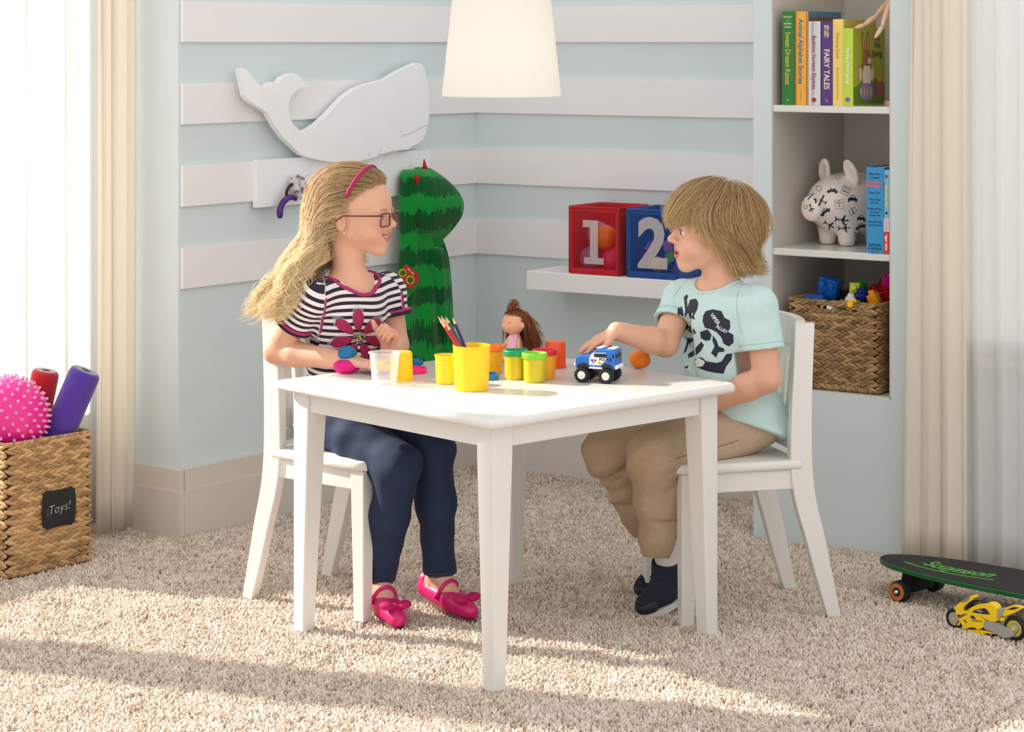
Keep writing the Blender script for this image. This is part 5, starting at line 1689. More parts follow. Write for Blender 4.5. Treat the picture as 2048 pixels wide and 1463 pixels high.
for k, (s_, zz, sz) in enumerate((('Maud Hart', 0.196, 0.0068), ('Lovelace', 0.187, 0.0068), ('Betsy-Tacy', 0.150, 0.0066), ('Betsy-Tacy', 0.133, 0.0066), ('and Tib', 0.125, 0.0066), ('Betsy and Tacy', 0.110, 0.0060), ('Go Over', 0.102, 0.0060), ('the Big Hill', 0.094, 0.0060), ('Betsy and Tacy', 0.078, 0.0060), ('Go Downtown', 0.070, 0.0060), ('BARNES', 0.021, 0.0088), ('& NOBLE', 0.012, 0.0088), ('B O O K S', 0.0045, 0.0042))):
    spine_text(b, w, s_, sz, zz, NV, across=True, bold=0.00012)
for zz in (0.142, 0.118, 0.086): spine_text(b, w, '.', 0.012, zz + 0.002, NV, across=True)
spine_text(b, w, 'The Betsy-Tacy', 0.0070, 0.175, ink('coral', (240, 110, 90)), across=True, bold=0.0004)
spine_text(b, w, 'TREASURY', 0.0090, 0.1655, ink('coral', (240, 110, 90)), across=True, bold=0.0005)
w = 0.0145; b = book('thin pale blue and red book at the cubby edge', sB + 0.0475, 0.004, SH2 + .0003, w, 0.16, 0.207, paper('pale_sky', (130, 190, 220)), paper('pale_sky', (130, 190, 220)), G2)
MB().box((0.0002, -0.0039, 0.001), (w - 0.0002, -0.0020, 0.055)).build('spine_panel', ink('tomato', (214, 50, 46)), b)
MB().box((0.0002, -0.0038, 0.055), (w - 0.0002, -0.0020, 0.088)).build('spine_panel', ink('blush', (226, 206, 216)), b)
spine_text(b, w, 'tiger tales', 0.0095, 0.028, ink('paper_white', (250, 240, 220)), xo=0)
spine_text(b, w, 'One Sunny Day', 0.0100, 0.142, ink('lemon', (250, 224, 60)), sx=0.88)
spine_text(b, w, 'Jeanne Wood', 0.0045, 0.070, NV, bold=0)
for zz in (0.101, 0.191): MB().lathe([(0, 0), (0.004, 0), (0.004, 0.0004), (0, 0.0005)], 14).xf(Matrix.Translation((w / 2, -0.0038, zz)) @ Matrix.Rotation(math.pi / 2, 4, 'X')).build('spine_dot', ink('umber', (120, 80, 30)), b)

# ------------------------------------------------------------------ wooden mannequin
mq = thing('wooden_mannequin', 'jointed wooden artist mannequin reaching over the books', 'figurine', bk(0.345, 0.10, SH1 + 0.0003))
MW = mat('beech', (226, 190, 156), 0.5, noise=0.08, nscale=60, stretch=(1, 1, 0.2))
mo_ = np.array(mq.location)
MB().lathe([(0, 0), (0.027, 0), (0.027, 0.010), (0.025, 0.012), (0, 0.012)], 28).build('stand', MW, mq, True, auto=35)
MB().tube([(0.0, 0.012, 0.012), (0.0, 0.012, 0.17)], 0.002, 8).build('support_rod', mat('rod_steel', (150, 150, 150), 0.3, metal=1), mq, True)
hip = np.array([0.0, 0.0, 0.165])
def limb(name, a, b_, r0, r1):
    a = np.array(a, float); b_ = np.array(b_, float); t = np.linspace(0, 1, 9)[:, None]
    rr = (r0 + (r1 - r0) * t[:, 0]) * (0.72 + 0.38 * np.sin(math.pi * np.clip(t[:, 0] * 0.9 + 0.05, 0, 1)))
    MB().tube(a + (b_ - a) * t, rr, 14).build(name, MW, mq, True)
def knob(p, r): MB().ball(p, r, 14, 10).build('joint', MW, mq, True)
for sy in (1, -1):
    h0 = hip + np.array([0, sy * 0.013, -0.006]); kn = np.array([0.004, sy * 0.014, 0.095]); an = np.array([0, sy * 0.013, 0.026])
    limb('thigh', h0, kn, 0.011, 0.008); knob(kn, 0.007); limb('shin', kn, an, 0.009, 0.006); knob(an, 0.005)
    MB().ball((0.006, sy * 0.013, 0.0185), (0.014, 0.006, 0.0062), 12, 8).build('foot', MW, mq, True)
MB().ball(hip, (0.016, 0.020, 0.016), 16, 12).build('pelvis', MW, mq, True)
MB().ball(hip + np.array([0, 0, 0.072]), (0.019, 0.025, 0.036), 18, 14).build('chest', MW, mq, True); knob(hip + np.array([0, 0, 0.026]), 0.011)
MB().ball(hip + np.array([0, 0, 0.142]), (0.014, 0.013, 0.019), 16, 12).build('head', MW, mq, True); knob(hip + np.array([0, 0, 0.114]), 0.007)
def rel(p): return np.array(p) - mo_
for sh, el, wr, hd in ((hip + np.array([-0.012, 0.026, 0.094]), rel(at(1752, 33, 5.60)), rel(at(1728, 50, 5.585)), rel(at(1710, 56, 5.58))),
                       (hip + np.array([-0.012, -0.026, 0.094]), rel(at(1778, 10, 5.545)), rel(at(1764, 54, 5.54)), rel(at(1750, 76, 5.535)))):
    knob(sh, 0.008); limb('upper_arm', sh, el, 0.008, 0.0065); knob(el, 0.0062); limb('forearm', el, wr, 0.0072, 0.0055); knob(wr, 0.0042); limb('hand', wr, hd, 0.0062, 0.0040)

# ------------------------------------------------------------------ piggy bank
pc_ = np.array([0.849 + 0.012, 5.80, SH2 + 0.0003]); pf = u2((-0.80, -0.60))
pig = thing('piggy_bank', 'white ceramic piggy bank printed with black vehicles and signs', 'piggy bank', tuple(pc_), 0)
px_ = np.array([pf[0], pf[1], 0.0]); py_ = np.array([-pf[1], pf[0], 0.0]); pz_ = np.array([0, 0, 1.0])
Rg = np.stack([px_, py_, pz_], 1)
def pg(x, y, z): return Rg @ np.array([x, y, z])
g = SDF((-0.16, -0.16, -0.005), (0.16, 0.16, 0.21), 0.0026)
g.ell(pg(-0.018, 0, 0.098), (0.098, 0.082, 0.078), 0, R=Rg)
g.ell(pg(0.045, 0, 0.100), (0.062, 0.062, 0.060), 0.03, R=Rg)
g.cone(pg(0.075, 0, 0.094), pg(0.108, 0, 0.092), 0.036, 0.0325, 0.018)
g.half(pg(0.128, 0, 0.09), pg(1, 0, 0.0), 0.008)
for x in (0.028, -0.062):
    for y in (0.032, -0.032): g.cone(pg(x, y, 0.045), pg(x + 0.002, y, 0.014), 0.026, 0.0205, 0.014)
for y in (0.040, -0.040):
    Re = Rg @ np.array(Matrix.Rotation(0.35 if y > 0 else -0.35, 3, 'X') @ Matrix.Rotation(0.25, 3, 'Y'))
    g.ell(pg(0.028, y * 1.12, 0.176), (0.010, 0.019, 0.034), 0.006, R=Re)
    g.ell(pg(0.038, y * 1.12, 0.178), (0.006, 0.012, 0.024), 0.004, 's', R=Re)
g.half((0, 0, 0.0005), (0, 0, -1))
V, Fq = g.mesh(); V = relax(V, Fq, 2); V[:, 2] = np.maximum(V[:, 2], 0.0); V = V * 1.07
mesh('pig_body', V, Fq, mat('ceramic', (240, 226, 216), 0.18, noise=0.012, nscale=8, coat=0.4), pig, True)
ptree = bvh_of(V + pc_, Fq)
M_ink = mat('icon_ink', (26, 42, 52), 0.35)
vd = (pc_ + np.array([0, 0, 0.09])) - np.array([0, 0, H]); vd /= np.linalg.norm(vd)
kpx = 5.75 / F
def pic(px, py, polys, sc=1.0, rot=0.0):
    """print polygons (in pixels about the centre) on the pig where its pixel px, py lies"""
    for P in polys:
        P = np.array(P, float) * sc
        c, s_ = math.cos(rot), math.sin(rot)
        P = np.stack([P[:, 0] * c - P[:, 1] * s_, P[:, 0] * s_ + P[:, 1] * c], 1)
        decal('vehicle_print', P, tess(P), lambda x, y: at(px + x, py - y, 5.3), ptree, M_ink, pig, off=0.0007, maxlen=4.0, raydir=vd)
def ring_(poly, t):
    P = np.array(poly, float); P = P if area2(P) > 0 else P[::-1]
    I = inset(P, t); out = []
    for i in range(len(P)):
        j = (i + 1) % len(P); out.append([P[i], P[j], I[j], I[i]])
    return out
def circ(cx, cy, r, n=12): return [(cx + r * math.cos(2 * math.pi * i / n), cy + r * math.sin(2 * math.pi * i / n)) for i in range(n)]
plane = [[(-11, -1), (-11, 1), (11, 1.2), (12, 0), (11, -1.2)], [(-1, -1), (4, -9), (6, -9), (4, -1)], [(-1, 1), (4, 9), (6, 9), (4, 1)], [(-11, 0), (-13, 4.5), (-11, 4.5), (-8, 0)], [(-11, 0), (-13, -4.5), (-11, -4.5), (-8, 0)]]
carf = [[(-9, -2), (-9, 2), (-6.5, 3), (6.5, 3), (9, 2), (9, -2)], [(-8.5, -2), (-8.5, -5), (-5.5, -5), (-5.5, -2)], [(5.5, -2), (5.5, -5), (8.5, -5), (8.5, -2)]] + ring_([(-6.5, 3), (-4.5, 8), (4.5, 8), (6.5, 3)], 1.0)
cars = [[(-12, -2), (-12, 1), (-8, 2.2), (10, 2.2), (12, 0), (12, -2)], circ(-7, -2.5, 2.6), circ(7, -2.5, 2.6)] + ring_([(-6, 2.2), (-3, 6.5), (5, 6.5), (9, 2.2)], 1.1)
bike = [circ(-8, -2, 3.6), circ(8, -2, 3.6), [(-8, -1), (-4, 3), (6, 3.5), (9, -1), (2, -2.5), (-3, -2.5)], [(-4, 3), (-6.5, 5.5), (-5, 6), (-1.5, 3.5)], [(2, 3), (3, 5.5), (6, 5), (6, 3)]]
prop = [[(-1.8, -13), (-1.8, 13), (1.8, 13), (1.8, -13)], [(-4, -1.2), (-4, 1.2), (11, 1), (11, -1)], [(10, -4.5), (10, 4.5), (12, 4.5), (12, -4.5)]]
sign = ring_([(-9, -9.5), (9, -9.5), (9, 9.5), (-9, 9.5)], 0.7)
arrow = [[(-7, 0), (-3.5, 2.6), (-3.5, 0.9), (7, 0.9), (7, -0.9), (-3.5, -0.9), (-3.5, -2.6)]]
k_ = 200 / 1463.0
def S(x, y): return 1580 + x * k_, 310 + y * k_
pic(*S(605, 500), bike, 1.0, -0.05); pic(*S(815, 492), sign, 1.0, -0.45); pic(*S(808, 510), arrow, 1.0, -0.45)
pic(*S(710, 715), sign, 1.05, 0.1); pic(*S(922, 640), carf, 1.1, -0.05); pic(*S(925, 820), ring_([(-8, -6), (8, -6), (8, 6), (-8, 6)], 0.7), 1.0, 0.6); pic(*S(925, 820), arrow, 0.8, 1.9)
pic(*S(430, 655), prop, 1.0, -0.45); pic(*S(490, 835), cars, 1.05, 0.65); pic(*S(755, 960), plane, 1.25, -0.12); pic(*S(555, 1040), plane, 1.05, -0.55); pic(*S(790, 1090), plane, 1.1, 0.05)
pic(*S(1060, 945), carf, 1.0, -0.15); pic(*S(1050, 1070), cars, 1.0, 0.35); pic(*S(1000, 1185), [[(-9, -0.8), (-9, 0.8), (9, 0.8), (9, -0.8)]], 1.0, 0.5); pic(*S(1000, 1185), [[(-9, -0.8), (-9, 0.8), (9, 0.8), (9, -0.8)]], 1.0, -0.5)
pic(*S(265, 590), [[(-9, -1.5), (-9, 1), (9, 1.5), (10, 0)]], 1.0, 0.75); pic(*S(270, 780), plane, 0.75, -1.2); pic(*S(180, 755), ring_(circ(0, 0, 4.5), 0.8), 1.0); pic(*S(335, 655), carf, 0.6, -1.2); pic(*S(690, 285), ring_(circ(0, 0, 5), 0.7), 1.0); pic(*S(390, 460), ring_(circ(0, 0, 6), 0.8), 1.0); pic(*S(150, 620), cars, 0.5, 1.2)
for s_, X, Y_, sz in (('NO', 705, 665, 3.6), ('PARKING', 708, 692, 3.0), ('ANY', 710, 722, 2.6), ('TIME', 712, 748, 2.8), ('DETOUR', 825, 462, 3.6)):
    Vt, Ft = text_geo(s_, sz, 0.12, 0, 'CENTER'); tr_ = []
    for f in Ft:
        for i in range(1, len(f) - 1): tr_.append((f[0], f[i], f[i + 1]))
    a = -0.45 if s_ == 'DETOUR' else 0.1
    Vt = np.stack([Vt[:, 0] * math.cos(a) - Vt[:, 1] * math.sin(a), Vt[:, 0] * math.sin(a) + Vt[:, 1] * math.cos(a)], 1)
    X0, Y0 = S(X, Y_)
    decal('sign_lettering', Vt, tr_, lambda x, y: at(X0 + x, Y0 - y, 5.3), ptree, M_ink, pig, off=0.0008, maxlen=9, raydir=vd)

# ------------------------------------------------------------------ block basket in the lower cubby
nb_s, nb_d = 0.094, 0.022
nb = basket('wicker basket of building blocks in the lower cubby', bk(nb_s, nb_d, NZ0 + 0.0005), ARZ, 0.2405, 0.285, 0.226, 11, 0.0205, straw_mat('banana_leaf', (92, 66, 40), (196, 158, 108)), M_dark, skip=(0.088, 0.166, 0.199, 0.214), seed=9)
def nbw(x, y, z): return np.array(bk(nb_s + x, nb_d + y, NZ0 + 0.0005 + z))
def block(label, p, nx, ny, rgb, rot, u_=0.0255, hgt=0.026):
    t = thing('building_block', label, 'block', tuple(p), 0, 'building blocks in the cubby basket')
    t.rotation_euler = rot
    m = plastic('block_%d_%d_%d' % rgb, rgb, 0.25)
    MB().box((-nx * u_ / 2, -ny * u_ / 2, 0), (nx * u_ / 2, ny * u_ / 2, hgt), 0.0015).build('brick_body', m, t)
    for i in range(nx):
        for j in range(ny):
            MB().lathe([(0.0082, hgt - 0.0005), (0.0082, hgt + 0.008), (0.0072, hgt + 0.0095), (0, hgt + 0.0098)], 20, c=((i - (nx - 1) / 2) * u_, (j - (ny - 1) / 2) * u_, 0)).build('stud', m, t, True, auto=40)
    return t
A_ = ARZ
for lab, (x, y, z), nx, ny, rgb, rot in (
    ('large blue building block tipped on the heap', (0.078, 0.075, 0.252), 2, 2, (16, 92, 180), (1.75, 0.25, A_)),
    ('lime building block beside the large blue one', (0.150, 0.070, 0.250), 1, 1, (190, 208, 30), (1.35, 0.0, A_ + 0.2)),
    ('white building block behind the basket handle gap', (0.108, 0.034, 0.206), 1, 1, (240, 240, 240), (1.5, 0.2, A_)),
    ('pale building block at the end of the handle gap', (0.150, 0.032, 0.208), 1, 1, (232, 234, 236), (0.2, 0.1, A_ + 0.3)),
    ('red building block at the back of the heap', (0.200, 0.120, 0.226), 2, 2, (196, 24, 30), (0.3, -0.35, A_ + 0.5)),
    ('navy building block with a yellow neighbour', (0.172, 0.050, 0.226), 1, 1, (24, 44, 130), (0.6, 0.2, A_ + 0.2)),
    ('yellow building block lying by the basket rim', (0.168, 0.026, 0.214), 1, 1, (244, 200, 20), (1.4, 0.0, A_)),
    ('green building block behind the blue ones', (0.128, 0.130, 0.236), 1, 1, (40, 170, 50), (0.4, 0.5, A_)),
    ('dark green building block at the cubby back', (0.180, 0.190, 0.240), 2, 1, (16, 90, 40), (0.3, 0.4, A_ + 0.3)),
    ('magenta building block nearest the cubby wall', (0.218, 0.095, 0.262), 1, 1, (214, 20, 140), (0.5, 0.3, A_ + 0.7)),
    ('orange building block at the corner of the basket', (0.216, 0.040, 0.220), 1, 1, (236, 150, 30), (0.2, -0.3, A_)),
    ('second blue building block under the large one', (0.060, 0.034, 0.222), 2, 1, (20, 84, 170), (1.55, 0.0, A_)),
    ('olive building block low in the handle gap', (0.128, 0.052, 0.185), 2, 2, (150, 180, 40), (0.1, 0.0, A_)),
    ):
    block(lab, nbw(x, y, z), nx, ny, rgb, rot)

# ------------------------------------------------------------------ green dragon costume on the peg
M_cos = bpy.data.materials.new('dragon_plush'); M_cos.use_nodes = True
nt = M_cos.node_tree; pb = nt.nodes['Principled BSDF']; pb.inputs['Roughness'].default_value = 0.95; pb.inputs['Sheen Weight'].default_value = 0.25; pb.inputs['Specular IOR Level'].default_value = 0.1
tc_ = node(nt, 'ShaderNodeTexCoord'); sx_ = node(nt, 'ShaderNodeSeparateXYZ'); nt.links.new(tc_.outputs['Object'], sx_.inputs[0])
mp_ = node(nt, 'ShaderNodeMapping'); mp_.inputs['Scale'].default_value = (150, 150, 9); nt.links.new(tc_.outputs['Object'], mp_.inputs[0])
nz_ = node(nt, 'ShaderNodeTexNoise'); nz_.inputs['Scale'].default_value = 1.0; nz_.inputs['Detail'].default_value = 1.5; nt.links.new(mp_.outputs[0], nz_.inputs['Vector'])
n3_ = node(nt, 'ShaderNodeTexNoise'); n3_.inputs['Scale'].default_value = 11; nt.links.new(tc_.outputs['Object'], n3_.inputs['Vector'])
hgt_ = math_n(nt, 'ADD', math_n(nt, 'ADD', sx_.outputs['Z'], math_n(nt, 'MULTIPLY', nz_.outputs['Fac'], 0.060)), math_n(nt, 'MULTIPLY', n3_.outputs['Fac'], 0.09))
band = math_n(nt, 'FRACT', math_n(nt, 'MULTIPLY', hgt_, 1 / 0.105))
f_ = math_n(nt, 'GREATER_THAN', band, 0.5)
nf = node(nt, 'ShaderNodeTexNoise'); nf.inputs['Scale'].default_value = 400; nt.links.new(tc_.outputs['Object'], nf.inputs['Vector'])
cA = mix_c(nt, f_, lin((4, 84, 34)), lin((14, 140, 52)))
nt.links.new(cA, pb.inputs['Base Color'])
bp_ = node(nt, 'ShaderNodeBump'); bp_.inputs['Strength'].default_value = 0.5; bp_.inputs['Distance'].default_value = 0.003
nt.links.new(nf.outputs['Fac'], bp_.inputs['Height']); nt.links.new(bp_.outputs[0], pb.inputs['Normal'])
def ll2(u, v, t): s_, z_ = on_left(u, v, t); return ll(s_, z_, t)
cos_t = thing('dragon_costume', 'green hooded dragon costume with red spikes hanging on the rack', 'costume', tuple(ll2(850, 700, 0.07)), 0)
def loft(name, rows, m, parent, folds=0.0, nf_=0, n=40, seed=0, T0_=0.012):
    """rows: (v, uL, uR, thickness); cloth hanging against the left wall"""
    rows = np.array(rows, float); q = smooth_poly(rows, 4, False)
    V = []
    for i, (v, uL, uR, th) in enumerate(q):
        sL, z = on_left(uL, v, T0_ + th * 0.55); sR, z = on_left(uR, v, T0_ + th * 0.55); c = (sL + sR) / 2; hw_ = (sR - sL) / 2
        f = i / (len(q) - 1)
        for j in range(n):
            a = 2 * math.pi * j / n
            cx = math.copysign(abs(math.cos(a)) ** 0.8, math.cos(a)); sy = math.copysign(abs(math.sin(a)) ** 0.8, math.sin(a))
            fo = folds * f ** 0.6 * (math.sin(nf_ * cx * 2.2 + 1.3 + 0.8 * f + seed) + 0.5 * math.sin(nf_ * cx * 4.1 + seed * 2 + 2 * f)) if sy > 0 else 0
            t = T0_ + th * 0.5 + th * 0.5 * sy + fo * max(0, sy)
            V.append(ll(c + hw_ * cx, z, max(t, 0.0115)))
    k = len(q)
    Fc = [(i * n + j, i * n + (j + 1) % n, (i + 1) * n + (j + 1) % n, (i + 1) * n + j) for i in range(k - 1) for j in range(n)]
    Fc += [tuple(range(n)), tuple((k - 1) * n + j for j in range(n))[::-1]]
    o = mesh(name, V, Fc, m, parent, True, True); recalc(o); return o
loft('robe', [(338, 812, 846, 0.045), (352, 808, 850, 0.062), (400, 807, 858, 0.07), (450, 808, 868, 0.072), (490, 808, 884, 0.075), (520, 806, 891, 0.08), (560, 800, 895, 0.085), (610, 794, 898, 0.09), (660, 792, 901, 0.095), (712, 792, 906, 0.10), (745, 792, 908, 0.10)], M_cos, cos_t, folds=0.016, nf_=4, seed=1, T0_=0.03)
loft('hood', [(334, 838, 852, 0.04), (345, 836, 866, 0.075), (362, 835, 886, 0.10), (382, 835, 904, 0.115), (402, 836, 914, 0.12), (425, 837, 913, 0.115), (445, 838, 903, 0.10), (460, 840, 892, 0.085), (478, 845, 878, 0.05), (486, 850, 872, 0.03)], M_cos, cos_t, folds=0.006, nf_=2, seed=4, T0_=0.045)
loft('sleeve', [(492, 862, 880, 0.03), (505, 860, 886, 0.05), (540, 862, 893, 0.055), (600, 868, 897, 0.05), (660, 874, 900, 0.045), (720, 880, 905, 0.04)], M_cos, cos_t, folds=0.004, nf_=2, seed=2, T0_=0.085)
M_spk = mat('red_felt_spike', (190, 18, 28), 0.9, noise=0.06, nscale=90, bump=0.3, bscale=700)
for base, tip_, r in (((850, 342), (848, 317), 0.0105), ((834, 352), (836, 371), 0.0085)):
    t_ = 0.085 if base[0] > 840 else 0.112
    p0 = ll2(base[0], base[1], t_); p1 = ll2(tip_[0], tip_[1], t_)
    M = Vector(p1 - p0).to_track_quat('Z', 'Y').to_matrix().to_4x4(); M.translation = Vector(p0); L_ = np.linalg.norm(p1 - p0)
    mesh('spike', *MB().lathe([(0, -0.002), (r, -0.002), (r * 0.5, L_ * 0.5), (0.0006, L_)], 14).xf(M).get(), M_spk, cos_t, True, True)
def card(name, pts, t0, th, m, lay=0):
    P = np.array([on_left(u, v, t0) for u, v in pts]); P = P if area2(P) > 0 else P[::-1]
    o = mesh(name, *MB().prism(P, lambda x, z, q: ll(x, z, t0 + q), lay * 0.0006, lay * 0.0006 + th).get(), m, cos_t, world=True); return recalc(o)
tgc = 0.118
kq = 90 / 1097.0
def C(x, y): return 780 + x * kq, 520 + y * kq
card('price_card', [C(395, 80), C(700, 330), C(710, 480), C(520, 715), C(230, 560), C(250, 300)], tgc, 0.0008, mat('card_red', (186, 44, 26), 0.5, noise=0.1, nscale=90), 0)
for cx, cy, r in ((480, 480, 105), (300, 310, 95)):
    card('card_emblem', [C(cx + r * math.cos(a), cy + r * math.sin(a)) for a in np.linspace(0, 6.283, 20, endpoint=False)], tgc, 0.0003, ink('card_yellow', (240, 190, 30)), 2)
    card('card_emblem', [C(cx + r * .72 * math.cos(a), cy + r * .72 * math.sin(a)) for a in np.linspace(0, 6.283, 16, endpoint=False)], tgc, 0.0003, ink('card_green', (50, 96, 30)), 3)
p_ = C(490, 275); s0_, z0_ = on_left(*p_, tgc)
lettering('lettering', 'HIDE & SEEK', 0.0062, lambda x, y: ll(s0_ + x * math.cos(-0.62) - y * math.sin(-0.62), z0_ + x * math.sin(-0.62) + y * math.cos(-0.62), tgc + 0.0022), ink('paper_white', (250, 240, 220)), cos_t, 0.0002, world=True)
pts = np.array([C(*q) for q in ((290, 950), (340, 990), (360, 950), (330, 900), (370, 860), (420, 900), (430, 850), (360, 800), (400, 770), (440, 800))])
q = smooth_poly(pts, 4, False)
mesh('embroidery', *MB().tube([ll2(u, v, tgc) for u, v in q], 0.0011, 6).get(), mat('thread_pale', (150, 200, 130), 0.7), cos_t, True, True)

# ------------------------------------------------------------------ purple handled strap on the first peg
sk_ = thing('jump_rope', 'purple handle and grey spotted cloth hanging on the whale rack', 'jump rope', tuple(ll2(570, 440, 0.04)), 0)
pts = [ll2(u, v, 0.055) for u, v in ((560, 436), (560, 420), (565, 406), (574, 397), (584, 394), (592, 398))]
q = smooth_poly(np.array(pts), 4, False)
mesh('handle', *MB().tube(q, np.interp(np.linspace(0, 1, len(q)), [0, 0.1, 0.5, 0.9, 1], [0.0055, 0.0085, 0.0085, 0.0075, 0.006]), 14).get(), mat('purple_gloss', (70, 22, 120), 0.18), sk_, True, True)
pts = [ll2(u, v, t) for u, v, t in ((574, 396, 0.052), (573, 386, 0.05), (577, 375, 0.05), (586, 366, 0.05), (592, 356, 0.05))]
mesh('cord', *MB().tube(smooth_poly(np.array(pts), 4, False), 0.0042, 10).get(), mat('brown_cord', (40, 28, 20), 0.7), sk_, True, True)
m_sp = bpy.data.materials.new('spotted_cloth'); m_sp.use_nodes = True
nt = m_sp.node_tree; pb = nt.nodes['Principled BSDF']; pb.inputs['Roughness'].default_value = 0.8
vo = node(nt, 'ShaderNodeTexNoise'); vo.inputs['Scale'].default_value = 70; tc_ = node(nt, 'ShaderNodeTexCoord'); nt.links.new(tc_.outputs['Object'], vo.inputs['Vector'])
nt.links.new(mix_c(nt, math_n(nt, 'GREATER_THAN', vo.outputs['Fac'], 0.55), lin((214, 206, 206)), lin((120, 112, 114))), pb.inputs['Base Color'])
c0 = ll2(595, 380, 0.05)
g = SDF(c0 - 0.06, c0 + 0.06, 0.002)
for (u, v, r, t) in ((598, 356, 0.011, 0.05), (588, 362, 0.012, 0.05), (592, 376, 0.014, 0.052), (606, 368, 0.013, 0.055), (600, 388, 0.013, 0.05), (612, 380, 0.012, 0.052)):
    g.ell(ll2(u, v, t), (r, r * 0.8, r * 1.1), 0.004)
g.cone(ll2(602, 352, 0.058), ll2(606, 372, 0.066), 0.003, 0.002, 0.006, 's')
g.warp(lambda X, Y, Z: 0.0012 * np.sin(X * 300 + Z * 120) * np.sin(Z * 260 + Y * 90))
V, Fq = g.mesh(); mesh('cloth_bunch', V, Fq, m_sp, sk_, True, True)

# ------------------------------------------------------------------ people
def nrm3(v): v = np.array(v, float); return v / np.linalg.norm(v)
def skin_mat(name, rough=0.48):
    m = mat(name, (226, 178, 152), rough, attr='tone', noise=0.025, nscale=120, bump=0.05, bscale=900, sss=0.14, spec=0.35)
    return m
def head_frame(hc, fwd, pitch=0.0, roll=0.0):
    f = nrm3((fwd[0], fwd[1], math.tan(pitch))); l = nrm3(np.cross((0, 0, 1), f)); u = np.cross(f, l)
    if roll: l, u = l * math.cos(roll) + u * math.sin(roll), u * math.cos(roll) - l * math.sin(roll)
    return np.stack([f, l, u], 1), np.array(hc, float)

def head_sdf(g, R, o, s, slit, mouth, neck_to, neck_r, chin=1.0):
    P = lambda x, y, z: o + R @ (np.array([x, y, z]) * s)
    E = lambda c, r, k, op='u', RR=None: g.ell(P(*c), np.array(r) * s, k * s, op, R if RR is None else R @ RR)
    C = lambda a, b, ra, rb, k, op='u': g.cone(P(*a), P(*b), ra * s, rb * s, k * s, op)
    E((-0.012, 0, 0.028), (0.094, 0.075, 0.080), 0)
    E((0.028, 0, 0.030), (0.055, 0.060, 0.052), 0.02)
    E((0.024, 0, -0.028), (0.055, 0.051, 0.057), 0.02)
    for y in (1, -1):
        C((0.0, y * 0.042, -0.034), (0.058, y * 0.005, -0.0745), 0.016, 0.012, 0.022)
        E((0.050, y * 0.033, -0.034), (0.030, 0.027, 0.026), 0.015)
    E((0.0650, 0, -0.0785), (0.0130, 0.0150, 0.0125), 0.014)
    E((0.0690, 0, -0.050), (0.0165, 0.030, 0.020), 0.016)
    for y in (1, -1):
        E((0.092, y * 0.031, 0.001), (0.0125, 0.017, 0.0115), 0.012, 's')
        E((0.0690, y * 0.031, 0.0), (0.0152, 0.0155, 0.0150), 0.004)
        E((0.074, y * 0.030, 0.0145), (0.010, 0.020, 0.0055), 0.010)          # brow
    C((0.078, 0, 0.010), (0.0920, 0, -0.014), 0.0066, 0.0080, 0.012)
    E((0.0965, 0, -0.0180), (0.0088, 0.0090, 0.0080), 0.006)
    for y in (1, -1):
        E((0.0865, y * 0.0105, -0.0245), (0.0075, 0.0058, 0.0055), 0.005)
        E((0.0935, y * 0.0050, -0.0285), (0.0032, 0.0026, 0.0022), 0.002, 's')
    # mouth
    def surf(y, z):
        for x in np.arange(0.115, 0.02, -0.0006):
            q = np.round((P(x, y, z) - g.lo) / g.h).astype(int)
            if g.D[tuple(q)] < 0: return x
        return 0.07
    w, zc, lift, gap = mouth['w'], mouth['z'], mouth['lift'], mouth['gap']
    up, lo, op, te = [], [], [], []
    for y in np.linspace(-w, w, 11):
        q = (y / w) ** 2; zm = zc + lift * q
        zu = zm + gap * 0.5 * (1 - q) + 0.0018 * (1 - q); zl = zm - gap * 0.5 * (1 - q) - 0.0024 * (1 - q)
        up.append((surf(y, zu) - 0.0010, y, zu)); lo.append((surf(y, zl) - 0.0012, y, zl))
    for y in np.linspace(-w * 0.80, w * 0.80, 7):
        q = (y / w) ** 2; zm = zc + lift * q; xs = surf(y, zm)
        op.append(((xs - 0.001, y, zm), (0.0085, w * 0.19, max(0.0008, gap * 0.52 * (1 - q * 0.9)))))
        te.append((xs - 0.0048, y * 0.80, zm + gap * 0.14 * (1 - q)))
    mouth.update(up=up, lo=lo, open=op, teeth=te)
    for cur, r in ((up, 0.0029), (lo, 0.0037)):
        for i in range(len(cur) - 1):
            t0 = abs(cur[i][1]) / w; t1 = abs(cur[i + 1][1]) / w
            C(cur[i], cur[i + 1], r * (1 - 0.6 * t0 ** 2), r * (1 - 0.6 * t1 ** 2), 0.0035)
    for c, r in op: E(c, r, 0.0010, 's')
    for y in (1, -1):
        E((0.083, y * 0.031, 0.0), (0.0125, 0.0128, slit), 0.0012, 's')
    # ears
    for y in (1, -1):
        Re = np.array(Matrix.Rotation(y * 0.30, 3, 'Z') @ Matrix.Rotation(-0.15, 3, 'Y'))
        E((-0.008, y * 0.074, -0.010), (0.0150, 0.0060, 0.0250), 0.005, 'u', Re)
        E((-0.004, y * 0.0805, -0.008), (0.0080, 0.0046, 0.0140), 0.003, 's', Re)
    # neck
    g.cone(P(-0.024, 0, -0.040), neck_to, 0.041 * s, neck_r, 0.02 * s)
    return P

def mouth_shape(w, zc, lift, gap):
    return {'w': w, 'z': zc, 'lift': lift, 'gap': gap}

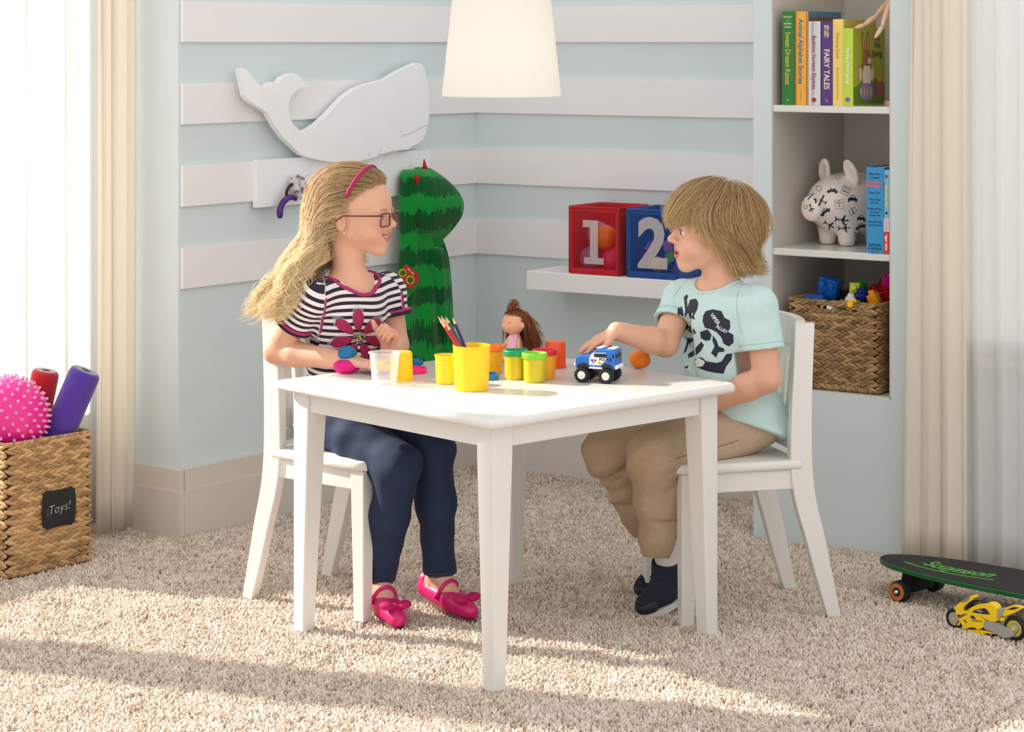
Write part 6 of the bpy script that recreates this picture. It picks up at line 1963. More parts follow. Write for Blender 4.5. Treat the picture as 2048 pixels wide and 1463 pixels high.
def tone_head(V, P, R, o, s, mouth, base, lip):
    L = (V - o) @ R / s
    col = np.tile(np.array(lin(base)), (len(V), 1))
    lipc = np.array(lin(lip)); bl = np.array(lin((222, 130, 116)))
    d = np.full(len(V), 1.0)
    for cur, r in ((mouth['up'], 0.0042), (mouth['lo'], 0.0050)):
        c = np.array(cur)
        for i in range(len(c) - 1):
            ab = c[i + 1] - c[i]; t = np.clip(((L - c[i]) @ ab) / (ab @ ab), 0, 1)
            rr = r * (1 - 0.5 * (np.abs(c[i][1]) / mouth['w']) ** 2)
            d = np.minimum(d, np.linalg.norm(L - c[i] - t[:, None] * ab, axis=1) - rr)
    f = np.clip(1 - (d - 0.0002) / 0.0018, 0, 1)[:, None] * 0.85
    col = col * (1 - f) + lipc * f
    for c, r in mouth['open']:
        e = (L - np.array(c)) / (np.array(r) * np.array([1.15, 1.1, 1.25])); ins_ = ((e ** 2).sum(1) < 1) & (L[:, 0] < c[0] - 0.0012)
        col[ins_] = np.array(lin((120, 44, 44)))
    for y in (1, -1):
        q = np.exp(-(np.linalg.norm((L - np.array([0.062, y * 0.042, -0.030])), axis=1) / 0.022) ** 2)[:, None] * 0.28
        col = col * (1 - q) + bl * q
    q = np.exp(-(np.linalg.norm(L - np.array([0.1, 0, -0.024]), axis=1) / 0.012) ** 2)[:, None] * 0.2
    col = col * (1 - q) + bl * q
    return col

def hand(g, w, fwd, up, lat, L, curls, thumb, spread=0.10, tcurl=0.4):
    """five fingers; w wrist, fwd along the hand, up the back of the hand, lat the thumb side"""
    w = np.array(w, float); f = nrm3(fwd); u = nrm3(np.array(up) - f * (np.array(up) @ f)); l = np.array(lat, float); l = nrm3(l - f * (l @ f) - u * (l @ u))
    offs = (0.150, 0.052, -0.048, -0.140)
    lens = (0.40, 0.45, 0.42, 0.33)
    kn = []
    for i, of in enumerate(offs):
        k = w + f * L * (0.50 - 0.03 * abs(i - 1.2)) + l * L * of + u * L * (0.015 - 0.02 * abs(i - 1.5))
        kn.append(k)
        g.cone(w + l * L * of * 0.55, k, L * 0.085, L * 0.070, 0.006)
    for i in range(4):
        d = nrm3(f + l * spread * (1.5 - i) * 0.7); p = kn[i]; a = 0.0
        r0 = L * 0.056 * (0.88 if i == 3 else 1.0)
        pts = [p]; rad = [r0 * 1.08]
        for j, fr_ in enumerate((0.46, 0.30, 0.24)):
            a += curls[i][j]
            dd = d * math.cos(a) - u * math.sin(a)
            p = p + dd * lens[i] * L * fr_; pts.append(p); rad.append(r0 * (0.95, 0.86, 0.74)[j])
        g.chain(pts, rad, 0.0022)
    b = w + f * L * 0.14 + l * L * 0.11
    t1 = nrm3(f * thumb[0] + l * thumb[1] - u * thumb[2]); p1 = b + t1 * L * 0.26
    t2 = nrm3(t1 + (f * 0.9 - l * 0.25) * tcurl); p2 = p1 + t2 * L * 0.20; p3 = p2 + nrm3(t2 + (f * 0.4 - l * 0.2) * tcurl) * L * 0.13
    g.chain([w + l * L * 0.05 + f * L * 0.04, b, p1], [L * 0.075, L * 0.080, L * 0.066], 0.007)
    g.chain([p1, p2, p3], [L * 0.066, L * 0.060, L * 0.050], 0.0025)

def arm_geo(sh, el, wr, r, h, hand_args):
    pts = np.array([sh, el, wr] + [np.array(wr) + nrm3(hand_args[1]) * hand_args[4] * 1.05])
    g = SDF(pts.min(0) - 0.055, pts.max(0) + 0.055, h)
    el = np.array(el); wr = np.array(wr); sh = np.array(sh)
    g.cone(sh, el, r[0], r[1], 0.006)
    m = el + (wr - el) * 0.28
    g.chain([el, m, wr], [r[1], r[2], r[3]], 0.010)
    hand(g, *hand_args)
    V, F_ = g.mesh(); return relax(V, F_, 1, 0.4), F_

def tube_sdf(pts, rad, h, cuts=(), hollow=None, k=0.02, warp=None, pre=None):
    pts = [np.array(p, float) for p in pts]; A = np.array(pts); m = max(rad) + 0.03
    g = SDF(A.min(0) - m, A.max(0) + m, h)
    g.chain(pts, rad, k)
    if pre: pre(g)
    if warp is not None: g.warp(warp)
    for p, n in cuts: g.half(p, n, 0.002)
    if hollow: 
        for a, b, ra, rb in hollow: g.cone(a, b, ra, rb, 0.001, 's')
    V, F_ = g.mesh(); return relax(V, F_, 1), F_

def wrinkle(seed, amp, fr_=60.0):
    r = np.random.default_rng(seed); K = r.normal(size=(5, 3)) * fr_; ph = r.uniform(0, 6.28, 5)
    def f(X, Y, Z):
        s = 0
        for i in range(5): s = s + np.sin(X * K[i, 0] + Y * K[i, 1] + Z * K[i, 2] * 1.3 + ph[i] + 1.2 * np.sin(Z * 35 + ph[i]))
        return s * amp / 2.2
    return f

def ring_path(c, n, r, m=28, R2=None):
    n = nrm3(n); a = np.cross(n, (0.3, 0.2, 0.9)); a = nrm3(a); b = np.cross(n, a)
    t = np.linspace(0, 2 * math.pi, m)
    return np.array(c) + r * (np.cos(t)[:, None] * a + np.sin(t)[:, None] * b)

def hug(path, tree, off, dirs=None):
    """pull points onto a surface and lift them by off"""
    out = []
    for p in path:
        q, n, _, _ = tree.find_nearest(Vector(p))
        out.append(np.array(q) + np.array(n) * off if q is not None else p)
    return np.array(out)

# ---- eyes, as children
def eyes(parent, P, R, o, s, look, iris_rgb, lids):
    ew = mat('sclera', (240, 238, 236), 0.2)
    for y in (1, -1):
        c = P(0.0690, y * 0.031, 0.0)
        e = mesh('eyeball', *MB().ball(c, 0.0136 * s, 24, 16).get(), ew, parent, True, True)
        d = R @ nrm3(look); M = Vector(d).to_track_quat('Z', 'Y').to_matrix().to_4x4(); M.translation = Vector(c)
        r = 0.0136 * s
        prof = [(0.0060 * s, math.sqrt(r * r - (0.0060 * s) ** 2) + 0.0002), (0.0045 * s, math.sqrt(r * r - (0.0045 * s) ** 2) + 0.0004), (0.0029 * s, r * 0.985 + 0.0002)]
        mesh('iris', *MB().lathe(prof, 20).xf(M).get(), mat('iris_%d' % iris_rgb[0], iris_rgb, 0.15), e, True, True)
        mesh('pupil', *MB().lathe([(0.0030 * s, r * 0.985 + 0.0003), (0.0, r * 0.99 + 0.0007)], 16).xf(M).get(), mat('pupil', (8, 8, 10), 0.05), e, True, True)
        # lashes along the upper lid
        t = np.linspace(-1, 1, 9)
        pts = np.array([P(0.0690 + 0.0158 * math.cos(a_) * 0.985, y * 0.031 + 0.0125 * math.sin(a_), lids * (1 - 0.75 * k * k) + 0.0004) for a_, k in zip(t * 0.9, t)])
        mesh('eyelash', *MB().tube(pts, np.array([0.0003, 0.0006, 0.0008, 0.0009, 0.0009, 0.0009, 0.0008, 0.0006, 0.0003]), 6).get(), mat('lash', (70, 50, 40), 0.6), parent, True, True)

def brows(parent, P, tree, rgb, dz=0.0):
    for y in (1, -1):
        pts = [P(0.0900 - 0.0075 * k * k, y * (0.014 + 0.032 * k), 0.0170 + dz + 0.0045 * math.sin(k * 2.4)) for k in np.linspace(0, 1, 9)]
        q = hug(pts, tree, 0.0003)
        mesh('eyebrow', *MB().tube(q, np.array([0.0012, 0.0019, 0.0021, 0.0021, 0.0020, 0.0018, 0.0015, 0.0011, 0.0006]), 6, flat=0.6).get(), mat('brow_%d' % rgb[0], rgb, 0.8, noise=0.2, nscale=900), parent, True, True)

# =================================================================== the girl
girl = thing('person', 'girl with long blonde hair, glasses and a striped flower shirt', 'person', (GC[0], GC[1], 0.349))
GS = 0.94
gR, gO = head_frame((-0.352, 5.06, 0.868), u2((math.cos(0.32), -math.sin(0.32))), pitch=-0.02)
gN = np.array([-0.366, 5.055, 0.735]); gf = np.array([0.74, -0.67, 0]); gf = gf / np.linalg.norm(gf); gl = np.cross((0, 0, 1), gf); gu = nrm3(gN - np.array([-0.392, 5.10, 0.41]))
gTR = np.stack([nrm3(gf - gu * (gf @ gu)), gl, gu], 1)
gM = mouth_shape(0.0300, -0.0490, 0.0110, 0.0062)
lo_ = gO - 0.14; hi_ = gO + 0.14; lo_[2] = gN[2] - 0.09
g = SDF(lo_, hi_, 0.0020)
gP = head_sdf(g, gR, gO, GS, 0.0042, gM, gN + np.array([0, 0, -0.01]), 0.036)
# shoulders under the collar
gsr = gN - gl * 0.118 + np.array([0.0, 0.0, -0.038]); gsl = gN + gl * 0.118 + np.array([0.0, 0.0, -0.038])
g.cone(gN + np.array([0, 0, -0.03]), gsr, 0.036, 0.030, 0.03); g.cone(gN + np.array([0, 0, -0.03]), gsl, 0.036, 0.030, 0.03)
g.ell(gN + gu * -0.075 + gf * 0.004, (0.062, 0.09, 0.07), 0.02, R=gTR)
V1, F1 = g.mesh(); V1 = relax(V1, F1, 1, 0.4)
headcol = tone_head(V1, gP, gR, gO, GS, gM, (226, 174, 148), (200, 112, 108))
gtree = bvh_of(V1, F1)
# arms
ger = np.array([-0.528, 5.03, 0.566]); gwr = np.array([-0.360, 4.922, 0.560])
flat_c = [(0.10, 0.15, 0.10), (0.08, 0.12, 0.10), (0.10, 0.15, 0.10), (0.12, 0.18, 0.12)]
A1 = arm_geo(gsr, ger, gwr, (0.034, 0.0265, 0.0275, 0.0190), 0.0021, (gwr, (0.90, -0.42, -0.06), (0, 0, 1), (0.42, 0.9, 0), 0.112, flat_c, (0.8, 0.6, 0.25)))
gel = np.array([-0.263, 5.135, 0.566]); gwl = np.array([-0.276, 5.000, 0.566])
cu = [(0.9, 1.25, 0.6), (0.95, 1.25, 0.6), (1.05, 1.25, 0.6), (1.15, 1.2, 0.6)]
A2 = arm_geo(gsl, gel, gwl, (0.034, 0.0265, 0.0270, 0.0190), 0.0021, (gwl, (0.20, -0.25, 0.93), (0.66, 0.74, 0.0), (-0.80, 0.2, 0.3), 0.106, cu, (0.8, 0.5, 0.5), 0.06, 0.15))
# lower legs and feet
def foot_geo(kn, an, heel, toe, h=0.0025):
    A = np.array([kn, an, heel, toe]); g = SDF(A.min(0) - 0.05, A.max(0) + 0.05, h)
    kn, an, heel, toe = map(np.array, (kn, an, heel, toe))
    mid = an + (kn - an) * 0.35
    g.chain([mid, an], [0.030, 0.0225], 0.01)
    b = heel + (toe - heel) * 0.62
    g.cone(an, heel + np.array([0, 0, 0.004]), 0.0225, 0.020, 0.012); g.cone(an + (b - an) * 0.12, b, 0.0235, 0.0195, 0.014); g.cone(heel, b, 0.019, 0.0215, 0.012); g.cone(b, toe, 0.0215, 0.0145, 0.01)
    V, F_ = g.mesh(); return relax(V, F_, 1), F_
gkr, gar, gtr, ghr = np.array([-0.246, 4.870, 0.338]), np.array([-0.293, 4.945, 0.080]), np.array([-0.246, 4.832, 0.020]), np.array([-0.306, 4.975, 0.044])
gkl, gal, gtl, ghl = np.array([-0.176, 4.952, 0.358]), np.array([-0.160, 4.985, 0.082]), np.array([-0.093, 4.900, 0.020]), np.array([-0.186, 5.010, 0.045])
L1 = foot_geo(gkr, gar, ghr, gtr); L2 = foot_geo(gkl, gal, ghl, gtl)
def inner(N, u_, R_, pel, hips, kns, ans, hh=0.006):
    A = np.array([N, pel] + list(kns) + list(ans)); g = SDF(A.min(0) - 0.1, A.max(0) + 0.1, hh)
    g.ell(N - u_ * 0.10, (0.055, 0.08, 0.08), 0, R=R_); g.ell(N - u_ * 0.20, (0.056, 0.075, 0.085), 0.02, R=R_); g.ell(pel + u_ * 0.02, (0.058, 0.080, 0.05), 0.02, R=R_)
    for h_, k_, a_ in zip(hips, kns, ans): g.chain([h_, k_, a_], [0.045, 0.036, 0.023], 0.02)
    V, F_ = g.mesh(); return V, F_
IN = inner(gN, gu, gTR, np.array([-0.392, 5.10, 0.41]), [np.array([-0.392, 5.10, 0.415]) - gl * 0.05, np.array([-0.392, 5.10, 0.415]) + gl * 0.05], [gkr, gkl], [gar, gal])
Vb, Fb = join_geo([(V1, F1), A1, A2, L1, L2, IN])
M_skin = skin_mat('skin')
body = mesh('body', Vb, Fb, M_skin, girl, True, True)
n1 = len(V1); col = np.tile(np.array(lin((224, 172, 146))), (len(Vb), 1)); col[:n1] = headcol
# rosy fingertips and knuckles
tips = [gwr + nrm3((0.9, -0.42, -0.06)) * 0.105, gwl + np.array([0.02, -0.03, 0.05])]
for t in tips:
    q = np.exp(-(np.linalg.norm(Vb - t, axis=1) / 0.03) ** 2)[:, None] * 0.3; col = col * (1 - q) + np.array(lin((224, 140, 120))) * q
setattr_c(body, 'tone', col)
eyes(body, gP, gR, gO, GS, (0.96, 0.12, -0.10), (96, 110, 120), 0.0036)
brows(body, gP, gtree, (190, 150, 104))
# teeth
tm = MB()
tq = smooth_poly(np.array(gM['teeth']), 4, False)
tm.tube([gP(*c) for c in tq], 0.0030, 10)
mesh('teeth', *tm.get(), mat('teeth', (246, 240, 230), 0.2), body, True, True)
mesh('earring', *MB().ball(gP(0.006, -0.0845, -0.036), 0.0026, 12, 8).get(), mat('crystal', (236, 230, 224), 0.05, metal=0.6), girl, True, True)
mesh('earring', *MB().ball(gP(0.006, 0.0845, -0.036), 0.0026, 12, 8).get(), MATS['crystal'], girl, True, True)
# glasses
M_lens = pane_mat(); M_lens.node_tree.nodes['Fresnel'].inputs[0].default_value = 1.12
M_fr = mat('tortoise_frame', (104, 46, 34), 0.2, noise=0.2, nscale=60)
gl_t = MB()
for y in (1, -1):
    rr = rrect(0.5, 0.18, 4)
    rr = np.vstack([rr, rr[:1]])
    pts = np.array([gP(0.0945 - 0.05 * abs(a * 0.040) - 0.006 * (a + 0.5), y * (0.0350 + a * 0.043), -0.005 + b_ * 0.031) for a, b_ in rr])
    gl_t.tube(pts, 0.0018, 8, caps=False)
    gl_t.tube([gP(0.0875, y * 0.0555, 0.006), gP(0.076, y * 0.069, 0.006), gP(0.04, y * 0.076, 0.005), gP(0.0, y * 0.080, 0.004), gP(-0.018, y * 0.080, -0.010)], [0.0020, 0.0019, 0.0016, 0.0014, 0.0012], 8)
    V_ = [gP(0.0942 - 0.05 * abs(a * 0.040) - 0.006 * (a + 0.5), y * (0.0350 + a * 0.041), -0.005 + b_ * 0.029) for a, b_ in rr[:-1]]
    mesh('lens', V_, [tuple(range(len(V_)))], M_lens, girl, world=True)
gl_t.tube([gP(0.0945, 0.0140, 0.001), gP(0.0985, 0, 0.003), gP(0.0945, -0.0140, 0.001)], 0.0012, 8)
glo = mesh('glasses', *gl_t.get(), M_fr, girl, True, True); glo['label'] = 'thin brown tortoiseshell glasses'

# ---- shirt
def stripes_mat():
    m = bpy.data.materials.new('striped_jersey'); m.use_nodes = True
    nt = m.node_tree; b = nt.nodes['Principled BSDF']; b.inputs['Roughness'].default_value = 0.85; b.inputs['Sheen Weight'].default_value = 0.1
    a = node(nt, 'ShaderNodeAttribute'); a.attribute_name = 'stripe'
    f = math_n(nt, 'GREATER_THAN', math_n(nt, 'FRACT', a.outputs['Fac']), 0.52)
    nt.links.new(mix_c(nt, f, lin((236, 228, 230)), lin((26, 24, 46))), b.inputs['Base Color'])
    tc = node(nt, 'ShaderNodeTexCoord'); n = node(nt, 'ShaderNodeTexNoise'); n.inputs['Scale'].default_value = 700
    nt.links.new(tc.outputs['Object'], n.inputs['Vector'])
    bp = node(nt, 'ShaderNodeBump'); bp.inputs['Strength'].default_value = 0.2; bp.inputs['Distance'].default_value = 0.001
    nt.links.new(n.outputs['Fac'], bp.inputs['Height']); nt.links.new(bp.outputs[0], b.inputs['Normal'])
    return m
def add_sleeve(g, sh, el, f1, r0, r1, k=0.022):
    sh = np.array(sh); el = np.array(el); d = nrm3(el - sh); end = sh + (el - sh) * f1
    g.cone(sh + d * 0.010 + np.array([0, 0, -0.005]), end + d * 0.02, r0, r1, k); return end, d
def cut_sleeve(g, end, d, r1):
    y = nrm3(np.cross(d, (0, 0.1, 1))); z = np.cross(d, y); RR = np.stack([d, y, z], 1)
    g.box(end + d * 0.05, (0.05, r1 + 0.016, r1 + 0.016), 0.0, 's', RR, 0.001)
    g.cone(end - d * 0.010, end + d * 0.05, r1 - 0.0120, r1 - 0.0120, 0.001, 's')
gPel = np.array([-0.392, 5.10, 0.41])
g = SDF(np.array([-0.58, 4.88, 0.375]), np.array([-0.18, 5.29, 0.775]), 0.0030)
g.ell(gN - gu * 0.100 + gf * 0.006, (0.074, 0.102, 0.095), 0.0, R=gTR)
g.cone(gN + np.array([0, 0, -0.036]) , gsr + np.array([0, 0, -0.006]), 0.038, 0.040, 0.03); g.cone(gN + np.array([0, 0, -0.036]), gsl + np.array([0, 0, -0.006]), 0.038, 0.040, 0.03)
g.ell(gN - gu * 0.200 + gf * 0.008, (0.076, 0.096, 0.100), 0.03, R=gTR)
g.ell(gPel + gf * 0.006 + gu * 0.03, (0.088, 0.110, 0.090), 0.03, R=gTR)
er, dr_ = add_sleeve(g, gsr, ger, 0.50, 0.040, 0.0440); el_, dl_ = add_sleeve(g, gsl, gel, 0.50, 0.040, 0.0440)
g.warp(wrinkle(3, 0.0014, 34))
cut_sleeve(g, er, dr_, 0.0440); cut_sleeve(g, el_, dl_, 0.0440)
g.half((0, 0, 0.383), (0, 0, -1), 0.003)
# neck opening
g.cone(gN + gf * 0.010 + np.array([0, 0, 0.045]), gN + gf * 0.010 + np.array([0, 0, -0.018]), 0.062, 0.050, 0.006, 's')
Vs, Fs = g.mesh(); Vs = relax(Vs, Fs, 1)
shirt = mesh('shirt', Vs, Fs, stripes_mat(), girl, True, True); shirt['label'] = 'navy and white striped raglan shirt'
lat_ = (Vs - gN) @ gl; fo_ = (Vs - gN) @ gTR[:, 0]; stp = ((Vs - gN) @ gu + 0.004 * np.sin(lat_ * 30)) / 0.0152
def border(lat, f): return lat - 0.080 - 0.70 * np.maximum(f - 0.0, 0)
for sgn, sh_, d_, e_ in ((-1, gsr, dr_, er), (1, gsl, dl_, el_)):
    k_s = (border(lat_ * sgn, fo_) > 0) & ((Vs - e_) @ d_ < 0.02) & (np.linalg.norm((Vs - sh_) - ((Vs - sh_) @ d_)[:, None] * d_, axis=1) < 0.062)
    stp[k_s] = ((Vs[k_s] - sh_) @ d_) / 0.0152
setattr_f(shirt, 'stripe', stp)
stree = bvh_of(Vs, Fs)
M_pk = mat('pink_binding', (176, 40, 110), 0.7, noise=0.3, nscale=700); M_nvb = mat('navy_binding', (30, 24, 48), 0.8)
col_p = np.array([gN + gf * 0.011 + np.array([0, 0, -0.004]) + 0.056 * (math.cos(t) * gTR[:, 0] * 0.98 + math.sin(t) * gTR[:, 1] * 1.2) + gTR[:, 2] * (-0.006 - 0.008 * math.cos(t)) for t in np.linspace(0, 2 * math.pi, 41)])
mesh('collar', *MB().tube(hug(col_p, stree, 0.0008), 0.0042, 10, caps=False, flat=1.0).get(), M_pk, shirt, True, True)
for e, d in ((er, dr_), (el_, dl_)):
    mesh('cuff', *MB().tube(ring_path(e - d * 0.003, d, 0.0452), 0.0034, 8, caps=False).get(), M_nvb, shirt, True, True)
    mesh('cuff_trim', *MB().tube(ring_path(e - d * 0.010, d, 0.0456), 0.0034, 8, caps=False).get(), M_pk, shirt, True, True)
for sgn in (1, -1):     # raglan seams from the collar to the underarm
    pth = []
    for f_o in np.linspace(-0.05, 0.010, 7):
        h_, _, _, _ = stree.ray_cast(Vector(gN + gl * sgn * (0.080 + 0.70 * max(f_o, 0)) + gTR[:, 0] * f_o + np.array([0, 0, 0.1])), Vector((0, 0, -1)))
        if h_ is not None: pth.append(np.array(h_) + np.array([0, 0, 0.0006]))
    for hh in np.linspace(-0.030, -0.120, 14):
        prev = None
        for lt in np.linspace(0.062, 0.150, 60):
            h_, _, _, _ = stree.ray_cast(Vector(gN + gl * sgn * lt + gTR[:, 0] * 0.2 + gu * hh), Vector(-gTR[:, 0]))
            if h_ is None: break
            f_o = (np.array(h_) - gN) @ gTR[:, 0]
            if border(lt, f_o) > 0:
                pth.append(np.array(h_) + gTR[:, 0] * 0.0006); break
    pth = np.array(pth); pth[1:-1] = (pth[:-2] + pth[1:-1] + pth[2:]) / 3
    mesh('raglan_seam', *MB().tube(pth, 0.0024, 6).get(), M_pk, shirt, True, True)
# sequin flower
fc = np.array(at(717, 676, 4.97)); ray = nrm3(fc - np.array([0, 0, H]))
kf = 5.0 / F
M_seq = mat('pink_sequins', (176, 36, 92), 0.35, noise=0.35, nscale=650, bump=0.8, bscale=650, metal=0.25)
M_tul = mat('tulle', (220, 214, 220), 0.8, alpha=0.28)
fl_ = []
for k in range(7):
    a = math.pi / 2 + k * 2 * math.pi / 7 + 0.02
    P = [(14 + 46 * t, 14.5 * max(0.0, math.sin(math.pi * (0.06 + 0.94 * t))) ** 0.62 * (0.55 + 0.45 * t)) for t in np.linspace(0, 1, 11)]
    P = P + [(x, -y) for x, y in P[::-1][1:]]
    P = [(math.cos(a) * x - math.sin(a) * y, math.sin(a) * x + math.cos(a) * y) for x, y in P]
    P = np.array(P)
    for nm_, sc_, mm_, of_ in (('tulle_petal', 1.16, M_tul, 0.0012), ('petal', 1.0, M_seq, 0.0022)):
        o = decal(nm_, P * sc_, tess(P), lambda x, y: at(717 + x, 674 - y, 4.75), stree, mm_, shirt, off=of_, maxlen=6.0, raydir=ray)
        if o is not None and nm_ == 'petal':
            sd = o.modifiers.new('t', 'SOLIDIFY'); sd.thickness = 0.0018; sd.offset = 0
cb = MB(); r_ = np.random.default_rng(2)
cm = [mat('bead_silver', (214, 210, 206), 0.15, metal=0.9), mat('bead_gold', (240, 190, 40), 0.3), mat('bead_brown', (110, 90, 84), 0.3, metal=0.5)]
cen, cn, _, _ = stree.ray_cast(Vector(at(717, 674, 4.75)), Vector(ray))
if cen is not None:
    cen = np.array(cen); cn = np.array(cn); cn = -cn if cn @ ray > 0 else cn
    a_ = nrm3(np.cross(cn, (0, 0, 1))); b_ = np.cross(cn, a_)
    for m_i in range(3):
        q = MB()
        for i in range((46, 14, 34)[m_i]):
            rr = (0.0160 * math.sqrt(r_.uniform(0.05, 1)), 0.006 * math.sqrt(r_.uniform()), 0.0165 * math.sqrt(r_.uniform()))[m_i]; t = r_.uniform(0, 6.28)
            q.ball(cen + a_ * rr * math.cos(t) + b_ * rr * math.sin(t) + cn * 0.0035, 0.0017, 8, 6)
        mesh('bead_cluster', *q.get(), cm[m_i], shirt, True, True)

# ---- jeans
M_den = mat('dark_denim', (24, 43, 76), 0.8, noise=0.22, nscale=260, bump=0.3, bscale=1200)
def creases(g, kn, hem, rad, seed):
    r = np.random.default_rng(seed); kn = np.array(kn); d = nrm3(hem - kn)
    for i in range(9):
        t = (0.0, 0.10, 0.2, 0.75, 0.85, 0.95, 0.05, 0.3, 0.6)[i]; c = kn + (hem - kn) * t
        a = r.uniform(-0.6, 2.4); o = nrm3(np.array([math.cos(a) * 0.9, -abs(math.sin(a)) - 0.25, 0.1]))
        s_ = nrm3(np.cross(d, o)); p_ = c + o * (rad[2] + 0.001)
        g.cone(p_ - s_ * 0.035 + d * r.uniform(-0.02, 0.02), p_ + s_ * 0.035 + d * r.uniform(-0.02, 0.02), 0.0020, 0.0030, 0.012, 's')
def leg(hip_, kn, an, rad, h, seed, hem_n, amp=0.0014, level=False):
    d = nrm3(np.array(an) - np.array(kn)); hem = np.array(kn) + (np.array(an) - np.array(kn)) * hem_n
    mid = np.array(kn) + (hem - np.array(kn)) * 0.45
    return tube_sdf([hip_, (np.array(hip_) + np.array(kn)) / 2, kn, mid, hem + d * 0.03], [rad[0], rad[1], rad[2], rad[3], rad[4]], h, cuts=[(hem, nrm3((0, -0.16, -1)) if level else d)], hollow=[(hem - d * 0.012, hem + d * 0.06, rad[4] - (0.015 if level else 0.006), rad[4] - (0.015 if level else 0.006))], warp=wrinkle(seed, amp, 42), pre=(lambda g: creases(g, kn, hem, rad, seed)) if level else None), hem, d
ghp_r = gPel - gl * 0.046 + np.array([0, 0, 0.008]); ghp_l = gPel + gl * 0.046 + np.array([0, 0, 0.012])
(J1, h1, d1), (J2, h2, d2) = leg(ghp_r, gkr, gar, (0.063, 0.058, 0.050, 0.041, 0.034), 0.0036, 11, 1.0, 0.0024), leg(ghp_l, gkl, gal, (0.063, 0.058, 0.050, 0.041, 0.034), 0.0036, 12, 1.0, 0.0024)
g = SDF(gPel - np.array([0.13, 0.13, 0.065]), gPel + np.array([0.13, 0.13, 0.08]), 0.004)
g.ell(gPel + np.array([0, 0, 0.004]), (0.082, 0.102, 0.062), 0, R=gTR)
Jp = g.mesh()
Vj, Fj = join_geo([J1, J2, Jp]); Vj[:, 2] = np.where((Vj[:, 2] < 0.3505) & (np.linalg.norm(Vj[:, :2] - GC, axis=1) < 0.155), 0.3505, Vj[:, 2])
jeans = mesh('jeans', Vj, Fj, M_den, girl, True, True)
jt = bvh_of(Vj, Fj); M_st = mat('stitch_tan', (120, 92, 70), 0.8)
for h_, d_ in ((h1, d1), (h2, d2)):
    for q in (0.004, 0.009): mesh('hem_stitch', *MB().tube(hug(ring_path(h_ - d_ * q, d_, 0.034), jt, 0.0002), 0.0005, 5, caps=False).get(), M_st, jeans, True, True)
for (a, b_, c_, sd_) in ((ghp_r, gkr, h1, gl), (ghp_l, gkl, h2, gl)):
    pth = np.concatenate([a + (b_ - a) * np.linspace(0.3, 1, 14)[:, None], b_ + (c_ - b_) * np.linspace(0.08, 1, 14)[:, None]]) + (sd_ * 0.05 + np.array([0.0, -0.035, 0.0]))
    mesh('side_seam', *MB().tube(hug(pth, jt, 0.0002), 0.0006, 5).get(), M_st, jeans, True, True)

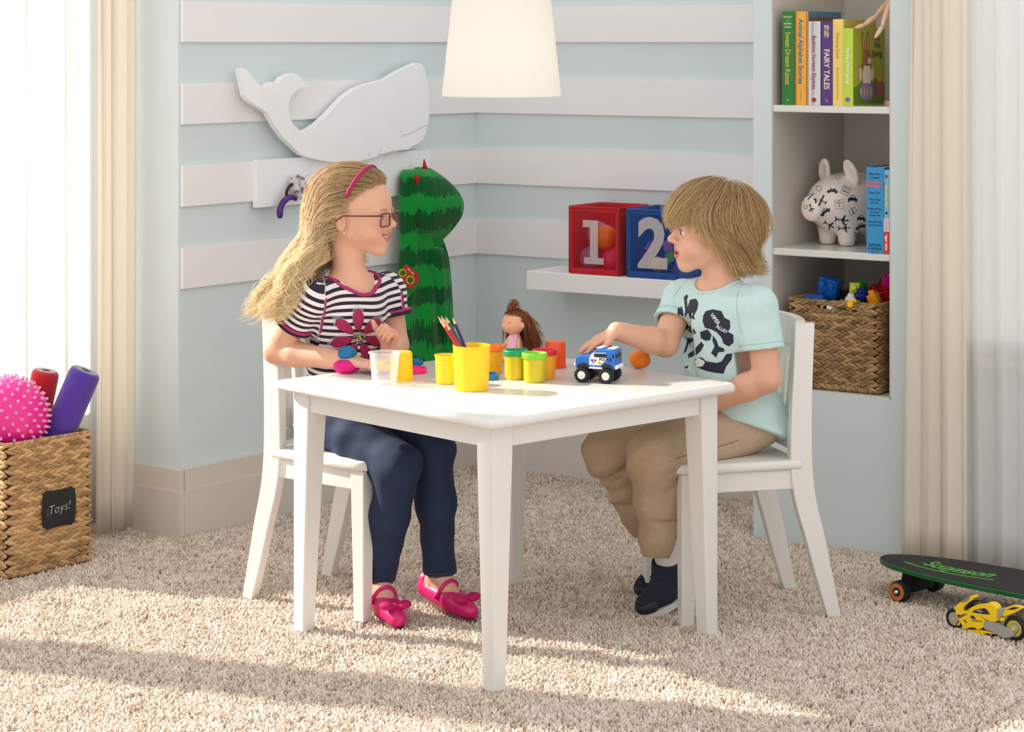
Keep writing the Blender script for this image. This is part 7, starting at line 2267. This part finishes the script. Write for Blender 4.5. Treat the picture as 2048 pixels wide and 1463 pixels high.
# ---- magenta shoes
M_sho = mat('magenta_leather', (206, 24, 110), 0.38, noise=0.05, nscale=50); M_suede = mat('magenta_suede', (188, 14, 96), 0.85, bump=0.2, bscale=900); M_sole = mat('shoe_sole', (120, 84, 70), 0.7)
def mary_jane(heel, toe, ank, nm):
    heel, toe, ank = map(np.array, (heel, toe, ank)); f = nrm3(toe - heel); up = np.array([0, 0, 1.0]); l = nrm3(np.cross(up, f)); up = np.cross(f, l)
    b = heel + (toe - heel) * 0.66
    A = np.array([heel, toe, ank]); g = SDF(A.min(0) - 0.05, A.max(0) + 0.05, 0.0022)
    g.cone(heel, b, 0.0245, 0.0275, 0.01); g.cone(b, toe + f * 0.002, 0.0275, 0.0185, 0.01)
    g.cone(heel, heel + up * 0.016 - f * 0.004, 0.0235, 0.0215, 0.006)
    g.ell(heel + (toe - heel) * 0.40 + up * 0.030, (0.048, 0.0195, 0.030), 0.003, 's', R=np.stack([f, l, up], 1))
    g.cone(ank + up * 0.02, ank - up * 0.02, 0.0235, 0.0235, 0.003, 's')
    g.half((heel + toe) / 2 - up * 0.0195, -up, 0.002)
    V, F_ = g.mesh(); V = relax(V, F_, 1); V[:, 2] = np.maximum(V[:, 2], 0.0)
    sh = mesh('shoe', V, F_, M_sho, girl, True, True); sh['label'] = 'magenta bow shoe'
    # sole
    poly = []
    for t in np.linspace(0, 1, 14):
        wv = 0.014 + 0.009 * math.sin(t * math.pi * 0.9 + 0.2) ** 2 if 0.04 < t < 0.93 else 0.011
        poly.append((t, wv))
    Lf = np.linalg.norm(toe - heel) + 0.036
    ring = [(-0.02 + Lf * t, -w_) for t, w_ in poly] + [(-0.02 + Lf * t, w_) for t, w_ in poly[::-1]]
    so = MB().prism(np.array(ring), lambda x, y, q: heel + f * x + l * y - up * (0.0165 + 0.0035 - q), -0.002, 0.0036).get()
    Vso = so[0]; Vso[:, 2] = np.maximum(Vso[:, 2], -0.004)
    recalc(mesh('sole', Vso, so[1], M_sole, sh, world=True))
    tr_ = bvh_of(V, F_)
    sc = heel + (toe - heel) * 0.42
    fv, ff = join_geo([L1 if nm == 'r' else L2, (V, F_)]); ft_ = bvh_of(fv, ff); pts = []
    for t in np.linspace(0.05, math.pi - 0.05, 19):
        dv = l * math.cos(t) + up * math.sin(t) * 0.9 + f * 0.25 * math.sin(t); dv = dv / np.linalg.norm(dv)
        h_, _, _, _ = ft_.ray_cast(Vector(sc + dv * 0.055), Vector(-dv))
        pts.append(np.array(h_) + dv * 0.0022 if h_ is not None else sc + dv * 0.028)
    pts = np.array(pts); pts[1:-1] = (pts[:-2] + pts[1:-1] + pts[2:]) / 3
    mesh('strap', *MB().tube(pts, 0.0046, 8, flat=1.0).get(), M_sho, sh, True, True)
    bp = heel + (toe - heel) * 0.90 + up * 0.020
    g = SDF(bp - 0.045, bp + 0.045, 0.0018); RB = np.stack([f, l, up], 1)
    for sy in (1, -1):
        g.ell(bp + l * sy * 0.0190 + up * 0.003, (0.0150, 0.0175, 0.0085), 0.002, R=RB @ np.array(Matrix.Rotation(sy * 0.15, 3, 'X')))
        g.cone(bp + l * sy * 0.006 + up * 0.009, bp + l * sy * 0.026 + up * 0.008, 0.0014, 0.0014, 0.003, 's')
    g.ell(bp + up * 0.003, (0.0062, 0.0058, 0.0062), 0.0015, R=RB)
    V, F_ = g.mesh(); V[:, 2] = np.maximum(V[:, 2], 0.001); mesh('bow', V, F_, M_suede, sh, True, True)
mary_jane(ghr + np.array([0, 0, 0.0]), gtr, gar, 'r'); mary_jane(ghl, gtl, gal, 'l')

# ---- hair of the girl
def cap_mesh(P, keep, grow=0.004, n=60):
    V_, F_ = MB().ball((0, 0, 0), 1.0, n, n // 2).get()
    L = V_ * (np.array([0.094, 0.075, 0.080]) + grow) + np.array([-0.012, 0, 0.028])
    ok = np.array([keep(p) for p in L])
    F2 = [f for f in F_ if all(ok[i] for i in f)]
    return np.array([P(*p) for p in L]), F2
def scalp(n, r, keep):
    out = []
    while len(out) < n:
        v = r.normal(size=3); v /= np.linalg.norm(v)
        p = v * np.array([0.094, 0.075, 0.080]) + np.array([-0.012, 0, 0.028])
        if keep(p): out.append(p)
    return np.array(out)
CEN = np.array([-0.012, 0, 0.028]); RAD = np.array([0.094, 0.075, 0.080])
def push_head(p, off):
    off = np.broadcast_to(np.asarray(off, float), (len(p),))
    q = (p - CEN) / (RAD + off[:, None]); l = np.linalg.norm(q, axis=1)
    k = l < 1
    p[k] = CEN + (q[k] / l[k][:, None]) * (RAD + off[k][:, None])
    return p
def keep_girl(p):
    x, y, z = p
    if x > 0.012: return z > 0.030 + (x - 0.012) * 0.80
    if x > -0.02: return z > 0.010
    return z > -0.055
M_hg = hair_mat('blonde_hair', (166, 126, 82), (252, 228, 184))
Vc, Fc_ = cap_mesh(gP, keep_girl)
hc_ = mesh('scalp_hair', Vc, Fc_, M_hg, girl, True, True); setattr_f(hc_, 'tint', np.full(len(Vc), 0.22))
r_ = np.random.default_rng(21)
NS = 7400; K_ = 23
roots = scalp(NS, r_, keep_girl)
ncl = 150
clr = roots[r_.integers(0, NS, ncl)]
cid = np.argmin(((roots[:, None, :] - clr[None]) ** 2).sum(2), 1)
cph = r_.uniform(0, 6.28, ncl); cfr = r_.uniform(42, 66, ncl); clen = r_.uniform(0.86, 1.08, ncl); cdr = r_.normal(0, 1, (ncl, 3))
lay = r_.uniform(0, 1, NS)
off = 0.004 + 0.017 * lay
p = roots + (roots - CEN) / np.linalg.norm(roots - CEN, axis=1)[:, None] * 0.002
side = np.sign(p[:, 1] + 1e-6); near = p[:, 1] < 0.012
paths = np.zeros((NS, K_, 3)); paths[:, 0] = p
endz = -0.165 - 0.055 * r_.uniform(0, 1, NS) * clen[cid] - 0.02 * lay
far = p[:, 1] > 0.02
endz = np.where(roots[:, 1] > 0.028, -0.105 - 0.02 * r_.uniform(size=NS), endz)
step = 0.0161 * clen[cid] * (1 + 0.1 * r_.normal(size=NS))
vel = np.tile(np.array([-1.0, 0, 0.1]), (NS, 1))
sv = (gsr - gO) @ gR / GS; sv2 = (gsl - gO) @ gR / GS
tor = (gN - gu * 0.09 - gO) @ gR / GS
for k in range(1, K_):
    low = np.clip((0.03 - p[:, 2]) / 0.07, 0, 1)             # 0 on the skull, 1 once below the ear
    back = np.clip((-0.01 - p[:, 0]) / 0.05, 0, 1)
    want = np.stack([-1.0 + 0.85 * back, 0 * low, -0.35 - 1.6 * back], 1) * (1 - low)[:, None]
    fall = np.stack([-0.30 - 0.06 * (p[:, 2] < -0.06) + 0.62 * (roots[:, 1] > 0.03) + 0.12 * (roots[:, 1] < -0.02), np.where(far, 0.05, np.where(roots[:, 1] < -0.015, -0.75, -0.30)), np.full(NS, -1.0)], 1)
    want = want + fall * low[:, None] + 0.10 * cdr[cid] * low[:, None]
    vel = 0.55 * vel + 0.45 * want / (np.linalg.norm(want, axis=1)[:, None] + 1e-9)
    nn = (p - CEN) / RAD ** 2; nn /= np.linalg.norm(nn, axis=1)[:, None]
    vo_ = np.maximum((vel * nn).sum(1), 0) * np.clip((p[:, 2] + 0.03) / 0.05, 0, 1)
    vel = vel - nn * vo_[:, None] * 0.92
    v = vel / np.linalg.norm(vel, axis=1)[:, None]
    p = p + v * step[:, None]
    p = push_head(p, off)
    # keep off the ear, neck, shoulders and chest
    for c, rr in ((np.array([-0.002, -0.08, -0.012]), 0.020), (np.array([-0.002, 0.08, -0.012]), 0.020), (np.array([-0.02, 0, -0.10]), 0.055), (sv, 0.052), (sv2, 0.052), ((sv + tor) / 2 + np.array([0, 0, 0.03]), 0.075), (tor, 0.115)):
        e = p - c; l = np.linalg.norm(e, axis=1); q = l < rr
        p[q] = c + e[q] / l[q][:, None] * rr
    stop = p[:, 2] < endz
    p = np.where(stop[:, None], paths[:, k - 1] + v * 0.0012, p)
    paths[:, k] = p
# waves and stray hairs
tk = np.arange(K_) / (K_ - 1)
z_ = paths[:, :, 2]
amp = np.clip((0.05 - z_) / 0.11, 0, 1) * 0.0150
arc = np.cumsum(np.r_[0, np.full(K_ - 1, 0.0161)])[None, :]
ph = cfr[cid][:, None] * arc * 0.95 + cph[cid][:, None] + 0.25 * r_.normal(size=(NS, 1))
paths[:, :, 0] += amp * np.sin(ph); paths[:, :, 1] += amp * 0.8 * np.cos(ph * 0.9)
sep = r_.normal(0, 1, (NS, 1, 3)) * (tk[None, :, None] ** 1.1) * 0.0065
paths = paths + sep
world = gO + (paths * GS) @ gR.T
tint = np.clip(0.12 + 0.22 * r_.uniform(size=(NS, 1)) + 0.16 * r_.uniform(size=ncl)[cid][:, None] + 0.66 * np.clip((0.08 - z_) / 0.15, 0, 1), 0, 1)
# flyaways
nfz = 160
fz = world[r_.integers(0, NS, nfz)].copy()
fz += (r_.normal(0, 1, (nfz, 1, 3)) * 0.012 + np.array([0, 0, 0.006])) * (tk[None, :, None] ** 0.8)
allp = np.concatenate([world, fz]); allt = np.concatenate([tint, np.full((nfz, K_), 0.9)])
rad = np.concatenate([r_.uniform(0.00034, 0.00068, NS), np.full(nfz, 0.0002)])
strands('hair', allp, rad, allt, M_hg, girl)
# headband
hb = []
for t in np.linspace(-1.35, 1.35, 33):
    d_ = np.array([0.0, math.sin(t), math.cos(t)])
    q = CEN + d_ * (RAD + 0.0215) * np.array([0, 1, 1]) + np.array([0.020 + 0.036 * max(0, math.cos(t)) ** 1.2, 0, 0])
    e = (q - CEN) / (RAD + 0.0215); l = np.linalg.norm(e); q = CEN + e / l * (RAD + 0.0215)
    hb.append(gP(*q))
mesh('headband', *MB().tube(hb, 0.0046, 10, flat=0.6).get(), mat('raspberry_fabric', (168, 24, 84), 0.7, bump=0.3, bscale=900), girl, True, True)

# =================================================================== the boy
boy = thing('person', 'boy with a blond bob, aqua print shirt and khaki trousers', 'person', (BC[0], BC[1], 0.349))
BS = 0.96
bR, bO = head_frame((0.4405, 4.955, 0.842), u2((-0.985, -0.17)), pitch=0.0)
bN = np.array([0.458, 4.968, 0.728]); bf = np.array([-0.72, -0.69, 0]); bf = bf / np.linalg.norm(bf); bl_ = np.cross((0, 0, 1), bf)
bPel = np.array([0.505, 5.015, 0.405]); bu = nrm3(bN - bPel); bTR = np.stack([nrm3(bf - bu * (bf @ bu)), bl_, bu], 1)
bM = mouth_shape(0.0205, -0.0500, 0.0030, 0.0085)
lo_ = bO - 0.135; hi_ = bO + 0.135; lo_[2] = bN[2] - 0.09
g = SDF(lo_, hi_, 0.0020)
bP = head_sdf(g, bR, bO, BS, 0.0062, bM, bN + np.array([0, 0, -0.01]), 0.040)
bsl = bN + bl_ * 0.108 + np.array([0, 0, -0.036]); bsr = bN - bl_ * 0.108 + np.array([0, 0, -0.036])
g.cone(bN + np.array([0, 0, -0.03]), bsl, 0.036, 0.030, 0.03); g.cone(bN + np.array([0, 0, -0.03]), bsr, 0.036, 0.030, 0.03)
g.ell(bN - bu * 0.075, (0.060, 0.085, 0.07), 0.02, R=bTR)
V1, F1 = g.mesh(); V1 = relax(V1, F1, 1, 0.4)
bhc = tone_head(V1, bP, bR, bO, BS, bM, (230, 180, 153), (204, 108, 104)); btree = bvh_of(V1, F1)
bel = np.array([0.552, 4.868, 0.530]); bwl = np.array([0.405, 4.925, 0.455])
rel_c = [(0.3, 0.4, 0.3)] * 4
B1 = arm_geo(bsl, bel, bwl, (0.035, 0.030, 0.030, 0.0205), 0.0021, (bwl, (-0.8, 0.35, -0.35), (0.1, -0.3, 0.9), (-0.3, -0.8, 0), 0.10, rel_c, (0.8, 0.5, 0.3)))
ber = np.array([0.338, 4.962, 0.592]); bwr = np.array([0.226, 4.868, 0.632])
fc_ = [(0.16, 0.12, 0.06), (0.12, 0.10, 0.06), (0.14, 0.12, 0.08), (0.2, 0.15, 0.1)]
B2 = arm_geo(bsr, ber, bwr, (0.034, 0.028, 0.0285, 0.0200), 0.0021, (bwr, (-0.88, -0.38, -0.33), (-0.30, -0.13, 0.95), (0.42, -0.88, 0.0), 0.104, fc_, (0.75, 0.55, 0.25), 0.12, 0.3))
bkl, bal, btl, bhl = np.array([0.312, 4.885, 0.362]), np.array([0.345, 4.975, 0.110]), np.array([0.300, 4.935, 0.030]), np.array([0.372, 4.995, 0.058])
bkr, bar, btr, bhr = np.array([0.222, 5.040, 0.340]), np.array([0.340, 5.165, 0.105]), np.array([0.306, 5.105, 0.028]), np.array([0.372, 5.190, 0.055])
L1 = foot_geo(bkl, bal, bhl, btl); L2 = foot_geo(bkr, bar, bhr, btr)
IN = inner(bN, bu, bTR, bPel, [bPel + bl_ * 0.045 + np.array([0, 0, 0.005]), bPel - bl_ * 0.045 + np.array([0, 0, 0.005])], [bkl, bkr], [bal, bar])
Vb, Fb = join_geo([(V1, F1), B1, B2, L1, L2, IN])
body2 = mesh('body', Vb, Fb, M_skin, boy, True, True)
col = np.tile(np.array(lin((222, 170, 142))), (len(Vb), 1)); col[:len(V1)] = bhc
for t in (bwr + nrm3((-0.88, -0.40, -0.24)) * 0.098,):
    q = np.exp(-(np.linalg.norm(Vb - t, axis=1) / 0.03) ** 2)[:, None] * 0.3; col = col * (1 - q) + np.array(lin((224, 140, 120))) * q
setattr_c(body2, 'tone', col)
eyes(body2, bP, bR, bO, BS, (0.97, 0.0, -0.12), (74, 60, 48), 0.0058)
brows(body2, bP, btree, (150, 112, 76))
tm = MB()
for c in bM['teeth'][1:-1]: tm.ball(bP(c[0] - 0.001, c[1] * 0.9, c[2] + 0.0012), (0.0022, 0.0022, 0.0020), 12, 8)
mesh('teeth', *tm.get(), MATS['teeth'], body2, True, True)
# ---- shirt
M_aqua = mat('aqua_jersey', (196, 222, 220), 0.88, noise=0.03, nscale=60, bump=0.18, bscale=800)
g = SDF(np.array([0.31, 4.78, 0.335]), np.array([0.68, 5.18, 0.77]), 0.0030)
g.ell(bN - bu * 0.095 + bf * 0.012, (0.080, 0.102, 0.092), 0.0, R=bTR)
g.cone(bN + np.array([0, 0, -0.034]), bsl + np.array([0, 0, -0.006]), 0.040, 0.040, 0.03); g.cone(bN + np.array([0, 0, -0.034]), bsr + np.array([0, 0, -0.006]), 0.040, 0.040, 0.03)
g.ell(bN - bu * 0.190 + bf * 0.014, (0.086, 0.102, 0.098), 0.03, R=bTR)
g.ell(bPel + bf * 0.004 + bu * 0.035, (0.098, 0.116, 0.080), 0.03, R=bTR)
g.ell(bPel - bf * 0.004 + bl_ * 0.014 - bu * 0.006, (0.102, 0.116, 0.062), 0.02, R=bTR)
e1_, d1_ = add_sleeve(g, bsl, bel, 0.62, 0.041, 0.049); e2_, d2_ = add_sleeve(g, bsr, ber, 0.58, 0.040, 0.047)
g.warp(wrinkle(8, 0.0018, 30))
cut_sleeve(g, e1_, d1_, 0.049); cut_sleeve(g, e2_, d2_, 0.047)
g.half(bPel - bu * 0.040 - bf * 0.06, bf * 0.42 + np.array([0, 0, -1.0]), 0.003)
g.cone(bN + bf * 0.006 + np.array([0, 0, 0.045]), bN + bf * 0.006 + np.array([0, 0, -0.016]), 0.060, 0.046, 0.005, 's')
Vs, Fs = g.mesh(); Vs = relax(Vs, Fs, 1)
bsh = mesh('shirt', Vs, Fs, M_aqua, boy, True, True); bsh['label'] = 'pale aqua t-shirt with a navy print'
bst = bvh_of(Vs, Fs)
col_p = np.array([bN + bf * 0.006 + 0.0515 * (math.cos(t) * bTR[:, 0] + math.sin(t) * bTR[:, 1] * 1.04) + bTR[:, 2] * (0.004 - 0.012 * math.cos(t)) for t in np.linspace(0, 2 * math.pi, 41)])
mesh('collar', *MB().tube(hug(col_p, bst, 0.0006), 0.0038, 10, caps=False).get(), M_aqua, bsh, True, True)
M_seam = mat('aqua_seam', (132, 176, 174), 0.9)
for e, d, sh_ in ((e1_, d1_, bsl), (e2_, d2_, bsr)):
    mesh('sleeve_hem', *MB().tube(hug(ring_path(e - d * 0.013, d, 0.048), bst, 0.0001) if sh_ is bsl else ring_path(e - d * 0.013, d, 0.0462), 0.0006, 6, caps=False).get(), M_seam, bsh, True, True)
for sgn, sh_ in ((1, bsl), (-1, bsr)):
    pth = np.array([bN + bl_ * sgn * (0.082 + 0.016 * t) + bf * (0.01 + 0.03 * t) + np.array([0, 0, -0.002 - 0.10 * t]) for t in np.linspace(0, 1, 14)]) + bf * 0.03
    mesh('shoulder_seam', *MB().tube(hug(pth, bst, 0.0001), 0.0006, 6).get(), M_seam, bsh, True, True)
# print on the front
M_prt = mat('navy_print', (34, 36, 58), 0.7, noise=0.12, nscale=200)
kz2 = 540 / 1463.0
def Z2(x, y): return np.array([x * kz2, -y * kz2])
bray = nrm3(np.array(at(1410, 670, 4.9)) - np.array([0, 0, H]))
blobs = [
    [(630, 790), (655, 785), (664, 830), (655, 870), (632, 880), (627, 830)],
    [(664, 730), (680, 715), (690, 722), (682, 745), (686, 790), (700, 745), (735, 740), (748, 765), (742, 800), (722, 838), (728, 860), (700, 850), (690, 820), (668, 850), (672, 800)],
    [(672, 870), (705, 865), (715, 900), (736, 935), (720, 944), (690, 925), (668, 905)],
    [(790, 812), (830, 802), (878, 812), (895, 850), (925, 865), (928, 905), (915, 930), (945, 945), (946, 990), (920, 1012), (890, 995), (878, 960), (850, 930), (820, 915), (785, 905), (772, 870), (776, 835)],
    [(632, 955), (650, 948), (680, 965), (726, 966), (712, 985), (690, 1000), (675, 1045), (650, 1060), (632, 1030), (640, 1000)],
    [(758, 930), (800, 915), (822, 945), (815, 975), (790, 980), (762, 965)],
    [(830, 950), (850, 975), (862, 1010), (895, 1025), (895, 1040), (860, 1045), (850, 1075), (820, 1050), (840, 1010), (828, 980)],
    [(765, 985), (780, 1005), (760, 1040), (735, 1062), (690, 1080), (688, 1055), (720, 1035), (745, 1005)],
    [(735, 1075), (770, 1075), (790, 1095), (850, 1105), (880, 1095), (905, 1055), (940, 1050), (935, 1085), (905, 1125), (890, 1165), (840, 1160), (790, 1150), (740, 1130), (720, 1100)],
    [(640, 1090), (655, 1120), (640, 1125)], [(660, 1135), (690, 1120), (688, 1138)]]
for q in blobs:
    P = np.array([Z2(*p_) for p_ in q])
    if area2(P) < 0: P = P[::-1]
    decal('printed_motif', P, tess(P), lambda x, y: at(1120 + x, 320 - y, 4.70), bst, M_prt, bsh, off=0.0007, maxlen=5.0, raydir=bray)
M_pw = mat('print_white', (226, 232, 230), 0.7)
for s_, X, Y_, sz, a in (('VIPER', 842, 858, 11.0, -0.95), ('ALLEY', 880, 915, 9.5, -0.55)):
    Vx, Fx = text_geo(s_, sz, 0.25, 0, 'CENTER'); tr_ = [(f[0], f[i], f[i + 1]) for f in Fx for i in range(1, len(f) - 1)]
    Vx = np.stack([Vx[:, 0] * math.cos(a) - Vx[:, 1] * math.sin(a), Vx[:, 0] * math.sin(a) + Vx[:, 1] * math.cos(a)], 1)
    X0, Y0 = 1120 + X * kz2, 320 + Y_ * kz2
    decal('lettering', Vx, tr_, lambda x, y: at(X0 + x, Y0 - y, 4.70), bst, M_pw, bsh, off=0.0012, maxlen=30, raydir=bray)
for q in ([(722, 1100), (735, 1075), (765, 1085), (785, 1100), (770, 1125), (735, 1125)], [(685, 860), (700, 855), (705, 885), (690, 895)]):
    P = smooth_poly(np.array([Z2(*p_) for p_ in q]), 2); P = P if area2(P) > 0 else P[::-1]
    decal('printed_motif', P, tess(P), lambda x, y: at(1120 + x, 320 - y, 4.70), bst, M_pw, bsh, off=0.0011, maxlen=5.0, raydir=bray)
# ---- trousers
M_kh = mat('khaki_twill', (186, 162, 136), 0.85, noise=0.06, nscale=90, bump=0.25, bscale=900)
bhp_l = bPel + bl_ * 0.042 + np.array([0.0, 0, 0.006]); bhp_r = bPel - bl_ * 0.042 + np.array([0, 0, 0.006])
(J1, h1, d1), (J2, h2, d2) = leg(bhp_l, bkl, bal, (0.062, 0.062, 0.060, 0.058, 0.060), 0.0036, 31, 0.95, 0.0036, True), leg(bhp_r, bkr, bar, (0.062, 0.062, 0.058, 0.052, 0.050), 0.0036, 32, 0.92, 0.0036, True)
g = SDF(bPel - np.array([0.13, 0.13, 0.06]), bPel + np.array([0.13, 0.13, 0.09]), 0.004)
g.ell(bPel + np.array([0, 0, 0.006]), (0.086, 0.098, 0.062), 0, R=bTR); g.warp(wrinkle(33, 0.002, 40))
Jp = g.mesh(); Vj, Fj = join_geo([J1, J2, Jp])
Vj[:, 2] = np.where((Vj[:, 2] < 0.3505) & (np.linalg.norm(Vj[:, :2] - BC, axis=1) < 0.155), 0.3505, Vj[:, 2])
trs = mesh('trousers', Vj, Fj, M_kh, boy, True, True); jt = bvh_of(Vj, Fj); M_ks = mat('khaki_stitch', (132, 106, 80), 0.9)
for h_, d_ in ((h1, d1), (h2, d2)):
    mesh('hem_stitch', *MB().tube(hug(ring_path(h_ - d_ * 0.016, d_, 0.05), jt, 0.0001), 0.0007, 5, caps=False).get(), M_ks, trs, True, True)
pth = np.concatenate([bhp_l + (bkl - bhp_l) * np.linspace(0.2, 0.9, 12)[:, None] + np.array([0.0, -0.06, -0.01]), bkl + (h1 - bkl) * np.linspace(0.1, 1, 14)[:, None] + np.array([0.035, -0.04, 0.0])])
mesh('side_seam', *MB().tube(hug(pth, jt, 0.0001), 0.0009, 6).get(), M_ks, trs, True, True)
# ---- socks and sneakers
M_sock = mat('white_sock', (226, 222, 220), 0.9, bump=0.4, bscale=500); M_can = mat('navy_canvas', (24, 28, 48), 0.85, noise=0.12, nscale=200, bump=0.3, bscale=900); M_cap = mat('black_toecap', (30, 30, 38), 0.5); M_rub = mat('white_rubber', (214, 210, 204), 0.6)
def sneaker(heel, toe, ank, kn):
    heel, toe, ank, kn = map(np.array, (heel, toe, ank, kn)); f = nrm3(toe - heel); l = nrm3(np.cross((0, 0, 1), f)); up = np.cross(f, l); RB = np.stack([f, l, up], 1)
    d = nrm3(kn - ank)
    mesh('sock', *MB().tube([ank - d * 0.02, ank, ank + d * 0.03, ank + d * 0.06], [0.0285, 0.0290, 0.0305, 0.0320], 24).get(), M_sock, boy, True, True)
    A = np.array([heel, toe, ank]); g = SDF(A.min(0) - 0.06, A.max(0) + 0.065, 0.0024)
    b = heel + (toe - heel) * 0.6
    g.cone(heel, b, 0.027, 0.030, 0.01); g.cone(b, toe + f * 0.010, 0.030, 0.023, 0.01)
    g.cone(heel + up * 0.01, ank - d * 0.004, 0.028, 0.0325, 0.015); g.cone(b + up * 0.006, ank + f * 0.010, 0.025, 0.027, 0.015)
    g.half(ank + d * 0.006, d, 0.002); g.cone(ank - d * 0.01, ank + d * 0.06, 0.0288, 0.0292, 0.001, 's')
    g.half((heel + toe) / 2 - up * 0.022, -up, 0.002)
    V, F_ = g.mesh(); V = relax(V, F_, 1); V[:, 2] = np.maximum(V[:, 2], 0.0)
    sh = mesh('sneaker', V, F_, M_can, boy, True, True); sh['label'] = 'navy canvas sneaker'
    Lf = np.linalg.norm(toe - heel) + 0.062
    poly = [(t, 0.024 + 0.0085 * math.sin(t * math.pi * 0.85 + 0.25) ** 2 if 0.04 < t < 0.93 else 0.017) for t in np.linspace(0, 1, 16)]
    ring = [(-0.029 + Lf * t, -w_) for t, w_ in poly] + [(-0.029 + Lf * t, w_) for t, w_ in poly[::-1]]
    so = MB().prism(smooth_poly(np.array(ring), 2), lambda x, y, q: heel + f * x + l * y - up * (0.030 - q), 0, 0.014).get(); so[0][:, 2] = np.maximum(so[0][:, 2], -0.006)
    recalc(mesh('rubber_sole', *so, M_rub, sh, world=True))
    tr_ = bvh_of(V, F_)
    g = SDF(toe - 0.05, toe + 0.05, 0.0022); g.ell(toe + f * 0.006 - up * 0.004, (0.029, 0.0275, 0.0215), 0.0, R=RB); g.half(toe - f * 0.004, -f, 0.002); g.half(toe - up * 0.020, -up, 0.001)
    V2, F2 = g.mesh(); V2[:, 2] = np.maximum(V2[:, 2], 0.0); mesh('toe_cap', V2, F2, M_cap, sh, True, True)
    for k in range(4):
        c = b + (ank + f * 0.014 - b) * (0.18 + 0.22 * k) + up * 0.022
        pts = hug([c + l * t for t in np.linspace(-0.014, 0.014, 7)], tr_, 0.0016)
        mesh('lace', *MB().tube(pts, 0.0021, 6, flat=0.6).get(), mat('black_lace', (18, 18, 24), 0.8), sh, True, True)
sneaker(bhl, btl, bal, bkl); sneaker(bhr, btr, bar, bkr)

# ---- hair of the boy
def keep_boy(p):
    x, y, z = p
    if x > 0.015: return z > 0.050 + (x - 0.015) * 0.45
    if x > -0.03: return z > 0.012
    return z > -0.058
M_hb = hair_mat('sandy_hair', (136, 98, 60), (238, 206, 152))
Vc, Fc_ = cap_mesh(bP, keep_boy)
o = mesh('scalp_hair', Vc, Fc_, M_hb, boy, True, True); setattr_f(o, 'tint', np.full(len(Vc), 0.2))
r_ = np.random.default_rng(77)
NS = 6400; K_ = 14
roots = scalp(NS, r_, keep_boy); ncl = 230
clr = roots[r_.integers(0, NS, ncl)]; cid = np.argmin(((roots[:, None, :] - clr[None]) ** 2).sum(2), 1)
cdr = r_.normal(0, 1, (ncl, 3)); clen = r_.uniform(0.9, 1.1, ncl)
whorl = np.array([-0.040, -0.010, 0.108])
lay = r_.uniform(0, 1, NS); off = 0.005 + 0.014 * lay
p = roots.copy(); paths = np.zeros((NS, K_, 3)); paths[:, 0] = p
aw = p - whorl; aw /= np.linalg.norm(aw, axis=1)[:, None] + 1e-6
vel = aw.copy()
front = roots[:, 0] > 0.012
step = 0.0128 * clen[cid]
zj = 0.020 * r_.uniform(size=NS) ** 1.5
for k in range(1, K_):
    aw = p - whorl; aw[:, 2] *= 0.5; aw /= np.linalg.norm(aw, axis=1)[:, None] + 1e-6
    lw = np.clip((0.075 - p[:, 2]) / 0.07, 0, 1)
    sideb = np.clip((np.abs(p[:, 1]) - 0.035) / 0.03, 0, 1)
    want = aw * (1 - 0.6 * lw)[:, None] + np.stack([-0.75 * lw * sideb * (p[:, 0] < 0.075), -np.sign(p[:, 1]) * 0.25 * (p[:, 2] < -0.03), -0.9 * lw - 0.15], 1) + 0.09 * cdr[cid]
    bang = front & (p[:, 0] > 0.05)
    want[bang] += np.array([0.0, -0.32, -0.35])
    vel = 0.5 * vel + 0.5 * want / np.linalg.norm(want, axis=1)[:, None]
    nn = (p - CEN) / RAD ** 2; nn /= np.linalg.norm(nn, axis=1)[:, None]
    vel = vel - nn * (np.maximum((vel * nn).sum(1), 0) * np.clip((p[:, 2] + 0.06) / 0.04, 0, 1))[:, None] * 0.95
    v = vel / np.linalg.norm(vel, axis=1)[:, None]
    q = p + v * step[:, None]
    q = push_head(q, off)
    for c, rr in ((np.array([-0.004, -0.080, -0.010]), 0.016), (np.array([-0.004, 0.080, -0.010]), 0.016), (np.array([0.03, 0, -0.035]), 0.062), (np.array([-0.022, 0, -0.08]), 0.050)):
        e = q - c; l = np.linalg.norm(e, axis=1); m_ = l < rr; q[m_] = c + e[m_] / l[m_][:, None] * rr
    stop = q[:, 2] < np.interp(q[:, 0], [-0.02, 0.0, 0.035, 0.065, 0.08], [-0.082, -0.058, -0.006, 0.019, 0.024]) - zj
    p = np.where(stop[:, None], p + v * 0.0008, q)
    paths[:, k] = p
tk = np.arange(K_) / (K_ - 1)
paths += r_.normal(0, 1, (NS, 1, 3)) * (tk[None, :, None] ** 1.5) * 0.0030 + cdr[cid][:, None, :] * (tk[None, :, None] ** 2) * 0.0035
# flick at the nape
fl = (roots[:, 0] < -0.07) & (lay > 0.6) & (roots[:, 2] < 0.03)
paths[fl] += np.array([-0.035, 0, 0.0]) * (tk[None, :, None] ** 3.0)
world = bO + (paths * BS) @ bR.T
tint = np.clip(0.10 + 0.30 * r_.uniform(size=(NS, 1)) + 0.30 * r_.uniform(size=ncl)[cid][:, None] + 0.34 * tk[None, :] + 0.2 * np.clip((roots[:, :1] - 0.02) / 0.06, 0, 1), 0, 1)
strands('hair', world, r_.uniform(0.00036, 0.00072, NS), tint, M_hb, boy)
